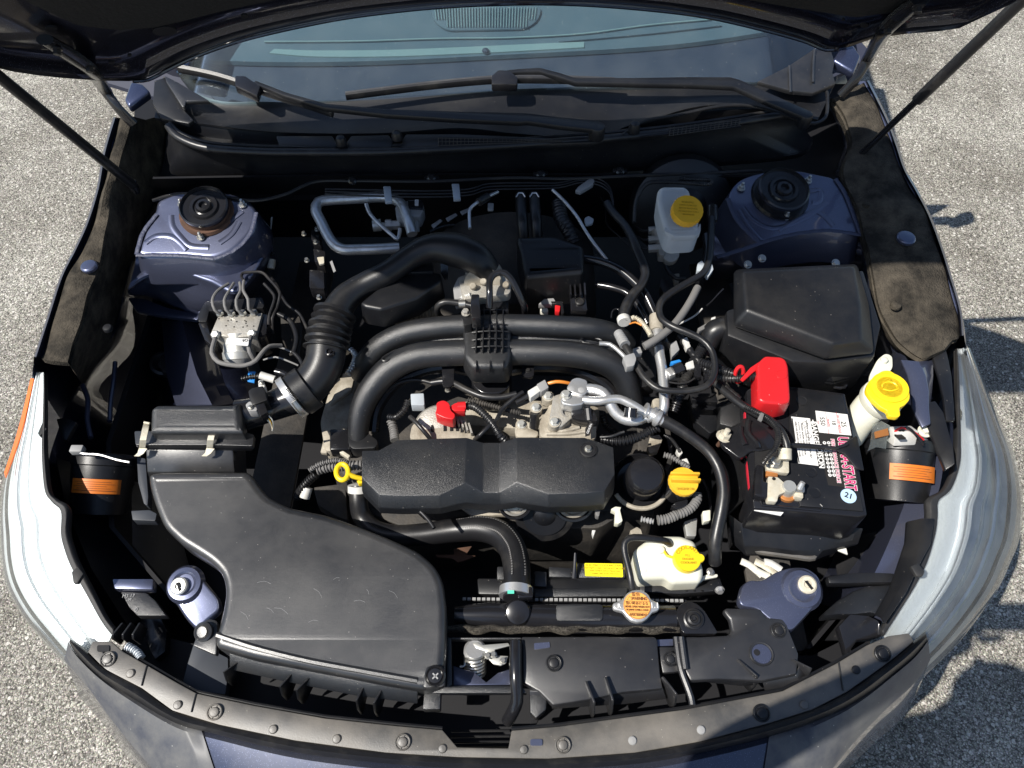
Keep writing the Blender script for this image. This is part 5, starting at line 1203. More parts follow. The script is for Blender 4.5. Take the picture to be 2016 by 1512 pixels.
for i, x in enumerate((1060, 1120, 1190, 1262, 1335, 1405, 1550, 1620, 1670)):
    a, b, c_, d = v1('B2', x - 16, 648, 0.768), v1('B2', x + 18, 648, 0.768), v1('B2', x - 12, 690, 0.752), v1('B2', x + 3, 648, 0.768)
    g = Geo(); g.add([a, a + Vector((0.002, 0, 0)), c_ + Vector((0.001, 0, 0.004)), c_, a + Vector((0, -0.001, -0.02)), a + Vector((0.002, -0.001, -0.02))], [(0, 1, 2, 3), (0, 3, 4), (1, 5, 2), (4, 5, 1, 0)])
    part('tooth', g, 'plastic_dusty', ab)
for x in (1575, 1680):
    part('slot', prism(V('B2', [(x - 20, 540), (x + 35, 540), (x + 35, 560), (x - 20, 560)], 0.7835), 0.001), 'void', ab)
for x0 in (0, 478):
    k = part('spring_clip', loft([V('B2', [(1020 + x0, 470, 0.788), (1005 + x0, 530, 0.800), (990 + x0, 600, 0.797), (985 + x0, 652, 0.775)]), V('B2', [(1060 + x0, 478, 0.788), (1050 + x0, 530, 0.800), (1035 + x0, 600, 0.797), (1028 + x0, 655, 0.775)])], thick=0.0014), 'lead', ab, angle=70)
    part('clip_foot', loft([V('B2', [(985 + x0, 655, 0.776), (975 + x0, 690, 0.772), (950 + x0, 712, 0.768)]), V('B2', [(1042 + x0, 660, 0.776), (1015 + x0, 695, 0.772), (985 + x0, 714, 0.768)])], thick=0.0014), 'lead', k)
    part('pivot', sweep(V('B2', [(1022 + x0, 474, 0.79), (1062 + x0, 482, 0.79)]), 0.0022, 8), 'lead', k)

# ------------------------------------------------------------------ radiator, cap and hoses
ra = thing('radiator', 'glossy black radiator top tank with a foam strip and a yellow sticker', 'radiator', P(1110, 1210, 0.55))
zt = 0.70
T3('B4', [(1375, 452, zt), (1600, 455, zt), (2016, 470, zt), (2300, 475, zt), (2880, 480, zt)], [17, 24, 25, 25, 25], 'plastic_gloss', ra, 'top_tank', n=24, smooth=False)
part('neck', lathe(P(1020, 1205, 0.70), Vector((-0.02, -0.35, 1)), [(0.021, -0.02), (0.021, 0.022), (0.018, 0.027), (0.010, 0.029)], 24), 'plastic_gloss', ra)
part('recessed_plate', prism(V('B5', rounded([(330, 588), (650, 588), (650, 702), (330, 702)], 25), (0.7235, 0.02, 0)), 0.004), 'plastic_grain', ra, bevel=0.002)
g = Geo(); fs_ = [(-450 + i * 22, 735 + 6 * math.sin(i * 0.7)) for i in range(75)]
loft([[v1('B5', a, b - 5, 0.705) for a, b in fs_], [v1('B5', a, b + 12, 0.714) for a, b in fs_], [v1('B5', a, b + 42 + 8 * math.sin(a * 0.02), 0.70) for a, b in fs_]], g=g, thick=0.008)
part('foam_strip', g, 'foam', ra, angle=80)
part('header_plate', prism(V('B4', [(1430, 335), (2016, 338), (2700, 345), (2960, 350), (2960, 372), (2016, 365), (1430, 352)], 0.690), 0.006), 'plastic_gloss', ra)
for i in range(46):
    x = 1440 + i * 33
    if not 1690 < x < 1920: part('crimp', obox(v1('B4', x, 346 + (x - 1440) * 0.008, 0.6935), 0.0055, 0.0045, 0.004), 'conn_grey', ra)
part('fan_shroud', prism(V('B5', [(-210, 410), (360, 412), (800, 412), (960, 440), (960, 520), (360, 530), (-210, 520)], 0.678), 0.02), 'plastic', ra, bevel=0.003)
part('fan_shroud', prism(V('B5', [(180, 480), (350, 478), (820, 478), (810, 535), (180, 540)], 0.686), 0.008), 'plastic_grain', ra, bevel=0.002)
part('sticker_pad', prism(V('B5', [(470, 305), (800, 310), (800, 412), (475, 408)], 0.686), 0.02), 'plastic_grain', ra, bevel=0.003)
ys = part('sticker', prism(V('B5', rounded([(524, 308), (782, 312), (788, 404), (528, 396)], 8), 0.6875), 0.001), 'label_yellow', ra)
for i, (s, z_) in enumerate((("ELECTRIC COOLING FAN  \u26a0", 0.0052), ("FAN MAY START WITHOUT NOTICE", 0.0042), ("KEEP HANDS AWAY FROM FAN", 0.0036), ("DURING AND AFTER OPERATION", 0.003))):
    words(s.replace(' \u26a0', ''), v1('B5', 655 + i * 4, 325 + i * 19, 0.6877), z_ * 1.0, Vector((1, -0.02, 0)), UP, 'ink_yellow', ys)
part('strut_pin', tube(V('B8', [(190, 740, 0.69), (200, 600, 0.70), (205, 430, 0.71)]), [0.005, 0.0035, 0.002], 8), 'plastic_gloss', ra)
for q in ([(180, 360), (265, 365), (265, 470), (180, 465)], [(-75, 330), (-10, 330), (-10, 420), (-75, 420)], [(280, 330), (440, 340), (440, 405), (280, 400)]):
    part('shroud_clip', prism(V('B5', q, 0.69), 0.01), 'plastic_grain', ra, bevel=0.002)
# mounting bracket with a rubber grommet at the right end
mb = thing('radiator_mount', 'black radiator mounting bracket with a round rubber bush', 'bracket', v1('B5', 1270, 690, 0.70))
part('plate', prism(V('B5', rounded([(1150, 640), (1180, 590), (1240, 566), (1300, 590), (1350, 640), (1440, 790), (1200, 790), (1165, 700)], 25, 4), 0.722), 0.016), 'plastic_gloss', mb, bevel=0.005, seg=3)
c = v1('B5', 1268, 692, 0.723); k = mpp(c) * 20
part('bush', lathe(c, Vector((0, -0.15, 1)), [(k, 0), (k, 0.004), (k * 0.85, 0.005), (k * 0.8, 0.002), (k * 0.66, 0.002), (k * 0.62, 0.006), (k * 0.42, 0.007), (k * 0.36, 0.003), (k * 0.22, 0.003), (k * 0.16, 0.007), (k * 0.03, 0.007)], 32), 'rubber', mb)
ZC = (0.748, 0.02, 0)
O_ = [(672, 1090), (680, 1050), (740, 1035), (800, 1000), (850, 930), (910, 895), (980, 885), (1050, 900), (1110, 945), (1145, 1010), (1200, 1035), (1245, 1060), (1250, 1110), (1230, 1140), (1160, 1165), (1100, 1240), (1040, 1280), (970, 1290), (900, 1270), (840, 1215), (800, 1160), (720, 1140), (685, 1125)]
rcap = part('radiator_cap', prism(V('B8', rounded(O_, 20, 3), ZC), 0.009, 0.001), 'bright_alu', ra, label='silver two-winged cap with an orange warning disc', bevel=0.0022, seg=3, angle=50)
c = v1('B8', 972, 1085, (0.7485, 0.02, 0)); k = mpp(c) * 26.8
nC = Vector((0, -0.02, 1))
od = part('warning_disc', lathe(c, nC, [(k, 0), (k, 0.0008)], 44), 'cap_orange', rcap)
part('disc_border', sweep([c + Vector((math.cos(i * math.pi / 24) * k * 0.965, math.sin(i * math.pi / 24) * k * 0.965, 0.0009)) for i in range(48)], 0.00035, 4, closed=True), 'ink_brown', rcap)
def on_cap(s, x, y, sz, m='ink_brown', **kw): words(s, v1('B8', x, y, (0.7495, 0.02, 0)), sz, Vector((1, -0.03, 0)), nC, m, rcap, **kw)
on_cap("\u8b66\u544a", 955, 948, 0.0066, bold=0.00012); on_cap("WARNING", 998, 1000, 0.0072, sx=0.70, bold=0.00022)
on_cap("\u71b1\u3044\u6642\u3042\u3051\u308b\u306a", 970, 1060, 0.0056, sx=0.9, bold=0.0001)
on_cap("NEVER OPEN WHEN HOT", 975, 1102, 0.0047, sx=0.70, bold=0.00015); on_cap("NE JAMAIS OUVRIR A CHAUD", 976, 1140, 0.0042, sx=0.62, bold=0.00012); on_cap("AVERTISSEMENT", 985, 1200, 0.0058, sx=0.64, bold=0.00015)
tri = [v1('B8', a, b, (0.7497, 0.02, 0)) for a, b in ((848, 1015), (878, 965), (908, 1018))]
part('warning_triangle', sweep(tri, 0.00035, 4, closed=True), 'ink_brown', rcap)
for y in (1030, 1163):
    a, b = v1('B8', 825 if y < 1100 else 850, y, (0.7497, 0.02, 0)), v1('B8', 1125 if y < 1100 else 1110, y + 4, (0.7497, 0.02, 0))
    part('rule_line', sweep([a, b], 0.00035, 4), 'ink_brown', rcap)
words("1.1", v1('B8', 1190, 1085, (0.7487, 0.02, 0)), 0.012, Vector((1, 0, 0)), nC, 'white_label', rcap, bold=0.0002)
words("R", v1('B8', 750, 1090, (0.7487, 0.02, 0)), 0.009, Vector((1, 0, 0)), nC, 'white_label', rcap, bold=0.0002)
def hose(name, key, pts, rpx, m, label, catn='hose', n=16, **k):
    p = V(key, pts); r = [mpp(q) * x for q, x in zip(p, rpx if isinstance(rpx, (list, tuple)) else [rpx] * len(p))]
    return single(name, tube(p, r, n, **k), m, label, catn)
uh = thing('radiator_hose', 'fat black upper radiator hose curving from the dipstick down to the radiator', 'hose', P(980, 1060, 0.66))
T3('O', [(706, 958, 0.70), (706, 985, 0.69), (712, 1015, 0.672), (735, 1042, 0.665), (775, 1054, 0.665), (835, 1052, 0.668), (900, 1043, 0.675), (945, 1040, 0.685), (985, 1052, 0.695), (1008, 1080, 0.705), (1017, 1115, 0.715), (1018, 1150, 0.722), (1016, 1180, 0.725)], [18, 18, 19, 20, 21, 22, 24, 26, 27, 27, 27, 27, 26], 'rubber', uh, 'hose_body', n=28)
for off, a in ((0.4, 5), (1.1, 4)):
    pts = V('O', [(780, 1046, 0.688), (840, 1043, 0.694), (900, 1032, 0.703), (950, 1032, 0.714), (990, 1048, 0.724), (1008, 1075, 0.734), (1013, 1110, 0.744), (1012, 1140, 0.750)])
for off in (0.55, -0.35):
    g = Geo(); pth = cat(V('O', [(835, 1052, 0.668), (900, 1043, 0.675), (945, 1040, 0.685), (985, 1052, 0.695), (1008, 1080, 0.705), (1017, 1115, 0.715), (1018, 1148, 0.722)]), 0.004)
    rad_ = [0.0175 + 0.007 * min(1, i / 30) for i in range(len(pth))]
    for i in range(0, len(pth) - 1):
        tn = (pth[i + 1] - pth[i]).normalized(); sd = tn.cross(UP).normalized(); upn = sd.cross(tn)
        c = pth[i] + (upn * math.cos(off) + sd * -math.sin(off)) * rad_[i] * 1.008
        obox(c, 0.0026, 0.0022, 0.0006, tn + sd * 0.7, upn * math.cos(off) + sd * -math.sin(off), g=g)
    q = part('printed_braid', g, 'hose_grey', uh); q['kind'] = 'stuff'
part('hose_clamp', lathe(P(1016, 1166, 0.722), P(1016, 1190, 0.722) - P(1018, 1150, 0.722), [(0.0265, -0.007), (0.0272, -0.007), (0.0272, 0.007), (0.0265, 0.007)], 32), 'bright_alu', uh)
part('clamp_block', prism(V('B5', rounded([(60, 465), (165, 470), (172, 540), (70, 545)], 10), 0.74), 0.02), 'plastic_gloss', uh, bevel=0.002)
part('paint_mark', prism(V('B4', [(1735, 285), (1780, 285), (1780, 308), (1735, 308)], 0.7515), 0.001), 'tape_green', uh)
part('hose_clamp', lathe(P(706, 962, 0.70), Vector((0, -0.6, -0.5)), [(0.0185, -0.006), (0.019, -0.006), (0.019, 0.006), (0.0185, 0.006)], 28), 'conn_white', uh)

# ------------------------------------------------------------------ coolant reservoir
cr = thing('coolant_reservoir', 'milky white coolant tank with a yellow cap, in front of the radiator cap', 'coolant tank', P(1320, 1110, 0.64))
cr['label'] = 'milky white coolant tank with a yellow COOLANT cap, just behind the radiator cap'
part('tank', pillow(V('B5', rounded([(858, 230), (880, 195), (985, 118), (1085, 110), (1190, 112), (1285, 150), (1308, 215), (1345, 350), (1340, 400), (1320, 430), (1130, 440), (1085, 405), (905, 412), (875, 330)], 25, 3), (0.722, 0.08, 0)), 0.06, 0.012, 0.005), 'milky', cr, angle=50)
part('flange', prism(V('B5', rounded([(915, 385), (1100, 385), (1130, 412), (1300, 410), (1380, 380), (1435, 385), (1435, 402), (1340, 420), (1320, 440), (1120, 445), (1085, 412), (915, 405)], 6), 0.700), 0.006), 'milky', cr, bevel=0.001)
c = v1('B5', 1220, 285, (0.727, 0.08, 0)); k = mpp(c) * 26.5; nK = Vector((0.05, -0.1, 1)).normalized()
cp = part('cap', lathe(c, nK, [(k, -0.004), (k, 0.008), (k * 0.96, 0.0105), (k * 0.05, 0.0105)], 40), 'yellow_plastic', cr, label='bright yellow snap-on cap')
part('cap_tab', lathe(c + Vector((k * 0.95, 0, 0.003)), nK, [(k * 0.32, 0), (k * 0.32, 0.006), (k * 0.28, 0.0075), (0.001, 0.0075)], 24), 'yellow_plastic', cp)
part('cap_strap', tube([c + Vector((-k * 0.95, 0.003, 0.002)), c + Vector((-k * 1.4, 0.006, 0.002)), c + Vector((-k * 1.55, 0.014, 0.0)), c + Vector((-k * 1.75, 0.018, 0.0))], 0.0022, 8), 'yellow_plastic', cp)
part('strap_stud', lathe(c + Vector((-k * 1.8, 0.018, -0.004)), nK, [(0.007, 0), (0.006, 0.006), (0.003, 0.007)], 16), 'milky', cp)
for i, ch in enumerate("COOLANT"):
    a = R(152 - i * 20); xk, yk, zk = Vector((1, 0, -0.05)), Vector((0, 1, 0.1)), nK; q = c + nK * 0.0112 + (xk * math.cos(a) + yk * math.sin(a)) * k * 0.78
    words(ch, q, 0.0082, Vector((math.sin(a), -math.cos(a), 0)), nK, 'ink_yellow', cp)
for i, s in enumerate(("FILL", "ENGINE", "COOLANT")):
    words(s, c + nK * 0.0108 + Vector((0, 0.004 - 0.0062 * i, 0)), 0.0055, Vector((1, 0, 0)), nK, 'ink_yellow', cp)
bk = part('tank_bracket', prism(V('B5', [(905, 420), (1085, 425), (1120, 455), (1320, 450), (1380, 400), (1450, 400), (1480, 490), (1430, 500), (1180, 520), (1060, 515), (900, 500)], 0.680), 0.02), 'plastic', cr, bevel=0.003)
for x, y in ((1215, 490), (1270, 490), (1325, 485)):
    fin('B5', ((x, 470), (x + 8, 510)), 0.69, 0.676, parent=bk, m='plastic_gloss')
for x, y in ((945, 380), (1385, 368)):
    part('bolt', hexb(v1('B5', x, y, 0.704), UP, 0.005, 0.005), 'dark_metal' if x < 1000 else 'steel', cr)
part('bolt', hexb(v1('B5', 1448, 490, 0.69), Vector((0, -1, 0.5)), 0.006, 0.006), 'bright_alu', cr)
hose('overflow_hose', 'B5', [(1105, 178, 0.728), (1070, 155, 0.742), (1000, 142, 0.75), (900, 132, 0.755), (830, 138, 0.755), (798, 175, 0.752), (800, 240, 0.748), (820, 320, 0.745), (838, 400, 0.742), (848, 470, 0.735), (855, 500, 0.73)], 6.8, 'rubber', 'thin black overflow hose looping from the radiator neck into the white coolant tank')
# ------------------------------------------------------------------ fuse box
fb = thing('fuse_box', 'large black fuse box with a sloping lid below the right strut tower', 'fuse box', P(1570, 640, 0.70))
ZL, ZS = (0.868, 0.10, 0), (0.842, 0.10, 0)
top = [(1462, 532), (1682, 524), (1692, 600), (1694, 668), (1642, 677), (1620, 668), (1472, 610), (1464, 570)]
skirt = [(1440, 556), (1466, 526), (1690, 520), (1704, 560), (1724, 664), (1718, 692), (1700, 702), (1628, 702), (1600, 694), (1450, 636)]
g = Geo()
def resam(pts, n):
    L_ = [0]
    P_ = [Vector((a, b, 0)) for a, b in pts] + [Vector((pts[0][0], pts[0][1], 0))]
    for a, b in zip(P_, P_[1:]): L_.append(L_[-1] + (b - a).length)
    out = []
    for i in range(n):
        s = L_[-1] * i / n
        for k in range(len(L_) - 1):
            if L_[k + 1] >= s: break
        t = (s - L_[k]) / (L_[k + 1] - L_[k]); q = P_[k].lerp(P_[k + 1], t); out.append((q.x, q.y))
    return out
T = [(1440, 0)]
top8 = [(1462, 534), (1682, 524), (1693, 600), (1694, 668), (1642, 677), (1470, 610)]
sk8 = [(1446, 530), (1688, 519), (1712, 600), (1722, 690), (1628, 702), (1446, 636)]
Tp, Sp = [P(a, b, ZL) for a, b in top8], [P(a, b, ZS) for a, b in sk8]
Sb = [p + Vector((0, 0, -0.012)) for p in Sp]
g.add(Tp + Sp + Sb, [tuple(range(6))] + [(i, (i + 1) % 6, 6 + (i + 1) % 6, 6 + i) for i in range(6)] + [(6 + i, 6 + (i + 1) % 6, 12 + (i + 1) % 6, 12 + i) for i in range(6)] + [tuple(range(17, 11, -1))])
part('lid', g, 'plastic', fb, bevel=0.006, seg=4, angle=50, bang=8)
part('base', prism([P(a, b, (0.825, 0.10, 0)) for a, b in ((1430, 610), (1700, 530), (1735, 640), (1722, 702), (1630, 714), (1560, 712), (1432, 660))], 0.12, 0.0), 'plastic', fb, bevel=0.005)
part('front_body', loft([[P(a, b, 0.84) for a, b in ((1428, 642), (1500, 668), (1560, 690), (1628, 712), (1720, 704))], [P(a, b, 0.80) for a, b in ((1425, 700), (1500, 720), (1560, 738), (1640, 752), (1728, 730))], [P(a, b, 0.72) for a, b in ((1440, 740), (1510, 760), (1570, 770), (1650, 780), (1740, 750))]], thick=0.008), 'plastic', fb, bevel=0.002)
for q, z in (([(1370, 1030), (1425, 1000), (1500, 1035), (1490, 1090), (1375, 1060)], 0.852), ([(1425, 975), (1432, 985), (1440, 1020), (1420, 1020)], 0.86), ([(1485, 1000), (1500, 1005), (1498, 1040), (1480, 1040)], 0.86)):
    part('catch', prism(V('A6', q, z), 0.012), 'plastic', fb, bevel=0.002)
for q in ([(1640, 1220), (1680, 1160), (1840, 1225), (1790, 1290)], [(1480, 1120), (1560, 1110), (1550, 1145), (1490, 1150)]):
    part('side_pocket', prism(V('A6', q, 0.832), 0.004), 'plastic_gloss', fb, bevel=0.001)
for x, y in ((690, 385), (840, 385)):
    part('side_catch', prism(V('A7', [(x - 25, y - 10), (x + 30, y - 10), (x + 22, y + 30), (x - 22, y + 30)], 0.80), 0.012), 'plastic_gloss', fb, bevel=0.001)
part('corner_screw', hexb(v1('A7', 1045, 370, 0.79), UP, 0.006, 0.007), 'bright_alu', fb)
part('corner_stay', tube(V('A7', [(855, 470), (870, 500), (930, 500), (945, 470), (1000, 400), (1100, 400), (1130, 360)], 0.775), 0.003, 8), 'plastic_gloss', fb)
part('intake_elbow', tube([v1('A6', 1340, 1040, 0.83), v1('A6', 1280, 1030, 0.83), v1('A6', 1225, 1060, 0.822), v1('A6', 1200, 1120, 0.81), v1('A6', 1160, 1200, 0.795)], [0.020, 0.021, 0.022, 0.018, 0.014], 20), 'rubber', fb)

# ------------------------------------------------------------------ battery
bt = thing('car_battery', 'black car battery with white and red printed labels, right of the engine', 'battery', P(1590, 890, 0.60))
ZB_ = (0.800, 0.05, 0)
btop = [(1470, 768), (1496, 752), (1664, 774), (1676, 830), (1708, 1014), (1690, 1017), (1484, 1000), (1474, 900)]
part('case', prism([P(a, b, ZB_) for a, b in btop], 0.17, 0.002), 'plastic_gloss', bt, bevel=0.003)
part('top_plate', prism([P(a, b, (0.8035, 0.05, 0)) for a, b in ((1553, 766), (1660, 778), (1700, 1006), (1575, 996), (1573, 982), (1490, 975), (1485, 870), (1555, 870))], 0.004), 'plastic', bt, bevel=0.001)
part('front_rib', tube([P(a, b, (0.802, 0.05, 0)) for a, b in ((1497, 985), (1500, 994), (1616, 1005), (1619, 998), (1614, 993))], 0.002, 6, smooth=False), 'plastic_gloss', bt)
for x, y in ((745, 185), (860, 1070), (905, 1325)):
    c = v1('B7', x, y, (0.8035, 0.05, 0))
    part('cell_plug', lathe(c, UP, [(0.0095, -0.001), (0.0095, 0.0007), (0.0085, 0.0003), (0.0082, 0.0003)], 24), 'plastic', bt)
part('side_label', prism(V('A7', [(326, 640), (334, 640), (366, 1105), (357, 1108), (344, 1000)], (0.790, 0.05, 0)), 0.012), 'ink_red', bt, bevel=0.001)
part('bottom_text_strip', prism(V('A7', [(380, 1226), (570, 1246), (545, 1275), (385, 1244)], (0.7935, 0.05, 0)), 0.002), 'white_label', bt)
zl = lambda d: (0.8037 + d, 0.05, 0)
ND = Vector((0, -0.05, 1))
DN = (v1('B7', 700, 960, 0.80) - v1('B7', 615, 380, 0.80)).normalized()          # reading direction of the battery print
def lab(name, pts, m, d=0.0, par=bt): return part(name, prism(V('B7', pts, zl(d)), 0.0008), m, par)
def bw(s, x, y, sz, m, d=0.0004, **k): words(s, v1('B7', x, y, zl(d)), sz, DN, ND, m, bt, **k)
l1 = lab('rating_label', [(915, 305), (1312, 352), (1362, 612), (950, 578)], 'white_label')
lab('warning_label', [(615, 378), (848, 402), (955, 990), (705, 958)], 'white_label')
lab('black_label', [(852, 405), (920, 410), (960, 575), (1355, 615), (1455, 1275), (1075, 1230), (1020, 1000), (958, 992)], 'ink')
bw("550", 1000, 438, 0.0115, 'ink'); bw("18", 1140, 455, 0.0095, 'ink'); bw("25", 1262, 475, 0.0115, 'ink')
bw("MONTH", 1075, 455, 0.0042, 'ink_red'); bw("NO COST REPLACE", 1208, 470, 0.0040, 'ink_red'); bw("CCA", 948, 450, 0.003, 'ink_red')
for x in (1042, 1172):
    part('label_rule', sweep([v1('B7', x, 325, zl(0.0004)), v1('B7', x + 40, 590, zl(0.0004))], 0.0003, 4), 'ink_red', bt)
bw("DANGER", 912, 600, 0.0125, 'white_label', bold=0.0003); bw("POISON", 972, 870, 0.0125, 'white_label', bold=0.0003)
bw("CAUSES SEVERE BURNS", 1010, 880, 0.0038, 'white_label')
part('warning_triangle', prism(V('B7', [(865, 462), (882, 412), (912, 470)], zl(0.0005)), 0.0003), 'white_label', bt)
for j, (x, s) in enumerate(((690, "SHIELD EYES. EXPLOSIVE GASES CAN CAUSE"), (725, "BLINDNESS OR INJURY. NO SPARKS FLAMES"), (760, "SMOKING. SULFURIC ACID CAN CAUSE"), (795, "BLINDNESS OR SEVERE BURNS"), (825, "FLUSH EYES WITH WATER. GET MEDICAL HELP"))):
    bw(s, x + 5, 655, 0.0034, 'ink_grey' if j % 2 else 'ink')
for x, y in ((835, 615), (790, 470)):
    c = v1('B7', x, y, zl(0.0005))
    part('safety_icon', sweep([c + Vector((math.cos(i * math.pi / 12), math.sin(i * math.pi / 12), 0)) * 0.0045 for i in range(24)], 0.0004, 4, closed=True), 'ink', bt)
for x0, x1_, y0, y1_ in ((632, 672, 400, 690), (672, 720, 710, 950)):
    part('label_bar', prism(V('B7', [(x0 - 12, y0), (x0 + 2, y0), (x1_ + 2, y1_), (x1_ - 12, y1_)], zl(0.0004)), 0.0003), 'ink', bt)
bw("ULTRA-START", 1300, 955, 0.0250, 'white_label', sx=0.62, bold=0.0013)
bw("ULTRA-START", 1300, 955, 0.0250, 'ink_magenta', d=0.0008, sx=0.62, bold=0.0005)
bw("PERFORMANCE FORCE", 1165, 925, 0.0080, 'white_label', sx=0.98, bold=0.0006)
bw("PERFORMANCE FORCE", 1165, 925, 0.0080, 'ink_magenta', d=0.0007, sx=0.98, bold=0.0)
for i in range(9):
    for j in range(2):
        x, y = 1028 + j * 52 + i * 8.5, 705 + i * 50
        c = v1('B7', x, y, zl(0.0005)); part('date_circle', lathe(c, ND, [(0.0029, 0), (0.0029, 0.0002)], 14), 'white_label', bt)
        part('date_dot', lathe(c, ND, [(0.0011, 0.0003), (0.0011, 0.0005)], 8), 'ink', bt)
c = v1('B7', 1325, 1365, zl(0.0)); dd = part('round_sticker', lathe(c, ND, [(0.0125, 0), (0.0125, 0.0006)], 36), 'label_blue', bt)
words("21", c + Vector((0, 0, 0.0006)), 0.013, DN * 0.4 + Vector((0.9, 0, 0)), ND, 'ink', bt, bold=0.0003)
# red positive terminal cover
rcv = thing('terminal_cover', 'bright red plastic cover over the positive battery terminal', 'terminal cover', P(1525, 750, 0.80))
RT = [(402, 352), (450, 306), (548, 312), (578, 330), (592, 372), (604, 560), (598, 585), (545, 598), (440, 590), (408, 570)]
part('cover', prism(V('A7', rounded(RT, 16, 3), 0.872), 0.045, 0.001), 'red_plastic', rcv, bevel=0.005, seg=4, angle=50)
part('front_face', prism(V('A7', [(408, 572), (460, 580), (600, 580), (598, 600), (545, 616), (465, 602), (425, 590)], 0.858), 0.035), 'red_plastic', rcv, bevel=0.002)
part('boss', lathe(v1('A7', 547, 422, 0.872), UP, [(0.0095, -0.002), (0.0095, 0.001), (0.0082, 0.0014), (0.008, 0.0006)], 24), 'red_plastic', rcv)
part('strap', loft([V('A7', [(420, 340), (360, 380), (300, 450)], 0.868), V('A7', [(440, 365), (375, 410), (318, 462)], 0.866)], thick=0.004), 'red_plastic', rcv, bevel=0.001)
part('ring', sweep([v1('A7', 292, 420, 0.856) + Vector((math.cos(a * math.pi / 12) * 0.007, math.sin(a * math.pi / 12) * 0.006, math.sin(a * math.pi / 12) * 0.014)) for a in range(24)], 0.0035, 8, closed=True), 'red_plastic', rcv)
# hold-down strap across the battery
hd = thing('battery_clamp', 'black metal hold-down strap lying across the battery top', 'battery clamp', P(1580, 870, 0.81))
part('arm', prism(V('A7', [(585, 838), (620, 836), (800, 852), (880, 860), (930, 835), (1000, 790), (1010, 800), (1050, 1000), (1000, 990), (930, 900), (880, 876), (700, 866), (610, 860)], (0.826, 0.05, 0)), 0.004), 'plastic', hd, bevel=0.0014)
part('rib', tube(V('A7', [(500, 860), (620, 846), (750, 854), (880, 866), (950, 840)], (0.828, 0.05, 0)), 0.003, 8), 'plastic_gloss', hd)
part('plate', prism(V('A7', rounded([(170, 760), (240, 745), (290, 720), (330, 675), (375, 705), (440, 740), (500, 800), (520, 860), (430, 885), (370, 880), (300, 932), (190, 850)], 25), 0.815), 0.012), 'plastic_gloss', hd, bevel=0.004, seg=3)
for q in ([(300, 740), (305, 790), (330, 850)], [(350, 700), (345, 770), (400, 840), (410, 870)]):
    part('pressed_rib', tube(V('A7', q, 0.816), 0.005, 8), 'plastic_gloss', hd)
part('rod_nut', stud(v1('A7', 200, 800, 0.812), Vector((0.2, 0.2, 1)), 0.008, 0.018), 'lead', hd)
part('rod', sweep([v1('A7', 205, 800, 0.80), v1('A7', 165, 850, 0.77)], 0.004, 10), 'rust', hd)
# negative terminal with its clamp, bolt and cable
ng = thing('terminal_clamp', 'grimy lead-coloured negative terminal clamp with bolts on the battery', 'terminal clamp', P(1540, 960, 0.80))
part('upper_lug', prism(V('B7', rounded([(305, 925), (350, 898), (430, 895), (470, 920), (585, 915), (590, 1080), (480, 1070), (310, 1035)], 20), 0.822), 0.010), 'lead', ng, bevel=0.002)
part('bolt', hexb(v1('B7', 410, 955, 0.823), UP, 0.0085, 0.010), 'steel', ng)
part('ferrule', sweep([v1('B7', 540, 915, 0.835), v1('B7', 540, 780, 0.842)], 0.0105, 12), 'lead', ng)
part('copper_strip', prism(V('B7', [(305, 1040), (450, 1058), (450, 1125), (300, 1110)], 0.817), 0.008), 'copper', ng, bevel=0.001)
part('lower_lug', prism(V('B7', rounded([(330, 1120), (450, 1130), (530, 1200), (600, 1220), (570, 1300), (460, 1350), (440, 1435), (330, 1425), (318, 1390)], 18), 0.822), 0.012), 'lead', ng, bevel=0.002)
part('post', lathe(v1('B7', 580, 1270, 0.818), UP, [(0.0125, -0.012), (0.0115, 0.006), (0.010, 0.009), (0.001, 0.009)], 26), 'zinc', ng)
part('post_ring', lathe(v1('B7', 560, 1330, 0.806), UP, [(0.0165, -0.004), (0.0155, 0.003), (0.013, 0.004)], 26), 'copper', ng)
part('jaw', prism(V('B7', rounded([(650, 1300), (760, 1310), (765, 1390), (660, 1370)], 10), 0.818), 0.014), 'lead', ng, bevel=0.002)
part('jaw', prism(V('B7', rounded([(655, 1250), (690, 1240), (785, 1250), (780, 1320), (670, 1310)], 10), 0.822), 0.014), 'steel', ng, bevel=0.002)
part('clamp_bolt', sweep([v1('B7', 720, 1270, 0.822), v1('B7', 758, 1195, 0.832)], [0.0055, 0.0042], 10), 'bright_alu', ng)
part('current_sensor', prism(V('B7', [(190, 970), (275, 985), (275, 1180), (325, 1190), (320, 1380), (165, 1350), (165, 1180)], 0.824), 0.018), 'plastic_gloss', ng, bevel=0.002)
part('hole', lathe(v1('B7', 400, 1150, 0.8222), UP, [(0.003, 0), (0.003, 0.0006)], 12), 'void', ng)
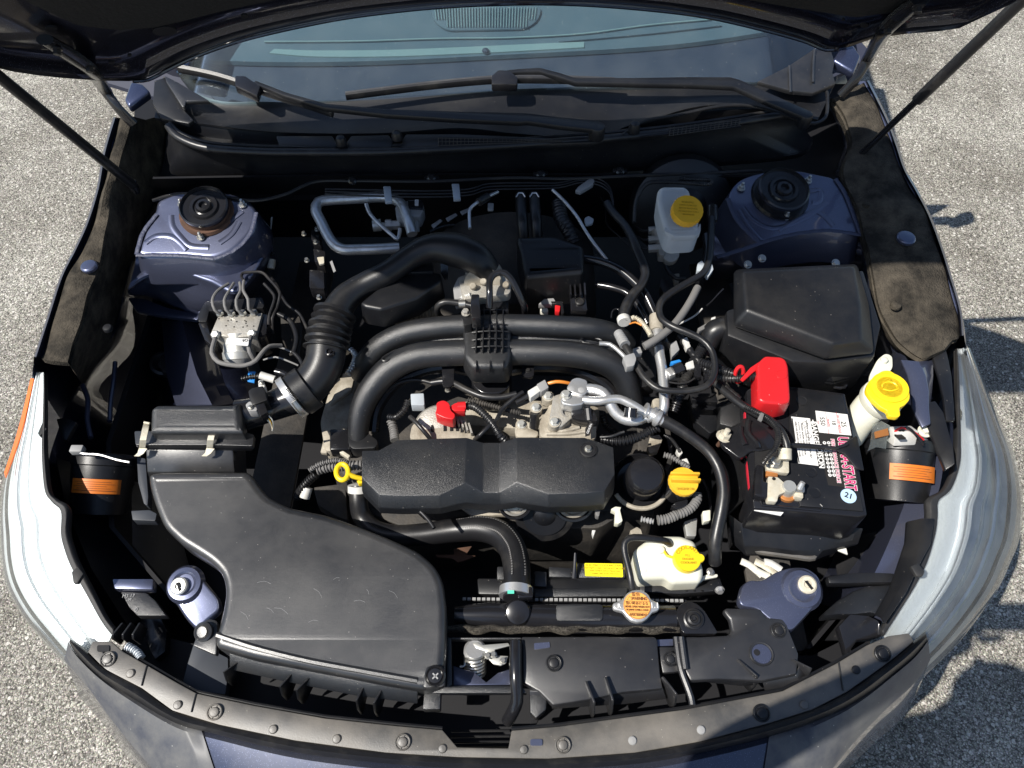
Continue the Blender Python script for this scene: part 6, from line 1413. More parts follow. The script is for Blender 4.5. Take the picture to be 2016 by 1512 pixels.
# battery tray
tr_ = thing('battery_tray', 'black battery tray and splash guard in front of the battery', 'battery tray', P(1580, 1060, 0.62))
part('front_wall', loft([[P(a, b, 0.735) for a, b in ((1434, 1010), (1460, 1030), (1480, 1008), (1560, 1022), (1620, 1032), (1700, 1040))], [P(a, b, 0.705) for a, b in ((1440, 1050), (1465, 1075), (1500, 1076), (1560, 1084), (1620, 1084), (1690, 1070))], [P(a, b, 0.690) for a, b in ((1442, 1066), (1470, 1092), (1500, 1092), (1560, 1100), (1605, 1103), (1620, 1090))]], thick=0.006), 'plastic', tr_, bevel=0.002)
part('front_edge', tube([P(a, b, 0.6915) for a, b in ((1472, 1080), (1500, 1086), (1560, 1094), (1600, 1098), (1608, 1080))], 0.006, 8), 'plastic_strip', tr_)
part('side_wall', loft([[P(a, b, 0.76) for a, b in ((1420, 800), (1455, 830), (1462, 900), (1470, 980), (1434, 1010))], [P(a, b, 0.70) for a, b in ((1395, 810), (1425, 840), (1430, 900), (1430, 985), (1420, 1030))], [P(a, b, 0.60) for a, b in ((1380, 830), (1395, 860), (1400, 910), (1405, 990), (1405, 1050))]], thick=0.006), 'plastic', tr_)
part('upper_wall', prism(V('A7', [(180, 620), (240, 580), (320, 620), (330, 700), (250, 740), (175, 720)], 0.765), 0.03), 'plastic_grain', tr_, bevel=0.003)
part('torn_insulation', loft([V('A7', [(370, 1240), (440, 1280), (520, 1300), (620, 1315), (720, 1325)], 0.745), V('A7', [(360, 1255), (440, 1300), (520, 1318), (620, 1335), (730, 1345)], 0.735)], thick=0.004), 'felt', tr_)

# ------------------------------------------------------------------ washer bottle neck
wf = thing('washer_filler', 'creamy plastic washer filler neck with a yellow snap cap, right of the battery', 'washer filler', P(1730, 800, 0.74))
part('neck', tube([P(1672, 858, 0.72), P(1690, 830, 0.76), P(1712, 802, 0.79), P(1735, 785, 0.806)], [0.026, 0.026, 0.028, 0.031], 28), 'milky', wf)
part('collar', lathe(P(1735, 785, 0.812), P(1742, 778, 0.835) - P(1712, 802, 0.79), [(0.034, -0.012), (0.036, -0.008), (0.036, 0.004), (0.033, 0.008)], 36), 'milky', wf)
part('hanger', prism(V('A7', rounded([(1080, 430), (1130, 330), (1180, 292), (1220, 310), (1222, 380), (1200, 410), (1080, 500)], 25), 0.835), 0.006), 'milky', wf, bevel=0.002)
part('hanger_peg', lathe(v1('A7', 1165, 342, 0.835), UP, [(0.007, 0), (0.006, 0.006), (0.003, 0.008)], 14), 'milky', wf)
CO = [(1058, 515), (1075, 465), (1120, 425), (1160, 398), (1205, 396), (1240, 420), (1290, 480), (1325, 530), (1325, 575), (1290, 610), (1262, 620), (1268, 670), (1250, 680), (1198, 672), (1192, 640), (1150, 620), (1095, 570)]
wc = part('cap', prism(V('A7', rounded(CO, 18, 3), (0.842, 0.0, 0.06)), 0.010), 'yellow_plastic', wf, bevel=0.004, seg=3, angle=50)
c = v1('A7', 1202, 500, (0.843, 0, 0.06))
for r0, r1_ in ((0.030, 0.028), (0.022, 0.0205)):
    part('moulded_ring', lathe(c, Vector((-0.06, 0, 1)), [(r0, 0), (r0, 0.0016), (r1_, 0.0016), (r1_, 0.0006)], 36), 'yellow_plastic', wc)
part('washer_symbol', tube([c + Vector((0.012 * math.cos(a), 0.010 * math.sin(a), 0.0015 + 0.0007 * math.cos(a))) for a in [i * 0.35 for i in range(0, 10)]], 0.0013, 5), 'yellow_plastic', wc)
part('washer_symbol', tube([c + Vector((-0.012, -0.004, 0.001)), c + Vector((0, -0.008, 0.0015)), c + Vector((0.012, -0.004, 0.002))], 0.0012, 5), 'yellow_plastic', wc)

# ------------------------------------------------------------------ bulb housings behind the two lamps
def bulb_back(label, ctr, r, ax, lab_key, lab_pts, zt_, plug):
    t = thing('bulb_housing', label, 'headlight housing', ctr, 'bulb housings behind the headlights')
    part('drum', lathe(ctr, ax, [(r * 0.90, -0.10), (r * 0.97, -0.05), (r, -0.044), (r * 1.02, -0.012), (r * 1.06, -0.010), (r * 1.06, 0.004), (r * 0.98, 0.010), (r * 0.6, 0.012)], 44), 'plastic', t)
    # sticker wrapped round the drum
    x_, y_, z_ = frame(ax)
    rows = []
    angs = [lab_pts[0] + (lab_pts[1] - lab_pts[0]) * i / 14 for i in range(15)]
    for h in (lab_pts[2], lab_pts[3]):
        rows.append([ctr + (x_ * math.cos(R(a)) + y_ * math.sin(R(a))) * (r * 1.075) + z_ * h for a in angs])
    st = part('warning_sticker', loft(rows, thick=0.0006, tdir=-Vector((0, 0, 1))), 'label_orange', t)
    for i in range(5):
        hh = lab_pts[2] + (lab_pts[3] - lab_pts[2]) * (0.2 + i * 0.15)
        a0 = 1 if i else 0
        part('print_line', sweep([ctr + (x_ * math.cos(R(a)) + y_ * math.sin(R(a))) * (r * 1.081) + z_ * hh for a in angs[1 + (i % 2): 13 - (i % 3)]], 0.0007 if i == 0 else 0.00045, 4), 'ink_brown', st)
    return t, x_, y_, z_
cR = P(1770, 878, 0.715); aR = Vector((0.10, 0.86, 0.45)).normalized()
bR, x_, y_, z_ = bulb_back('round lamp housing with white plug and orange sticker beside the right headlight', cR, 0.057, aR, 'A7', (-140, -58, -0.064, -0.036), 0, 1)
part('socket', lathe(cR + Vector((0.0, 0, 0.012)), aR, [(0.042, 0), (0.042, 0.008), (0.032, 0.014), (0.026, 0.014)], 30), 'zinc', bR)
part('connector', obox(P(1776, 858, 0.775), 0.042, 0.024, 0.028, Vector((1, 0.12, 0)), Vector((0, 0.5, 0.8))), 'conn_white', bR, bevel=0.003)
part('connector_latch', obox(P(1772, 860, 0.792), 0.012, 0.015, 0.003, Vector((1, 0.12, 0)), Vector((0, 0.5, 0.8))), 'ink', bR)
part('spring_tab', prism([P(a, b, 0.79) for a, b in ((1722, 850), (1748, 843), (1750, 856), (1724, 862))], 0.003), 'copper', bR)
part('clear_film', loft([[P(a, b, 0.787) for a, b in ((1718, 835), (1735, 829), (1752, 838))], [P(a, b, 0.782) for a, b in ((1714, 870), (1728, 872), (1746, 868))], [P(a, b, 0.775) for a, b in ((1708, 888), (1726, 880), (1744, 884))]], thick=0.001), 'lens', bR)
for i, m in enumerate(('red_plastic', 'plastic_gloss', 'plastic_gloss')):
    part('wire', tube([P(1762 + i * 7, 850, 0.79), P(1775 + i * 7, 842, 0.80), P(1795 + i * 4, 848 + i * 4, 0.795), P(1818, 866 + i * 5, 0.78)], 0.0022, 6), m, bR)
part('adjuster', hexb(P(1820, 850, 0.775), UP, 0.009, 0.012), 'milky', bR)
cL = P(207, 905, 0.655); aL = Vector((0.05, 0.86, 0.45)).normalized()
bL, x_, y_, z_ = bulb_back('round lamp housing with an orange sticker in shade beside the left headlight', cL, 0.054, aL, 'B2', (-124, -36, -0.062, -0.036), 0, 1)
part('spring_wire', tube([P(a, b, 0.745) for a, b in ((140, 885), (165, 893), (195, 895), (230, 905), (255, 910))], 0.002, 6), 'bright_alu', bL)
part('connector', obox(P(153, 886, 0.745), 0.022, 0.014, 0.014), 'conn_grey', bL, bevel=0.002)
# inner edge ledges behind the lamps
part('lamp_bracket', loft([V('A7', [(1380, 600), (1420, 700), (1460, 800), (1500, 900), (1540, 1000)], 0.79), V('A7', [(1480, 580), (1530, 650), (1560, 760), (1590, 860), (1600, 960)], 0.80)], thick=0.008), 'plastic', hr, bevel=0.002)
part('lamp_bracket', loft([V('A7', [(1440, 230), (1470, 330), (1500, 430), (1530, 560), (1545, 700)], 0.80), V('A7', [(1530, 205), (1560, 330), (1580, 430), (1590, 560), (1600, 700)], 0.80)], thick=0.008), 'plastic', hr, bevel=0.002)
part('wing_ledge', loft([V('A7', [(1270, 330), (1310, 420), (1330, 500), (1340, 620), (1400, 740)], 0.80), V('A7', [(1380, 340), (1420, 430), (1440, 520), (1440, 620), (1450, 720)], 0.805), V('A7', [(1470, 330), (1470, 430), (1460, 540), (1450, 640), (1455, 720)], 0.79)], thick=0.006), 'paint_inner', car, bevel=0.002)
part('lamp_housing_wall', loft([V('B6', [(1060, 20), (1050, 150), (1000, 300), (960, 420), (870, 580)], 0.72), V('B6', [(1150, 0), (1140, 130), (1080, 300), (1020, 420), (910, 600)], 0.735), V('B6', [(1230, 0), (1210, 150), (1130, 300), (1060, 450), (930, 640)], 0.74)], thick=0.006), 'plastic', hr, bevel=0.002)
part('lamp_housing_rear', loft([V('B6', [(560, 570), (640, 500), (740, 440), (820, 410), (980, 400)], 0.69), V('B6', [(560, 590), (650, 580), (760, 580), (840, 570), (880, 580)], 0.70)], thick=0.03), 'plastic_grain', hr, bevel=0.003)
part('lamp_housing_top', loft([V('B6', [(580, 350), (700, 330), (860, 325), (990, 330)], 0.70), V('B6', [(590, 395), (700, 395), (860, 390), (990, 390)], 0.70)], thick=0.02), 'plastic', hr, bevel=0.004)
part('lamp_mount', loft([V('B6', [(650, 650), (720, 580), (830, 590), (890, 620), (915, 690)], 0.70), V('B6', [(700, 830), (760, 740), (830, 730), (880, 715), (918, 705)], 0.69)], thick=0.02), 'plastic_gloss', hr, bevel=0.002)
part('lamp_housing_rear', prism(V('B3', [(765, 205), (1050, 205), (1045, 280), (780, 275)], 0.70), 0.02), 'paint_inner', hl, bevel=0.003)
lk = part('lamp_housing_rear', prism(V('B3', [(820, 290), (1000, 300), (1060, 350), (1140, 460), (940, 460), (880, 400)], 0.69), 0.02), 'plastic_grain', hl, bevel=0.003)
words("M3 17", v1('B3', 880, 325, 0.691), 0.008, Vector((1, 0.05, 0)), UP, 'ink_grey', hl); words("39", v1('B3', 888, 350, 0.691), 0.006, Vector((1, 0.05, 0)), UP, 'ink_grey', hl); words("0", v1('B3', 932, 420, 0.691), 0.010, Vector((1, 0.1, 0)), UP, 'ink_grey', hl)
for i in range(3):
    fin('B3', ((845 + i * 60 - 30, 490), (770 + i * 70, 620)), 0.715, 0.70, parent=hl, m='plastic')
single('washer_hose', tube(V('B3', [(870, 670), (910, 690), (945, 720), (965, 750)], 0.70), 0.006, 10, ribs=(0.004, 0.002)), 'milky_grey', 'short pale corrugated washer hose at the lower left corner of the bay', 'hose')
for i, (q, m) in enumerate((([(1595, 295), (1650, 320), (1700, 360), (1740, 395)], 'wire_white'), ([(1690, 295), (1740, 320), (1800, 360), (1830, 390)], 'lead'), ([(1755, 300), (1800, 310), (1870, 355)], 'conn_white'), ([(1700, 360), (1750, 385), (1790, 400)], 'wire_white'))):
    single('wire_sleeve', tube(V('B5', q, 0.685 + 0.004 * i), 0.006, 10, flat=0.6), m, ['thick pale sleeve nearest the radiator among the wires behind the blue bracket', 'beige wire sleeve second among those behind the right blue bracket', 'short white wire sleeve highest among those behind the right blue bracket', 'small pale sleeve lowest among those behind the right blue bracket'][i], 'wire sleeve')
lbl = single('paper_tag', prism(V('B6', [(555, 165), (680, 118), (705, 220), (620, 185)], 0.70), 0.004), 'wire_white', 'folded off-white paper tag below the battery tray', 'tag', bevel=0.001)

# ------------------------------------------------------------------ brake fluid reservoir, master cylinder and booster
bm_ = thing('brake_master_cylinder', 'brake fluid reservoir with amber cap on its grey cylinder, before the firewall', 'brake cylinder', P(1330, 430, 0.80))
part('booster', lathe(P(1345, 415, 0.80), Vector((0.0, -0.93, 0.37)), [(0.06, -0.09), (0.105, -0.06), (0.112, -0.03), (0.106, -0.015), (0.085, -0.005), (0.05, 0.0), (0.03, 0.02)], 40), 'plastic', bm_)
part('tank', pillow(V('A6', rounded([(850, 160), (860, 100), (890, 82), (1040, 84), (1072, 110), (1085, 200), (1130, 300), (1138, 380), (1110, 400), (960, 410), (910, 385), (870, 260)], 25, 3), (0.87, 0.15, 0)), 0.05, 0.010, 0.005), 'milky_grey', bm_, angle=50)
part('tank_band', prism(V('A6', rounded([(905, 355), (940, 385), (1000, 395), (1120, 370), (1140, 330), (1140, 390), (1110, 415), (970, 418), (900, 385)], 12), (0.868, 0.15, 0)), 0.012), 'milky_grey', bm_, bevel=0.003)
c = v1('A6', 1045, 262, (0.885, 0.15, 0)); nB = Vector((0.05, -0.35, 1)).normalized()
bc = part('cap', lathe(c, nB, [(0.0285, -0.004), (0.0285, 0.010), (0.0270, 0.0125), (0.001, 0.0125)], 48, flute=(24, 0.0009, 0.0284)), 'amber_plastic', bm_, label='amber screw cap with moulded writing')
for i, (s, z_) in enumerate((("WARNING", 0.0045), ("CLEAN FILLER CAP", 0.0038), ("BEFORE REMOVING", 0.0038), ("USE ONLY DOT 3 OR 4", 0.0036), ("BRAKE FLUID", 0.0036))):
    words(s, c + nB * 0.0126 + Vector((0, 0.012 - 0.0058 * i, 0.0042 - 0.002 * i)), z_, Vector((1, -0.05, 0)), nB, 'ink_yellow', bc)
part('cylinder', sweep([v1('A6', 860, 360, 0.85), v1('A6', 900, 440, 0.835), v1('A6', 915, 500, 0.83)], [0.018, 0.019, 0.018], 20), 'cast_alu', bm_)
part('cylinder', sweep([v1('A6', 930, 400, 0.86), v1('A6', 930, 500, 0.84)], [0.016, 0.012], 16), 'zinc', bm_)
part('end_disc', lathe(v1('A6', 943, 540, 0.838), Vector((-0.05, -0.5, 1)), [(0.0165, -0.02), (0.0165, 0.0), (0.0155, 0.0015), (0.001, 0.0015)], 32), 'zinc', bm_)
part('valve_body', prism(V('A6', rounded([(860, 475), (900, 470), (920, 500), (900, 545), (865, 540)], 10), 0.845), 0.02), 'cast_alu', bm_, bevel=0.003)
for y in (380, 440, 500):
    part('port_nut', lathe(v1('A6', 835, y, 0.84), Vector((1, 0, 0.1)), [(0.008, -0.012), (0.008, 0.012)], 6), 'zinc', bm_)
    part('brake_line', tube([v1('A6', 825, y, 0.84), v1('A6', 760, y + 5, 0.83), v1('A6', 700, y - 30, 0.80)], 0.0026, 8), 'dark_metal', bm_)
part('loom_tie', prism(V('A6', [(330, 90), (420, 25), (440, 50), (430, 75), (345, 125), (310, 115)], 0.87), 0.01), 'conn_grey', fw, bevel=0.002)

# ------------------------------------------------------------------ ABS unit with its pipes
ba = thing('abs_unit', 'aluminium ABS block with its motor and four bent brake pipes, left of the duct', 'ABS unit', P(470, 660, 0.70))
part('block', prism(V('A4', [(1240, 815), (1500, 795), (1535, 790), (1490, 945), (1320, 955), (1190, 930)], 0.79), 0.05), 'cast_alu', ba, bevel=0.002)
part('controller', prism(V('A4', rounded([(1145, 735), (1160, 715), (1530, 690), (1545, 725), (1540, 760), (1180, 780), (1165, 850), (1110, 850), (1110, 800)], 8), 0.782), 0.06), 'plastic', ba, bevel=0.003)
part('side_cover', prism(V('A4', [(1105, 855), (1165, 850), (1190, 930), (1240, 955), (1200, 1010), (1150, 970)], 0.775), 0.06), 'plastic_gloss', ba, bevel=0.003)
part('side_cover', prism(V('A4', [(1530, 790), (1570, 800), (1560, 930), (1500, 960)], 0.782), 0.06), 'plastic_gloss', ba, bevel=0.003)
c0, c1 = v1('A4', 1370, 930, 0.775), v1('A4', 1385, 1125, 0.74)
ax = c1 - c0
part('motor', sweep([c0, c0 + ax * 0.30, c0 + ax * 0.31, c0 + ax * 0.6, c0 + ax * 0.62, c0 + ax * 0.85, c1], [0.024, 0.026, 0.027, 0.029, 0.031, 0.030, 0.022], 30), 'zinc', ba)
mb_ = part('motor_cap', lathe(c1, ax, [(0.026, -0.012), (0.028, -0.006), (0.022, 0.002), (0.018, 0.0), (0.014, 0.004), (0.006, 0.004), (0.004, 0.008)], 30), 'conn_grey', ba)
part('motor_label', prism(V('A4', rounded([(1300, 960), (1445, 962), (1440, 1010), (1290, 1000)], 8), 0.808), 0.002), 'white_label', ba)
words("G6", v1('A4', 1420, 975, 0.8085), 0.009, Vector((-1, -0.1, 0)), UP, 'ink', ba)
for i, (x0, y0) in enumerate(((1255, 800), (1330, 800), (1405, 798), (1480, 795))):
    part('port_nut', lathe(v1('A4', x0, y0 + 5, 0.79), Vector((0, 0.3, 1)), [(0.0078, 0), (0.0078, 0.005), (0.006, 0.008)], 6), 'steel', ba)
    tx, ty = ((1310, 600), (1345, 595), (1385, 592), (1412, 580))[i]
    part('brake_pipe', tube(V('A4', [(x0, y0, 0.80), (x0 - 35, y0 - 25, 0.81), (x0 - 52 + i * 4, y0 - 90, 0.818), (x0 - 20 + i * 2 if i < 3 else 1408, y0 - 150, 0.815), (tx, ty, 0.805)]), 0.0029, 8), 'dark_metal' if i < 0 else 'zinc' if i == 9 else 'hose_grey', ba)
part('brake_pipe', tube(V('A4', [(1412, 580, 0.805), (1395, 555, 0.80), (1405, 530, 0.80), (1450, 525, 0.80), (1530, 525, 0.80), (1580, 570, 0.80), (1640, 640, 0.80), (1650, 680, 0.80), (1630, 760, 0.79), (1600, 830, 0.785), (1605, 930, 0.76)]), 0.003, 8), 'dark_metal', ba)
part('brake_pipe', tube(V('A4', [(1545, 600, 0.80), (1600, 660, 0.80), (1615, 700, 0.80), (1580, 810, 0.79), (1575, 870, 0.78)]), 0.003, 8), 'dark_metal', ba)
part('front_pipe', tube(V('A4', [(1225, 950, 0.79), (1210, 1000, 0.795), (1200, 1060, 0.795), (1240, 1115, 0.793), (1330, 1138, 0.79), (1420, 1140, 0.788), (1490, 1110, 0.79), (1530, 1060, 0.79), (1580, 1015, 0.785), (1660, 1010, 0.77)]), 0.0042, 10), 'hose_grey', ba)
part('front_pipe', tube(V('A4', [(1462, 940, 0.79), (1445, 1000, 0.80), (1450, 1050, 0.795), (1480, 1100, 0.78)]), 0.0042, 10), 'hose_grey', ba)
for x, y in ((1228, 942), (1468, 935)):
    part('pipe_nut', lathe(v1('A4', x, y, 0.788), Vector((0, -0.4, 1)), [(0.009, 0), (0.009, 0.006), (0.006, 0.009)], 6), 'zinc', ba)
for i in range(12):
    x, y = 1240 + random.random() * 240, 830 + random.random() * 60
    part('pit', lathe(v1('A4', x, y, 0.7901), UP, [(0.0016, 0), (0.0016, 0.0004)], 8), 'ink', ba)
bt_ = thing('brake_hose_union', 'grey brake hose union with a thin rod on the left tower flank', 'hose union', P(525, 500, 0.74))
part('rod', sweep(V('A4', [(1598, 160, 0.80), (1578, 340, 0.775)]), 0.0018, 6), 'steel', bt_)
part('union', tube(V('A4', [(1565, 350, 0.775), (1560, 400, 0.765), (1545, 450, 0.755)]), [0.009, 0.007, 0.008], 12), 'lead', bt_)
part('union', tube(V('A4', [(1600, 440, 0.765), (1590, 500, 0.755)]), [0.007, 0.008], 12), 'lead', bt_)
part('collar', prism(V('A4', rounded([(1505, 375), (1600, 372), (1605, 405), (1510, 408)], 6), 0.775), 0.005), 'plastic_gloss', bt_, bevel=0.001)
part('hose', tube(V('A4', [(1545, 450, 0.755), (1555, 510, 0.75), (1620, 600, 0.755), (1650, 660, 0.76)]), 0.004, 8), 'rubber', bt_)
single('tape_flag', prism(V('A4', [(1440, 1180), (1490, 1180), (1480, 1255), (1435, 1245)], 0.75), 0.003), 'tape_blue', 'small bright blue tape flag below the ABS motor', 'tape', bevel=0.0006)
# ------------------------------------------------------------------ alternator
al = thing('alternator', 'slotted aluminium alternator with a red terminal cap behind the engine cover', 'alternator', P(865, 840, 0.70))
part('housing', prism(V('A8', rounded([(1030, 560), (1050, 450), (1130, 410), (1160, 335), (1230, 335), (1380, 400), (1460, 440), (1520, 500), (1540, 570)], 30), 0.765), 0.07, 0.0), 'dirty_alu', al, bevel=0.008, seg=3, angle=60)
part('end_ring', lathe(P(868, 850, 0.752), Vector((0.05, -0.4, 1)), [(0.05, -0.03), (0.052, -0.01), (0.047, 0.004), (0.03, 0.012)], 40), 'cast_alu', al)
for x, y, h in ((1205, 470, 60), (1300, 450, 90), (1350, 450, 90), (1395, 455, 80), (1430, 470, 70), (1462, 480, 60)):
    part('vent_slot', prism(V('A8', [(x - 9, y - h / 2), (x + 9, y - h / 2), (x + 11, y + h / 2), (x - 9, y + h / 2)], 0.7675), 0.003), 'void', al)
for i in range(4):
    part('fin', obox(v1('A8', 1400 + i * 32, 420 + i * 22, 0.772), 0.003, 0.022, 0.01, Vector((1, 0.3, 0))), 'cast_alu', al)
rt = thing('red_terminal_cap', 'small red rubber cap over the alternator terminal', 'terminal cover', P(880, 805, 0.78))
part('dome', prism(V('A8', rounded([(1235, 280), (1290, 258), (1340, 285), (1345, 340), (1385, 370), (1370, 410), (1300, 400), (1225, 365), (1240, 330)], 30, 4), 0.805), 0.028), 'red_plastic', rt, bevel=0.007, seg=4, angle=60)
part('neck', prism(V('A8', rounded([(1330, 320), (1380, 285), (1440, 275), (1460, 345), (1380, 345)], 12), 0.80), 0.018), 'red_plastic', rt, bevel=0.004)
part('sleeve', sweep(V('A8', [(1400, 318, 0.792), (1462, 315, 0.792)]), 0.0098, 14), 'red_plastic', rt)
hose('alternator_cable', 'A8', [(1450, 315, 0.788), (1520, 310, 0.79), (1600, 370, 0.79), (1670, 450, 0.788), (1730, 540, 0.78), (1790, 590, 0.765)], 7.5, 'rubber', 'black corrugated cable running from the red cap down behind the engine cover', 'cable', ribs=(0.005, 0.0015))
hose('alternator_cable', 'A8', [(1900, 200, 0.80), (1830, 250, 0.797), (1740, 330, 0.79), (1700, 410, 0.79), (1640, 460, 0.79), (1570, 530, 0.785), (1530, 565, 0.77)], 4.4, 'rubber', 'thin cable crossing the corrugated one to a grey plug above the engine cover', 'cable')
hose('wire_loom', 'A8', [(1035, 390, 0.785), (1090, 440, 0.79), (1150, 510, 0.785), (1200, 570, 0.77)], 4.4, 'rubber', 'short black wire lying across the left end of the alternator', 'cable')
hose('wire_loom', 'A8', [(1020, 270, 0.76), (990, 340, 0.755), (930, 390, 0.75), (870, 390, 0.745)], 6.0, 'rubber', 'corrugated loom hanging inside the left manifold arch', 'cable', ribs=(0.005, 0.0016))
hose('wire_loom', 'A8', [(890, 420, 0.735), (910, 490, 0.73), (920, 570, 0.73)], 8.0, 'hose_grey', 'greyish corrugated conduit standing behind the left end of the engine cover', 'cable', ribs=(0.005, 0.002))
single('wire_connector', prism(V('A8', rounded([(1040, 215), (1140, 210), (1145, 300), (1045, 300)], 8), 0.775), 0.02), 'milky_grey', 'blue-grey plug under the manifold arch left of the red cap', 'connector', bevel=0.003)
gp = thing('wire_connector', 'pale grey two-part plug with an orange wire above the compressor', 'connector', v1('A6', 60, 1420, 0.79))
part('half', prism(V('A6', rounded([(-5, 1445), (60, 1405), (85, 1440), (15, 1490)], 6), 0.812), 0.016), 'conn_white', gp, bevel=0.002)
part('half', prism(V('A6', rounded([(55, 1400), (110, 1368), (135, 1420), (85, 1450)], 6), 0.814), 0.018), 'conn_grey', gp, bevel=0.002)
part('wire', tube(V('A6', [(130, 1395, 0.806), (180, 1383, 0.81), (230, 1385, 0.808), (280, 1395, 0.80)]), 0.003, 8), 'wire_orange', gp)
part('tail', tube(V('A6', [(5, 1470, 0.803), (-40, 1500, 0.80), (-80, 1520, 0.798)]), 0.0045, 8), 'rubber', gp)
hose('wire_loom', 'A8', [(1200, 130, 0.775), (1330, 120, 0.782), (1480, 190, 0.788), (1600, 235, 0.79), (1740, 240, 0.792), (1850, 215, 0.796)], 6.5, 'rubber', 'smooth black conduit sweeping under the front edge of the manifold', 'cable')
hose('wire_loom', 'A8', [(1480, 260, 0.775), (1560, 280, 0.775), (1640, 300, 0.775), (1750, 330, 0.775), (1880, 360, 0.772)], 5.0, 'grimy', 'dusty corrugated loom on the engine casting behind the alternator', 'cable', ribs=(0.0045, 0.0015))
hose('wire_loom', 'A8', [(850, 200, 0.74), (950, 130, 0.75), (1080, 105, 0.755), (1200, 130, 0.76)], 4.0, 'rubber', 'thin black wire following the inside of the left manifold arch', 'cable')

# ------------------------------------------------------------------ compressor and its lines
ac = thing('compressor', 'dirty cast aluminium air conditioning compressor behind the engine cover', 'compressor', P(1110, 830, 0.70))
part('body', prism(V('B1', rounded([(400, 545), (395, 420), (460, 330), (480, 260), (560, 215), (660, 250), (760, 300), (830, 420), (830, 560)], 30), 0.782), 0.08), 'dirty_alu', ac, bevel=0.008, seg=3, angle=60)
part('upper_casting', prism(V('B1', rounded([(480, 360), (500, 230), (600, 200), (740, 220), (740, 330), (640, 400), (560, 470), (460, 440)], 25), 0.80), 0.03), 'cast_alu', ac, bevel=0.006, seg=3)
part('foot', prism(V('B1', rounded([(205, 500), (220, 430), (280, 430), (310, 480), (390, 500), (380, 545), (220, 545)], 20), 0.76), 0.02), 'dirty_alu', ac, bevel=0.004)
for x, y, z in ((258, 450, 0.762), (370, 320, 0.792), (510, 430, 0.803), (600, 225, 0.808), (460, 232, 0.798), (740, 310, 0.79)):
    part('boss', lathe(v1('B1', x, y, z), Vector((0, -0.1, 1)), [(0.0115, -0.02), (0.0105, 0)], 20), 'dirty_alu', ac)
    part('bolt', hexb(v1('B1', x, y, z), Vector((0, -0.1, 1)), 0.0062, 0.008), 'zinc', ac)
part('spacer', sweep(v_ := [v1('B1', 355, 470, 0.765), v1('B1', 360, 360, 0.79)], 0.0085, 16), 'plastic_gloss', ac)
part('port', lathe(v1('B1', 600, 345, 0.80), Vector((0.3, -0.5, 0.9)), [(0.013, 0), (0.012, 0.006), (0.009, 0.006), (0.008, 0.001)], 22), 'cast_alu', ac)
for q in ([(480, 470), (560, 500), (700, 470)], [(450, 520), (600, 520), (760, 500)], [(640, 440), (740, 450), (800, 470)], [(500, 300), (560, 330), (580, 400)]):
    part('cast_rib', tube(V('B1', q, 0.784), 0.0035, 8), 'dirty_alu', ac)
part('plug', prism(V('B1', rounded([(640, 330), (700, 335), (810, 335), (840, 420), (700, 410), (640, 395)], 10), 0.812), 0.02), 'plastic_gloss', ac, bevel=0.003)
part('plug_band', sweep(V('B1', [(765, 330, 0.815), (775, 420, 0.808)]), 0.007, 10), 'plastic_gloss', ac)
tg = part('tag', prism(V('B1', [(790, 410), (815, 430), (780, 530), (745, 540), (745, 480)], 0.80), 0.001), 'ink', ac)
words("GENUINE", v1('B1', 778, 478, 0.8003), 0.0055, Vector((0.35, 0.9, 0)), UP, 'white_label', ac)
bl = thing('pipe_block', 'pale cast block joining two white pipes on top of the compressor', 'pipe fitting', v1('B1', 690, 180, 0.80))
part('upper_block', prism(V('B1', rounded([(600, 170), (645, 100), (690, 88), (760, 110), (765, 200), (720, 225), (640, 200)], 20), 0.832), 0.022), 'bright_alu', bl, bevel=0.004, seg=3)
part('lower_block', prism(V('B1', rounded([(555, 255), (575, 215), (640, 190), (735, 220), (735, 290), (650, 305), (570, 290)], 18), 0.828), 0.022), 'bright_alu', bl, bevel=0.004, seg=3)
part('bolt', hexb(v1('B1', 597, 225, 0.829), UP, 0.007, 0.008), 'zinc', bl)
for x, y in ((640, 175), (715, 185)):
    part('socket', lathe(v1('B1', x, y, 0.832), UP, [(0.006, 0), (0.005, 0.0006)], 14), 'ink_grey', bl)
l1_ = thing('refrigerant_line', 'bent white aluminium pipe looping right from the compressor, lower of two', 'pipe', v1('B1', 900, 300, 0.80))
T3('B1', [(755, 180, 0.822), (820, 185, 0.825), (880, 210, 0.825), (925, 270, 0.82), (970, 350, 0.81), (1030, 400, 0.805), (1100, 418, 0.805), (1160, 408, 0.808), (1200, 385, 0.81)], 11.5, 'bright_alu', l1_, 'pipe', n=18)
l2_ = thing('refrigerant_hose', 'fat black hose with a white crimp, arching right and down past the oil filter', 'hose', v1('B1', 1500, 500, 0.74))
T3('B1', [(735, 262, 0.822), (850, 270, 0.828), (940, 255, 0.83), (1010, 255, 0.83), (1080, 285, 0.828), (1150, 325, 0.824), (1200, 360, 0.82)], [9, 9, 8.5, 8.5, 8.5, 8.5, 9], 'bright_alu', l2_, 'pipe', n=16)
T3('B1', [(1195, 345, 0.82), (1240, 365, 0.817), (1290, 395, 0.815), (1335, 420, 0.812)], 15, 'bright_alu', l2_, 'crimp', n=24, ribs=(0.012, 0.005))
T3('B1', [(1320, 412, 0.812), (1400, 450, 0.81), (1500, 510, 0.806), (1600, 580, 0.80), (1690, 660, 0.794), (1755, 760, 0.788), (1790, 870, 0.782), (1800, 980, 0.775), (1785, 1100, 0.765), (1760, 1220, 0.752), (1738, 1340, 0.74), (1735, 1440, 0.725), (1735, 1500, 0.71)], [13, 12, 11.5, 11.5, 11.5, 11.5, 12, 12.5, 13, 13, 13, 13, 13], 'rubber', l2_, 'rubber_hose', n=22)
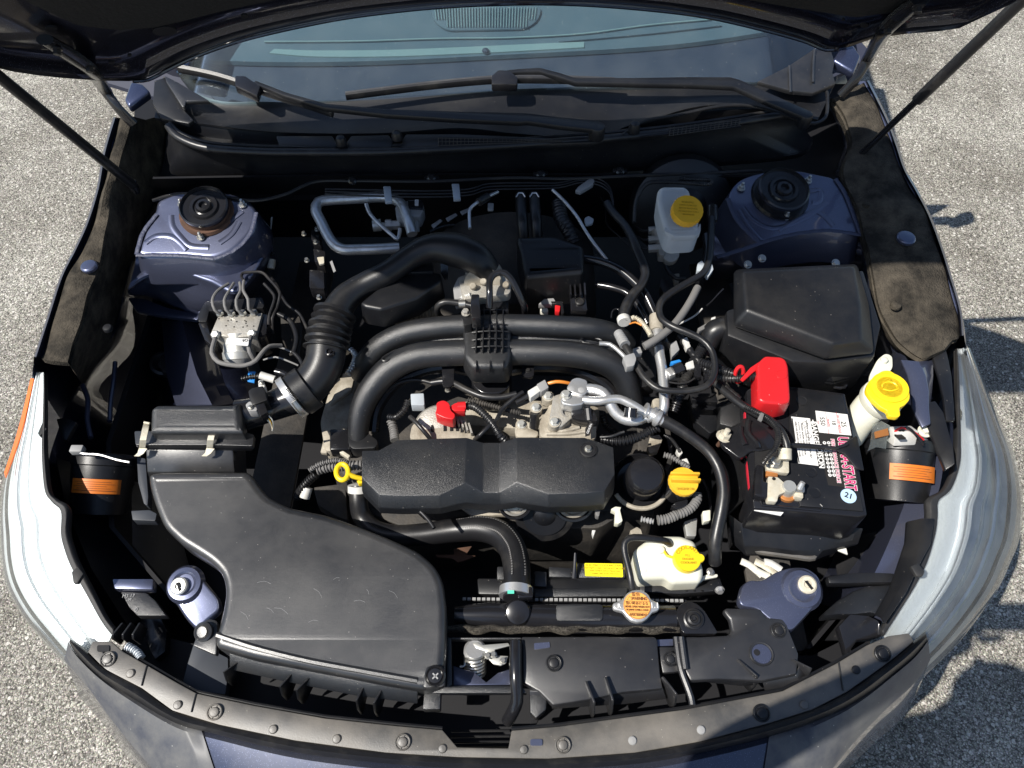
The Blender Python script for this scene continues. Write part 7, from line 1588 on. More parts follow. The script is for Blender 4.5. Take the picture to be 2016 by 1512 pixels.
part('valve_cap', sweep(V('B1', [(1090, 395, 0.84), (1095, 325, 0.848)]), [0.0115, 0.0105], 12), 'plastic_gloss', l2_)
l3_ = thing('refrigerant_line', 'vertical white aluminium pipe descending from the firewall side, right of the manifold', 'pipe', v1('B1', 1350, 150, 0.78))
T3('A6', [(845, 960, 0.83), (852, 1030, 0.83), (860, 1110, 0.828), (868, 1200, 0.825), (885, 1290, 0.82), (895, 1400, 0.815), (900, 1512, 0.81), (895, 1560, 0.805), (870, 1600, 0.80), (815, 1625, 0.795)], [12, 12, 11, 10, 10, 10, 10, 10, 10, 10], 'bright_alu', l3_, 'pipe', n=18)
part('shade_collar', sweep(V('A6', [(845, 950, 0.832), (850, 1050, 0.83)]), [0.0125, 0.013], 18), 'dirty_alu', l3_)
part('collar', lathe(v1('A6', 880, 1140, 0.828), Vector((0.05, -1, 0.1)), [(0.0150, -0.01), (0.0165, 0), (0.0150, 0.006)], 24), 'plastic_gloss', l3_)
part('hex_nut', obox(v1('A6', 955, 1325, 0.82), 0.024, 0.018, 0.018, Vector((0.9, 0.4, 0))), 'bright_alu', l3_, bevel=0.003)
part('hex_cap', lathe(v1('A6', 975, 1310, 0.828), Vector((1, 0.4, 0.2)), [(0.011, -0.005), (0.011, 0.014)], 6), 'plastic_gloss', l3_)
part('foil', prism(V('B1', rounded([(1255, 260), (1290, 245), (1320, 250), (1320, 340), (1270, 345)], 15), 0.78), 0.02), 'dirty_alu', l3_, bevel=0.003)

# the square alloy loop in the left rear
sl = thing('refrigerant_line', 'dull silver pipe bent into an open square loop in front of the firewall', 'pipe', P(720, 440, 0.80))
T3('A5', [(845, 408, 0.835), (830, 350, 0.84), (800, 270, 0.843), (770, 205, 0.845), (710, 168, 0.845), (620, 160, 0.845), (500, 168, 0.845), (300, 180, 0.845), (225, 195, 0.845), (208, 250, 0.843), (240, 320, 0.838), (290, 420, 0.832), (335, 480, 0.83), (390, 508, 0.83), (500, 508, 0.83), (620, 505, 0.83), (760, 498, 0.828)], [10.5] * 17, 'bright_alu', sl, 'pipe', n=20)
part('sleeve', sweep(V('A5', [(560, 166, 0.845), (556, 166.5, 0.845)]), 0.0115, 20), 'zinc', sl)
T3('A5', [(540, 205, 0.842), (555, 250, 0.835), (580, 290, 0.83), (650, 360, 0.825), (720, 420, 0.82), (745, 440, 0.818), (760, 410, 0.82), (765, 370, 0.825)], 4, 'bright_alu', sl, 'thin_pipe', n=12)
ss = thing('pressure_switch', 'silver pressure switch with hex nuts inside the square pipe loop', 'sensor', v1('A5', 680, 350, 0.80))
part('barrel', sweep(V('A5', [(585, 350, 0.815), (640, 345, 0.815)]), 0.0125, 18), 'zinc', ss)
part('hex_nut', lathe(v1('A5', 690, 345, 0.818), Vector((1, 0.05, 0)), [(0.0125, -0.006), (0.0125, 0.006)], 6), 'bright_alu', ss)
part('hex_nut', lathe(v1('A5', 735, 345, 0.818), Vector((1, 0.05, 0)), [(0.010, -0.009), (0.010, 0.009)], 6), 'bright_alu', ss)
part('stem', sweep(V('A5', [(640, 346, 0.816), (770, 345, 0.818)]), 0.0055, 12), 'zinc', ss)
ev = thing('expansion_valve', 'grey-green valve block on the firewall, right of the square pipe loop', 'valve', v1('A5', 870, 230, 0.80))
part('block', prism(V('A5', rounded([(730, 225), (820, 180), (910, 180), (925, 230), (900, 290), (740, 290)], 12), (0.84, 0, 0)), 0.03), 'conn_grey', ev, bevel=0.004)
part('leg', sweep(V('A5', [(870, 280, 0.83), (865, 390, 0.81)]), 0.009, 12), 'conn_grey', ev)
part('label', prism(V('A5', [(862, 178), (888, 178), (886, 218), (862, 216)], 0.842), 0.001), 'white_label', ev)
part('face_plate', prism(V('A5', [(815, 185), (915, 182), (920, 245), (820, 240)], 0.841), 0.004), 'plastic_gloss', ev, bevel=0.001)

# pipes along the firewall
def line(name, pts, rpx, m, label, catn='pipe', z=None, key='O', **k):
    if z is not None: pts = [(a, b, z) for a, b in pts]
    return hose(name, key, pts, rpx, m, label, catn, **k)
for i, (dy, lab_) in enumerate(((0, 'uppermost'), (6, 'middle'), (12, 'lowest'))):
    line('firewall_pipe', [(640, 372 + dy * 0.8), (700, 373 + dy), (850, 376 + dy), (925, 372 + dy), (960, 362 + dy), (1040, 360 + dy), (1100, 360 + dy * 0.8), (1145, 350 + dy * 0.8), (1180, 353 + dy), (1200, 368 + dy), (1208, 400 + dy)], 1.7, 'dark_metal', lab_ + ' of three thin dark pipes running along the firewall', z=0.868)
for x, y, n_, lab_ in ((897, 375, 1, 'grey clip gripping the firewall pipes at their middle'), (762, 380, 1, 'grey clip gripping the firewall pipes above the square loop')):
    single('pipe_clip', prism([P(a, b, 0.872) for a, b in ((x - 8, y - 14), (x + 7, y - 14), (x + 10, y + 16), (x - 4, y + 17))], 0.008), 'milky_grey', lab_, 'clip', bevel=0.002)
line('fuel_pipe', [(1088, 374, 0.87), (1110, 395, 0.865), (1135, 425, 0.86), (1150, 450, 0.855), (1170, 480, 0.85), (1195, 512, 0.84)], 3.4, 'bright_alu', 'straight bright pipe slanting from the firewall towards the right resonator')
line('fuel_pipe', [(925, 450, 0.88), (924, 425, 0.882), (925, 412, 0.884), (935, 402, 0.884), (948, 394, 0.88), (965, 385, 0.875), (980, 378, 0.87)], 3.4, 'bright_alu', 'short bright pipe with a bend rising behind the intake duct')
single('rubber_union', sweep([P(942, 398, 0.883), P(960, 387, 0.878)], 0.0085, 12), 'rubber', 'black rubber sleeve on the short bright bent pipe behind the duct', 'pipe fitting')
single('pipe_clip', prism(V('A5', rounded([(1345, 200), (1385, 200), (1382, 245), (1345, 245)], 8), 0.86), 0.005), 'conn_grey', 'grey lug hanging beside the short bright bent pipe', 'clip', bevel=0.001)
single('pipe_clip', prism(V('A6', rounded([(370, 300), (400, 285), (435, 305), (425, 335), (380, 345)], 10), 0.84), 0.006), 'milky_grey', 'grey lug beside the lower end of the slanting bright pipe', 'clip', bevel=0.001)
for i, x in enumerate((1025, 1052)):
    line('heater_hose', [(x, 384, 0.86), (x + 1, 410, 0.855), (x + 4, 440, 0.845), (x + 6, 470, 0.82)], 11, 'rubber', ('left' if i == 0 else 'right') + ' one of the twin heater hoses hanging in front of the firewall', 'hose')
    single('hose_clip', sweep([P(x - 9, 388, 0.868), P(x - 4, 380, 0.872), P(x + 4, 380, 0.872), P(x + 9, 388, 0.868)], 0.0016, 6), 'bright_alu', 'bright wire clip round the ' + ('left' if i == 0 else 'right') + ' twin heater hose', 'hose clip')
line('heater_hose', [(1100, 400, 0.84), (1105, 430, 0.84), (1120, 455, 0.835), (1130, 480, 0.82)], 14, 'rubber', 'stout ribbed hose in shade under the slanting bright pipe', 'hose', ribs=(0.008, 0.002))
for i in range(3):
    single('foil_strip', prism(V('A5', [(970 + i * 95, 345 - i * 45), (1030 + i * 100, 305 - i * 38), (1045 + i * 100, 318 - i * 38), (985 + i * 95, 368 - i * 45)], 0.82), 0.002), 'conn_grey', ('first', 'second', 'third')[i] + ' from the left of the pale foil strips behind the intake duct', 'foil', bevel=0.0005)

# vacuum hose to the brake booster
hose('vacuum_hose', 'A6', [(520, 200, 0.865), (560, 260, 0.865), (640, 350, 0.865), (690, 440, 0.865), (720, 520, 0.86), (755, 600, 0.855), (775, 670, 0.852), (750, 740, 0.85), (700, 800, 0.85), (660, 860, 0.848), (635, 930, 0.845), (628, 985, 0.84)], [8, 8, 8, 8.5, 9, 9, 9, 9, 10, 11, 11, 11], 'rubber', 'black vacuum hose snaking from the brake booster to the right end of the manifold')
single('hose_clip', lathe(v1('A6', 632, 975, 0.842), Vector((0.1, -1, 0.1)), [(0.0115, -0.006), (0.0122, -0.005), (0.0122, 0.005), (0.0115, 0.006)], 20), 'conn_white', 'white band at the lower end of the vacuum hose', 'hose clip')
hose('coolant_hose', 'A6', [(370, 570, 0.835), (480, 590, 0.838), (600, 640, 0.838), (700, 720, 0.835), (770, 800, 0.83), (820, 900, 0.82), (850, 960, 0.815)], 9, 'plastic_gloss', 'dark glossy hose bending down from the right resonator box')
hose('coolant_hose', 'A6', [(450, 740, 0.80), (560, 760, 0.805), (660, 800, 0.805), (740, 900, 0.80), (790, 1000, 0.79)], 7, 'plastic_gloss', 'dark hose below and inside the glossy one right of the manifold')
# grey hose and the big black loop
hose('grey_sleeve_hose', 'A6', [(1120, 760, 0.858), (1085, 830, 0.86), (1030, 920, 0.86), (960, 1010, 0.862), (870, 1085, 0.862), (800, 1130, 0.86), (765, 1150, 0.858)], 7.6, 'hose_grey', 'matt grey foam-sleeved hose slanting across the black loop')
hose('loop_hose', 'A6', [(1215, 300, 0.86), (1210, 400, 0.86), (1205, 500, 0.86), (1190, 600, 0.862), (1150, 670, 0.868), (1050, 730, 0.872), (950, 790, 0.875), (890, 840, 0.875), (865, 900, 0.876), (885, 970, 0.878), (960, 1020, 0.88), (1060, 1060, 0.88), (1150, 1105, 0.878), (1210, 1170, 0.874), (1235, 1260, 0.87), (1225, 1350, 0.865), (1180, 1410, 0.862), (1080, 1440, 0.858), (960, 1445, 0.856), (860, 1430, 0.855), (780, 1370, 0.855), (730, 1300, 0.855), (690, 1230, 0.856), (650, 1160, 0.858), (615, 1110, 0.855), (590, 1070, 0.85)], [7] * 12 + [6.6] * 14, 'rubber', 'long black rubber hose making a big S loop between brake reservoir and battery')
single('hose_fitting', tube(V('A6', [(640, 1140, 0.86), (615, 1095, 0.858), (595, 1060, 0.855)]), [0.009, 0.0085, 0.0075], 14, ribs=(0.006, 0.002)), 'conn_grey', 'ribbed grey end fitting of the looped hose at the manifold', 'hose fitting')
single('hose_clip', prism(V('A6', rounded([(625, 1215), (700, 1190), (715, 1230), (700, 1275), (650, 1285), (640, 1250)], 8), 0.872), 0.016), 'conn_grey', 'grey plastic double clip holding the looped hose beside the manifold', 'hose clip', bevel=0.003)
line('brake_booster_hose', [(1180, 420), (1190, 520), (1175, 600), (1160, 640), (1130, 720)], 10, 'plastic_gloss', 'dark vertical hose right of the brake reservoir, beside the blue tower', 'hose', z=0.845, key='A6')
single('hose_bracket', prism(V('A6', rounded([(1120, 600), (1150, 580), (1175, 620), (1215, 600), (1225, 640), (1190, 690), (1160, 650), (1115, 650)], 6), 0.862), 0.01), 'milky_grey', 'grey comb-shaped bracket holding hoses beside the blue tower', 'bracket', bevel=0.002)
single('hose_fitting', lathe(v1('A6', 1218, 260, 0.862), Vector((0, 0.9, 0.4)), [(0.009, -0.02), (0.0105, -0.015), (0.0105, 0.012), (0.007, 0.016)], 18), 'plastic_gloss', 'black cap with a green mark at the top of the loop hose', 'hose fitting')
hose('booster_loom', 'A6', [(700, 330, 0.87), (710, 200, 0.875), (750, 110, 0.878), (800, 68, 0.88), (900, 62, 0.88), (1050, 68, 0.88), (1160, 78, 0.88), (1210, 70, 0.88), (1200, 50, 0.88), (1100, 45, 0.88), (1000, 40, 0.88)], 3.6, 'rubber', 'thin corrugated loom looping over the brake fluid reservoir', 'cable', ribs=(0.004, 0.001))

# looms round the battery
hose('battery_loom', 'A7', [(60, 350, 0.83), (130, 370, 0.84), (200, 400, 0.85), (262, 418, 0.855)], 8, 'rubber', 'ribbed black loom entering the ring of the red battery cover, upper one', 'cable', ribs=(0.005, 0.0022))
hose('battery_loom', 'A7', [(90, 390, 0.825), (160, 430, 0.835), (220, 445, 0.845), (300, 445, 0.852), (390, 430, 0.856)], 8, 'rubber', 'ribbed black loom entering the ring of the red battery cover, lower one', 'cable', ribs=(0.005, 0.0022))
hose('negative_cable', 'A7', [(20, 370, 0.81), (100, 430, 0.82), (200, 520, 0.83), (300, 600, 0.838), (400, 660, 0.845), (480, 700, 0.85), (540, 760, 0.852), (575, 830, 0.85), (582, 870, 0.846)], [6, 7, 8, 8, 8, 8, 8, 7.5, 7], 'rubber', 'thick black cable swinging over the battery to the negative clamp', 'cable')
hose('sensor_loom', 'A7', [(330, 615, 0.85), (400, 650, 0.856), (470, 690, 0.86), (515, 740, 0.862), (530, 800, 0.862), (510, 870, 0.858), (465, 920, 0.852), (435, 965, 0.845)], 5.2, 'rubber', 'thin ribbed loom curving over the battery to the black current sensor', 'cable', ribs=(0.0035, 0.0014))
single('cable_tie', prism(V('A7', rounded([(405, 690), (425, 650), (445, 660), (430, 705)], 4), 0.868), 0.004), 'hose_grey', 'grey tie binding the two cables above the battery', 'cable tie', bevel=0.001)
hose('bay_loom', 'A6', [(1165, 1130, 0.825), (1140, 1180, 0.825), (1090, 1260, 0.822), (1050, 1340, 0.82), (1020, 1420, 0.815), (985, 1512, 0.80), (960, 1580, 0.79)], 9, 'rubber', 'corrugated black trunk loom running down behind the big hose loop', 'cable', ribs=(0.0055, 0.0028))
hose('bay_loom', 'A6', [(1000, 1080, 0.82), (1050, 1150, 0.822), (1120, 1240, 0.825), (1200, 1330, 0.825), (1290, 1410, 0.82), (1400, 1500, 0.815)], 7, 'rubber', 'taped black loom crossing under the hose loop towards the battery', 'cable', ribs=(0.012, 0.001))
for q, m, lab_ in (([(940, 1250), (1000, 1235), (1015, 1248), (960, 1262)], 'tape_blue', 'small bright blue plug among the wires inside the hose loop'),
                   ([(1040, 1260), (1090, 1240), (1100, 1290), (1050, 1300)], 'conn_white', 'small white plug right of the blue one inside the hose loop'),
                   ([(1100, 1270), (1150, 1265), (1140, 1350), (1100, 1340)], 'plastic_gloss', 'black square plug inside the hose loop beside the trunk loom'),
                   ([(940, 1130), (980, 1110), (1000, 1170), (950, 1220)], 'conn_grey', 'grey flat connector above the blue plug inside the hose loop'),
                   ([(1120, 1030), (1180, 995), (1190, 1020), (1130, 1050)], 'hose_grey', 'small grey capsule left of the fuse box elbow'),
                   ([(1210, 960), (1240, 950), (1235, 985), (1215, 995)], 'conn_white', 'tiny white clip at the left corner of the fuse box'),
                   ([(690, 1165), (740, 1150), (755, 1190), (700, 1200)], 'conn_grey', 'grey tab beside the double hose clip'),
                   ([(1020, 1100), (1050, 1085), (1075, 1150), (1050, 1165)], 'conn_white', 'white tape band on the taped loom under the grey hose'),
                   ([(1165, 1330), (1215, 1320), (1220, 1360), (1170, 1370)], 'plastic_gloss', 'small black junction where looms meet left of the red cover')):
    single('wire_connector', prism(V('A6', rounded(q, 5), 0.832), 0.012), m, lab_, 'connector', bevel=0.002)
for i, (q, m, lab_) in enumerate((([(660, 980), (700, 960), (740, 980), (790, 1040), (810, 1080)], 'lead', 'corrugated tan loom right beside the white band of the vacuum hose'),
                                  ([(670, 1000), (710, 990), (750, 1010)], 'wire_orange', 'short orange wire beside the white hose band'),
                                  ([(470, 1130), (540, 1135), (600, 1180), (640, 1220)], 'bright_alu', 'silver foil-wrapped wire at the right end of the manifold'),
                                  ([(550, 960), (555, 920), (580, 900), (605, 915), (600, 960)], 'plastic_gloss', 'small black wire hook at the manifold end'),
                                  ([(1000, 1000), (1060, 970), (1110, 940), (1150, 900)], 'conn_white', 'thin pale wire crossing beneath the grey sleeved hose'),
                                  ([(930, 1385), (1000, 1395), (1060, 1385), (1100, 1360)], 'rubber', 'thin black wire along the foot of the hose loop'),
                                  ([(1180, 880), (1215, 850), (1260, 800), (1290, 770)], 'plastic_gloss', 'thin black brake line near the fuse box corner'))):
    hose('wire', 'A6', [(a, b, 0.838 if i < 3 else 0.83) for a, b in q], 4.5 if i in (0, 2) else 1.8, m, lab_, 'wire', **({'ribs': (0.004, 0.0016)} if i == 0 else {}))

# ------------------------------------------------------------------ oil filter, oil cap, dipstick
of = thing('oil_filter', 'glossy black oil filter standing in its dark cup, right of the engine cover', 'oil filter', v1('B1', 1180, 880, 0.70))
ax = Vector((0.03, -0.25, 1)).normalized(); c = v1('B1', 1160, 890, 0.71)
part('cup', lathe(c, ax, [(0.048, -0.03), (0.050, 0.0), (0.0515, 0.006), (0.049, 0.008), (0.046, 0.002), (0.040, -0.006), (0.02, -0.008)], 44), 'plastic_gloss', of)
part('cup_rim', sweep([c + Vector((0.0505 * math.cos(R(a)), 0.049 * math.sin(R(a)), 0.008 + 0.012 * math.sin(R(a)))) for a in range(-150, -20, 6)], 0.0042, 8), 'dirty_alu', of)
c2 = v1('B1', 1190, 860, 0.75)
part('can', lathe(c2, ax, [(0.028, -0.04), (0.031, -0.034), (0.032, 0.0), (0.0325, 0.02), (0.031, 0.026), (0.027, 0.030), (0.012, 0.031), (0.001, 0.031)], 44), 'plastic_gloss', of)
oc = thing('oil_filler_cap', 'yellow oil filler cap with a raised grip bar, right of the oil filter', 'oil cap', v1('B1', 1500, 900, 0.74))
c = v1('B1', 1495, 885, 0.775); nO = Vector((0.05, -0.15, 1)).normalized(); k = mpp(c) * 30
part('neck', lathe(c, nO, [(k * 0.9, -0.05), (k * 0.9, -0.01), (k * 1.02, -0.008), (k * 1.02, -0.004)], 30), 'plastic_gloss', oc)
part('disc', lathe(c, nO, [(k, -0.008), (k, 0.0), (k * 0.95, 0.003), (k * 0.001, 0.003)], 44, flute=(30, 0.0006, k * 0.99)), 'amber_plastic', oc)
for dy in (0.0095, -0.002):
    part('grip', obox(c + Vector((0.002, dy, 0.008)), k * 1.9, 0.0042, 0.012, Vector((1, -0.03, 0))), 'amber_plastic', oc, bevel=0.0012)
part('grip_web', obox(c + Vector((0.002, 0.004, 0.0045)), k * 1.7, 0.010, 0.004, Vector((1, -0.03, 0))), 'amber_plastic', oc, bevel=0.001)
words("ENGINE OIL", c + Vector((0, -0.016, 0.0055)), 0.0055, Vector((1, 0, 0)), nO, 'ink_yellow', oc)
words("SAE 0W-20", c + Vector((0, 0.020, 0.000)), 0.0045, Vector((1, 0, 0)), nO, 'ink_yellow', oc)
dp = thing('oil_dipstick', 'yellow dipstick ring handle at the left end of the engine cover', 'dipstick', P(678, 930, 0.74))
rg = [v1('A8', 520 + 46 * math.cos(i * math.pi / 12), 812 + 60 * math.sin(i * math.pi / 12), 0.775) for i in range(24)]
part('ring', sweep(rg, 0.0046, 10, closed=True), 'yellow_plastic', dp)
part('shank', sweep(V('A8', [(565, 830, 0.775), (620, 850, 0.77), (668, 862, 0.765)]), [0.005, 0.0042, 0.0042], 10), 'yellow_plastic', dp)
part('stop', prism(V('A8', rounded([(620, 865), (668, 860), (675, 895), (640, 898)], 8), 0.758), 0.012), 'yellow_plastic', dp, bevel=0.002)
hose('dipstick_loom', 'A8', [(270, 800, 0.74), (330, 760, 0.745), (400, 735, 0.748), (480, 725, 0.75), (560, 745, 0.75)], 4.6, 'hose_grey', 'pale corrugated loom arching behind the dipstick ring', 'cable', ribs=(0.0038, 0.002))
hose('dipstick_loom', 'A8', [(330, 800, 0.735), (420, 775, 0.738), (520, 768, 0.74), (620, 760, 0.745), (690, 755, 0.745)], 8.5, 'hose_grey', 'thicker pale corrugated loom running under the engine cover end', 'cable', ribs=(0.0055, 0.003))
hose('dipstick_loom', 'A8', [(320, 830, 0.73), (260, 880, 0.72), (210, 940, 0.71), (170, 1010, 0.69)], 7.5, 'rubber', 'black corrugated loom dropping left behind the snorkel', 'cable', ribs=(0.005, 0.0024))
single('wire_connector', prism(V('A8', rounded([(495, 660), (525, 650), (578, 685), (565, 705)], 6), 0.755), 0.01), 'lead', 'beige clip lying above the dipstick ring', 'connector', bevel=0.002)
single('wire_connector', sweep(V('A8', [(230, 1010, 0.70), (255, 930, 0.71)]), 0.009, 12), 'conn_white', 'small white plug left of the radiator hose, above the snorkel edge', 'connector')
for i, (q, r_, m, lab_) in enumerate((([(1440, 1140), (1500, 1120), (1560, 1080), (1600, 1020), (1600, 980)], 8, 'hose_grey', 'pale corrugated loom curling below the yellow oil cap'),
                                      ([(1300, 1180), (1370, 1170), (1440, 1140)], 9, 'hose_grey', 'grey taped loom end below the oil filter'),
                                      ([(1170, 1170), (1220, 1180), (1265, 1190)], 5, 'conn_grey', 'short ribbed grey stub under the oil filter'),
                                      ([(1345, 680), (1400, 695), (1460, 730), (1540, 780)], 5, 'hose_grey', 'grey wire passing above the yellow oil cap'))):
    hose('oil_area_loom', 'B1', [(a, b, 0.745) for a, b in q], r_, m, lab_, 'cable', ribs=(0.005, 0.002))
for q, m, lab_ in (([(1440, 635), (1470, 625), (1490, 665), (1465, 690)], 'conn_white', 'white plug hanging above the oil cap'), ([(1470, 720), (1520, 705), (1545, 760), (1510, 750)], 'conn_white', 'second white plug, touching the oil cap neck'),
                   ([(940, 1095), (975, 1075), (1020, 1080), (1010, 1100), (1030, 1185), (1000, 1205), (970, 1200), (975, 1110)], 'milky', 'cream elbow plug lower left of the oil filter'), ([(1640, 1110), (1700, 1100), (1700, 1180), (1650, 1190)], 'milky', 'cream plug beside the fat black hose'),
                   ([(1400, 1070), (1440, 1040), (1530, 1020), (1520, 1075), (1440, 1095)], 'plastic_gloss', 'flat black plug under the oil cap'), ([(820, 1080), (865, 1075), (850, 1150), (825, 1140)], 'hose_grey', 'grey tab under the right corner of the engine cover'),
                   ([(795, 1255), (825, 1255), (808, 1300)], 'conn_white', 'tiny pale arrow-shaped tag deep between pulley and coolant tank'), ([(1220, 620), (1240, 540), (1310, 525), (1335, 560), (1300, 650), (1240, 670)], 'dirty_alu', 'tan cast lug behind the oil filter'),
                   ([(1085, 1260), (1140, 1230), (1170, 1250), (1185, 1300), (1100, 1300)], 'dirty_alu', 'pale round boss behind the coolant tank'), ([(1500, 1190), (1600, 1160), (1590, 1300), (1520, 1300)], 'zinc', 'crinkled metal shield right behind the coolant tank')):
    nm = 'cast_lug' if 'alu' in m or m == 'zinc' else 'wire_connector'
    single(nm, prism(V('B1', rounded(q, 8), 0.74 if nm == 'wire_connector' else 0.70), 0.014), m, lab_, 'bracket' if nm == 'cast_lug' else 'connector', bevel=0.002)
hose('bay_loom', 'B1', [(870, 560, 0.775), (960, 575, 0.778), (1060, 570, 0.78), (1160, 540, 0.782), (1240, 500, 0.785), (1310, 470, 0.79)], 8, 'rubber', 'black corrugated loom from the compressor plug below the white pipes', 'cable', ribs=(0.006, 0.0026))
hose('bay_loom', 'B1', [(860, 545, 0.785), (940, 540, 0.79), (1010, 515, 0.793), (1045, 505, 0.795)], 3, 'rubber', 'thin black wire just above the compressor plug loom', 'cable')
hose('bay_loom', 'B1', [(1350, 530, 0.76), (1400, 560, 0.762), (1440, 610, 0.765), (1470, 660, 0.765)], 3.2, 'rubber', 'thin ribbed wire arching behind the oil cap', 'cable', ribs=(0.003, 0.001))
single('splash_panel', prism(V('B1', rounded([(1545, 290), (1600, 270), (1740, 290), (1760, 480), (1700, 520), (1580, 420)], 15), 0.72), 0.03), 'plastic', 'dark plastic box end between the fat hose and the battery tray', 'panel', bevel=0.004)
single('shroud_box', prism(V('B1', rounded([(1540, 210), (1740, 210), (1760, 280), (1560, 260)], 10), 0.735), 0.03), 'plastic', 'low black box below the big hose loop', 'panel', bevel=0.004)
# small hardware on the left inner wing and under the duct
lv = thing('valve_cluster', 'black valve cluster with bright screws left of the duct, by the square pipe loop', 'valve', v1('A5', 210, 500, 0.75))
for q, m in (([(170, 370), (230, 365), (240, 460), (180, 450)], 'plastic_gloss'), ([(190, 500), (270, 520), (265, 600), (200, 590)], 'plastic_gloss'), ([(165, 640), (260, 650), (265, 770), (165, 760)], 'plastic_gloss')):
    part('body', prism(V('A5', rounded(q, 10), 0.77), 0.03), m, lv, bevel=0.004)
for x, y in ((215, 380), (208, 465), (150, 585), (230, 830), (130, 410)):
    part('screw', hexb(v1('A5', x, y, 0.775), UP, 0.004, 0.008), 'steel', lv)
part('glint_clip', prism(V('A5', rounded([(215, 560), (260, 555), (262, 600), (230, 605)], 6), 0.778), 0.004), 'lead', lv)
part('label', prism(V('A5', [(300, 590), (315, 580), (340, 650), (325, 660)], 0.77), 0.002), 'conn_grey', lv)
single('ribbed_hose', tube(V('A5', [(740, 945, 0.77), (800, 940, 0.78), (870, 950, 0.78), (930, 935, 0.78), (1000, 930, 0.775)]), 0.017, 16, ribs=(0.0055, 0.003)), 'dirty_alu', 'pale ribbed hose glimpsed under the left resonator box', 'hose')
for i, (q, m) in enumerate((([(680, 870), (720, 835), (780, 830), (800, 865)], 'conn_grey'), ([(690, 900), (740, 895), (745, 918), (700, 920)], 'wire_white'), ([(790, 875), (825, 880), (820, 920), (790, 915)], 'red_plastic'), ([(760, 850), (840, 850), (850, 930), (830, 930), (830, 870), (770, 870)], 'plastic_gloss'))):
    single('wire_connector', prism(V('A5', rounded([(a + 1000, b) for a, b in q], 5), 0.80), 0.012), m, ('grey pipe stub above the right runner of the manifold', 'white clip above the right runner of the manifold', 'tiny red clip above the right runner of the manifold', 'black socket round the tiny red clip above the manifold')[i], 'connector', bevel=0.002)
hose('wire', 'A4', [(1600, 1010, 0.765), (1680, 1030, 0.755), (1770, 1075, 0.745)], 1.8, 'conn_grey', 'thin grey wire trailing right from the ABS motor, upper one', 'wire')
hose('wire', 'A4', [(1540, 1105, 0.755), (1620, 1085, 0.755), (1700, 1110, 0.75), (1770, 1140, 0.74)], 1.8, 'conn_grey', 'thin grey wire trailing right from the ABS motor, lower one', 'wire')
hose('wire_loom', 'A4', [(1400, 1230, 0.75), (1470, 1215, 0.752), (1560, 1215, 0.752), (1620, 1240, 0.75)], 5, 'rubber', 'black loom behind the blue tape flag', 'cable', ribs=(0.005, 0.002))
single('wire_connector', sweep(V('A4', [(1520, 1205, 0.765), (1615, 1235, 0.76)]), 0.0075, 12), 'conn_white', 'silver-white sleeve right of the blue tape flag', 'connector')
single('pale_panel', prism(V('A8', [(420, 290), (510, 100), (610, 90), (590, 180), (440, 290)], 0.70), 0.01), 'dirty_alu', 'tan cast plate between duct elbow and manifold', 'bracket', bevel=0.002)
single('pale_panel', prism(V('A8', [(350, 660), (380, 540), (440, 470), (540, 440), (545, 490), (430, 500), (400, 670)], 0.68), 0.01), 'dirty_alu', 'tan cast bracket left of the manifold foot', 'bracket', bevel=0.002)
single('plastic_cover', prism(V('A8', [(420, 480), (560, 480), (580, 640), (420, 640)], 0.70), 0.03), 'plastic_gloss', 'black box left of the manifold foot', 'cover', bevel=0.004)

# ------------------------------------------------------------------ dim hardware deep between the main parts
def deep(name, key, pts, z, d, m, lab, catn='bracket'):
    single(name, prism(V(key, rounded(pts, 8), z), d), m, lab, catn, bevel=0.002)
deep('subframe_bracket', 'A4', [(850, 1080), (900, 1060), (940, 1120), (930, 1180), (870, 1190)], 0.60, 0.02, 'dark_metal', 'round dark boss on the wheel arch panel below the left tower')
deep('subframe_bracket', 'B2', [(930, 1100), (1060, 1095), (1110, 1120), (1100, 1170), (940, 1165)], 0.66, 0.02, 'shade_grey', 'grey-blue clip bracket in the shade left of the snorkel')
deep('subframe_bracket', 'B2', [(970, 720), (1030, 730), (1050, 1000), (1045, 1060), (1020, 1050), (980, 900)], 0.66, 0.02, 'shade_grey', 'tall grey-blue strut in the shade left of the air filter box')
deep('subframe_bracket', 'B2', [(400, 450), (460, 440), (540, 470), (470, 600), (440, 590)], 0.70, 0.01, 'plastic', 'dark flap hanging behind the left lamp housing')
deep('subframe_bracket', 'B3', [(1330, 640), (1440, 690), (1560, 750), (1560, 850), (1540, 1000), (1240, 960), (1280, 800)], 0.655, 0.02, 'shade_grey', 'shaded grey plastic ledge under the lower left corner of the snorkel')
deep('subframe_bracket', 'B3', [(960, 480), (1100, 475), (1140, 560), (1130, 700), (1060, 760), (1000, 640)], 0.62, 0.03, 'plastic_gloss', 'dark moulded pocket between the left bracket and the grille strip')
deep('gearbox_casting', 'A8', [(300, 930), (540, 900), (560, 1180), (480, 1150), (330, 1060)], 0.60, 0.03, 'grimy', 'dim dirty casting beside the radiator hose')
deep('gearbox_casting', 'A4', [(1650, 700), (1760, 760), (1800, 900), (1780, 1080), (1660, 960)], 0.66, 0.03, 'grimy', 'dim casting right of the ABS unit')
deep('gearbox_casting', 'A6', [(880, 690), (920, 720), (960, 790), (900, 800), (870, 750)], 0.74, 0.02, 'dark_metal', 'dim grey plate below the brake cylinder')
deep('gearbox_casting', 'A6', [(960, 670), (1000, 665), (1000, 720), (965, 730)], 0.75, 0.01, 'dirty_alu', 'small pale lug below the brake cylinder')
deep('gearbox_casting', 'A6', [(760, 1010), (830, 1000), (860, 1200), (840, 1400), (740, 1420), (720, 1240)], 0.76, 0.03, 'plastic', 'black duct wall between manifold end and the white pipe', 'panel')
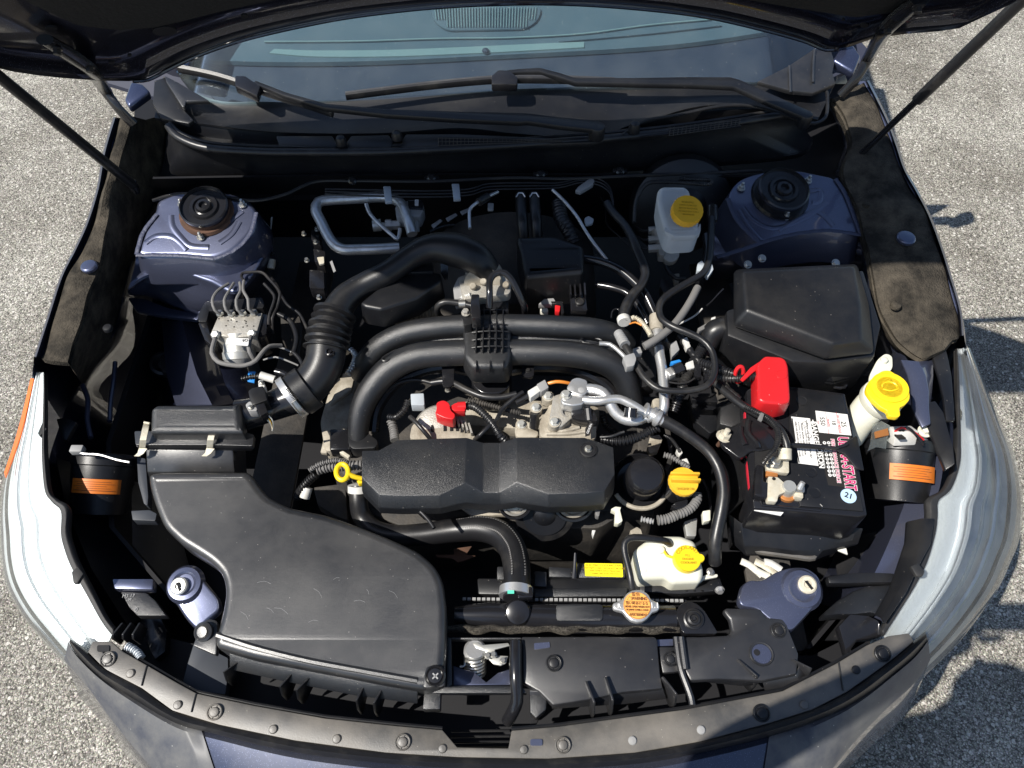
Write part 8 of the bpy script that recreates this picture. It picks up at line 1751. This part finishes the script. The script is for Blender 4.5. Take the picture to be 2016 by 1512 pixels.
for i, (key, q, r_, m, lab) in enumerate((
        ('A4', [(1640, 800), (1720, 850), (1760, 960), (1740, 1060)], 5, 'rubber', 'black hose dropping right of the ABS unit'),
        ('A4', [(1650, 660), (1700, 740), (1780, 800), (1830, 900)], 3, 'rubber', 'thin black cable running from the ABS unit toward the bellows'),
        ('A4', [(1620, 1180), (1690, 1200), (1720, 1260)], 6, 'plastic_gloss', 'short black hose under the duct elbow'),
        ('A5', [(60, 1190), (100, 1230), (120, 1290), (60, 1330)], 4, 'rubber', 'black wire below the bellows left side'),
        ('A5', [(440, 1170), (470, 1210), (450, 1280), (420, 1330)], 5, 'bright_alu', 'glinting bolt stack between bellows and manifold'),
        ('A5', [(960, 390), (1060, 350), (1200, 345), (1380, 345)], 4, 'plastic_gloss', 'black pipe lying behind the top of the intake duct'),
        ('A5', [(1440, 270), (1500, 300), (1530, 350), (1560, 400)], 5, 'plastic_gloss', 'black hose behind the right resonator box'),
        ('A6', [(480, 160), (510, 220), (520, 340), (600, 420), (680, 490)], 1.6, 'dark_metal', 'thin dark pipe left of the brake booster hose'),
        ('A6', [(560, 130), (620, 90), (700, 60), (800, 45)], 1.8, 'dark_metal', 'thin dark pipe rising to the cowl left of the brake reservoir'),
        ('A6', [(440, 60), (500, 60), (550, 80), (570, 130)], 1.8, 'dark_metal', 'thin dark pipe curling from the grey loom tie'),
        ('A6', [(900, 560), (920, 640), (980, 700), (1040, 700)], 4, 'rubber', 'dark hose below the master cylinder'),
        ('B1', [(880, 380), (900, 450), (960, 500), (1000, 520)], 6, 'rubber', 'black corrugated hose under the white pipes'),
        ('B1', [(1420, 250), (1480, 220), (1520, 160), (1560, 90)], 8, 'rubber', 'black trunk hose left of the battery plate'),
        ('B1', [(840, 640), (900, 660), (930, 720)], 4, 'plastic_gloss', 'small dark hose right of the engine cover'),
        ('B1', [(1640, 870), (1680, 960), (1700, 1080), (1690, 1200)], 3, 'dark_metal', 'thin rod between oil cap and fat hose'),
        ('A8', [(1000, 1040), (1100, 1100), (1180, 1180), (1220, 1240)], 4, 'dark_metal', 'thin dark strut slanting under the engine cover'))):
    hose('bay_hose' if r_ > 2 else 'brake_line', key, [(a, b, 0.76 if key[0] == 'A' else 0.70) for a, b in q], r_, m, lab, 'hose' if r_ > 2 else 'pipe', **({'ribs': (0.006, 0.002)} if i in (4, 11, 12) else {}))

# ------------------------------------------------------------------ the photographer, whose shadow falls across the car's front corner
def person():
    t = thing('person', 'person in dark jacket and jeans holding a phone out over the open bonnet', 'person', (0.0, -0.66, 0))
    V_ = {'pel': (0, -.68, 1.0), 'sp1': (0, -.68, 1.16), 'sp2': (0, -.665, 1.34), 'ch': (0, -.65, 1.47), 'nk': (0, -.635, 1.60), 'hd': (0, -.62, 1.70), 'hd2': (0, -.61, 1.79)}
    for s, n_ in ((-1, 'l'), (1, 'r')):
        V_.update({'hip' + n_: (s * .09, -.68, .94), 'kn' + n_: (s * .11, -.66, .52), 'an' + n_: (s * .12, -.69, .09), 'to' + n_: (s * .14, -.56, .05),
                   'sh' + n_: (s * .18, -.65, 1.48), 'el' + n_: (s * .29, -.58, 1.56), 'wr' + n_: (s * .15, -.53, 1.82), 'ha' + n_: (s * .105, -.515, 1.89)})
    E = [('pel', 'sp1'), ('sp1', 'sp2'), ('sp2', 'ch'), ('ch', 'nk'), ('nk', 'hd'), ('hd', 'hd2')]
    for n_ in 'lr': E += [('pel', 'hip' + n_), ('hip' + n_, 'kn' + n_), ('kn' + n_, 'an' + n_), ('an' + n_, 'to' + n_), ('ch', 'sh' + n_), ('sh' + n_, 'el' + n_), ('el' + n_, 'wr' + n_), ('wr' + n_, 'ha' + n_)]
    RR = {'pel': .125, 'sp1': .115, 'sp2': .125, 'ch': .12, 'nk': .055, 'hd': .085, 'hd2': .08, 'hip': .09, 'kn': .06, 'an': .045, 'to': .04, 'sh': .07, 'el': .05, 'wr': .03, 'ha': .033}
    keys = list(V_); me = bpy.data.meshes.new('body')
    org = WL(t)
    me.from_pydata([Vector(V_[k]) - org for k in keys], [(keys.index(a), keys.index(b)) for a, b in E], [])
    o = bpy.data.objects.new('skeleton', me); C.objects.link(o)
    o.modifiers.new('skin', 'SKIN'); md = o.modifiers.new('smooth', 'SUBSURF'); md.levels = 2
    for i, k in enumerate(keys):
        r = RR.get(k) or RR.get(k[:-1]); o.data.skin_vertices[0].data[i].radius = (r, r)
    o.data.skin_vertices[0].data[0].use_root = True
    bm2 = bpy.data.meshes.new_from_object(o.evaluated_get(bpy.context.evaluated_depsgraph_get()))
    bpy.data.objects.remove(o)
    bm2.name = 'body'; bm2.materials.clear()
    for m in ('skin', 'jersey', 'denim', 'tyre'): bm2.materials.append(MATS[m])
    for p in bm2.polygons:
        z = p.center.z; x = abs(p.center.x); p.use_smooth = True
        p.material_index = 3 if z < 0.12 else 2 if z < 1.0 else 0 if (z > 1.57 and x < 0.1) or (z > 1.80 and x > 0.07) else 1
    b = bpy.data.objects.new('body', bm2); C.objects.link(b); b.parent = t
    part('hair', lathe(Vector((0, -.628, 1.74)), Vector((0, -0.25, 1)), [(0.094, -0.03), (0.098, 0.01), (0.092, 0.05), (0.07, 0.085), (0.03, 0.104), (0.001, 0.108)], 24), 'grimy', t)
    part('nose', tube([Vector((0, -.535, 1.745)), Vector((0, -.522, 1.722)), Vector((0, -.536, 1.712))], [0.007, 0.012, 0.009], 8), 'skin', t)
    for s in (-1, 1):
        part('eye', lathe(Vector((s * 0.032, -.541, 1.745)), Vector((0, 1, 0)), [(0.010, 0), (0.007, 0.003), (0.001, 0.004)], 12), 'ink', t)
        part('ear', obox(Vector((s * 0.088, -.62, 1.73)), 0.012, 0.03, 0.05), 'skin', t, bevel=0.005)
        for i in range(4):                      # fingers curled round the phone's edges
            q = Vector((s * 0.098, -0.517, 1.898 + i * 0.015))
            part('finger', tube([q, q + Vector((-s * 0.004, 0.018, 0.008)), q + Vector((-s * 0.012, 0.024, 0.016)), q + Vector((-s * 0.022, 0.022, 0.022))], [0.0092, 0.0085, 0.0078, 0.006], 8), 'skin', t)
        q = Vector((s * 0.095, -0.525, 1.90)); part('thumb', tube([q, q + Vector((-s * 0.018, -0.01, 0.03)), q + Vector((-s * 0.035, -0.008, 0.045))], [0.011, 0.010, 0.007], 8), 'skin', t)
    part('mouth', obox(Vector((0, -.537, 1.69)), 0.04, 0.004, 0.006), 'ink_brown', t, bevel=0.001)
    tag(part('phone', obox(CAM - Vector((0, CP, -SP)) * 0.014, 0.155, 0.075, 0.008, Vector((1, 0, 0)), Vector((0, CP, -SP))), 'plastic_gloss', None, bevel=0.003), 'black phone held level over the bonnet by the person', 'phone')
person()
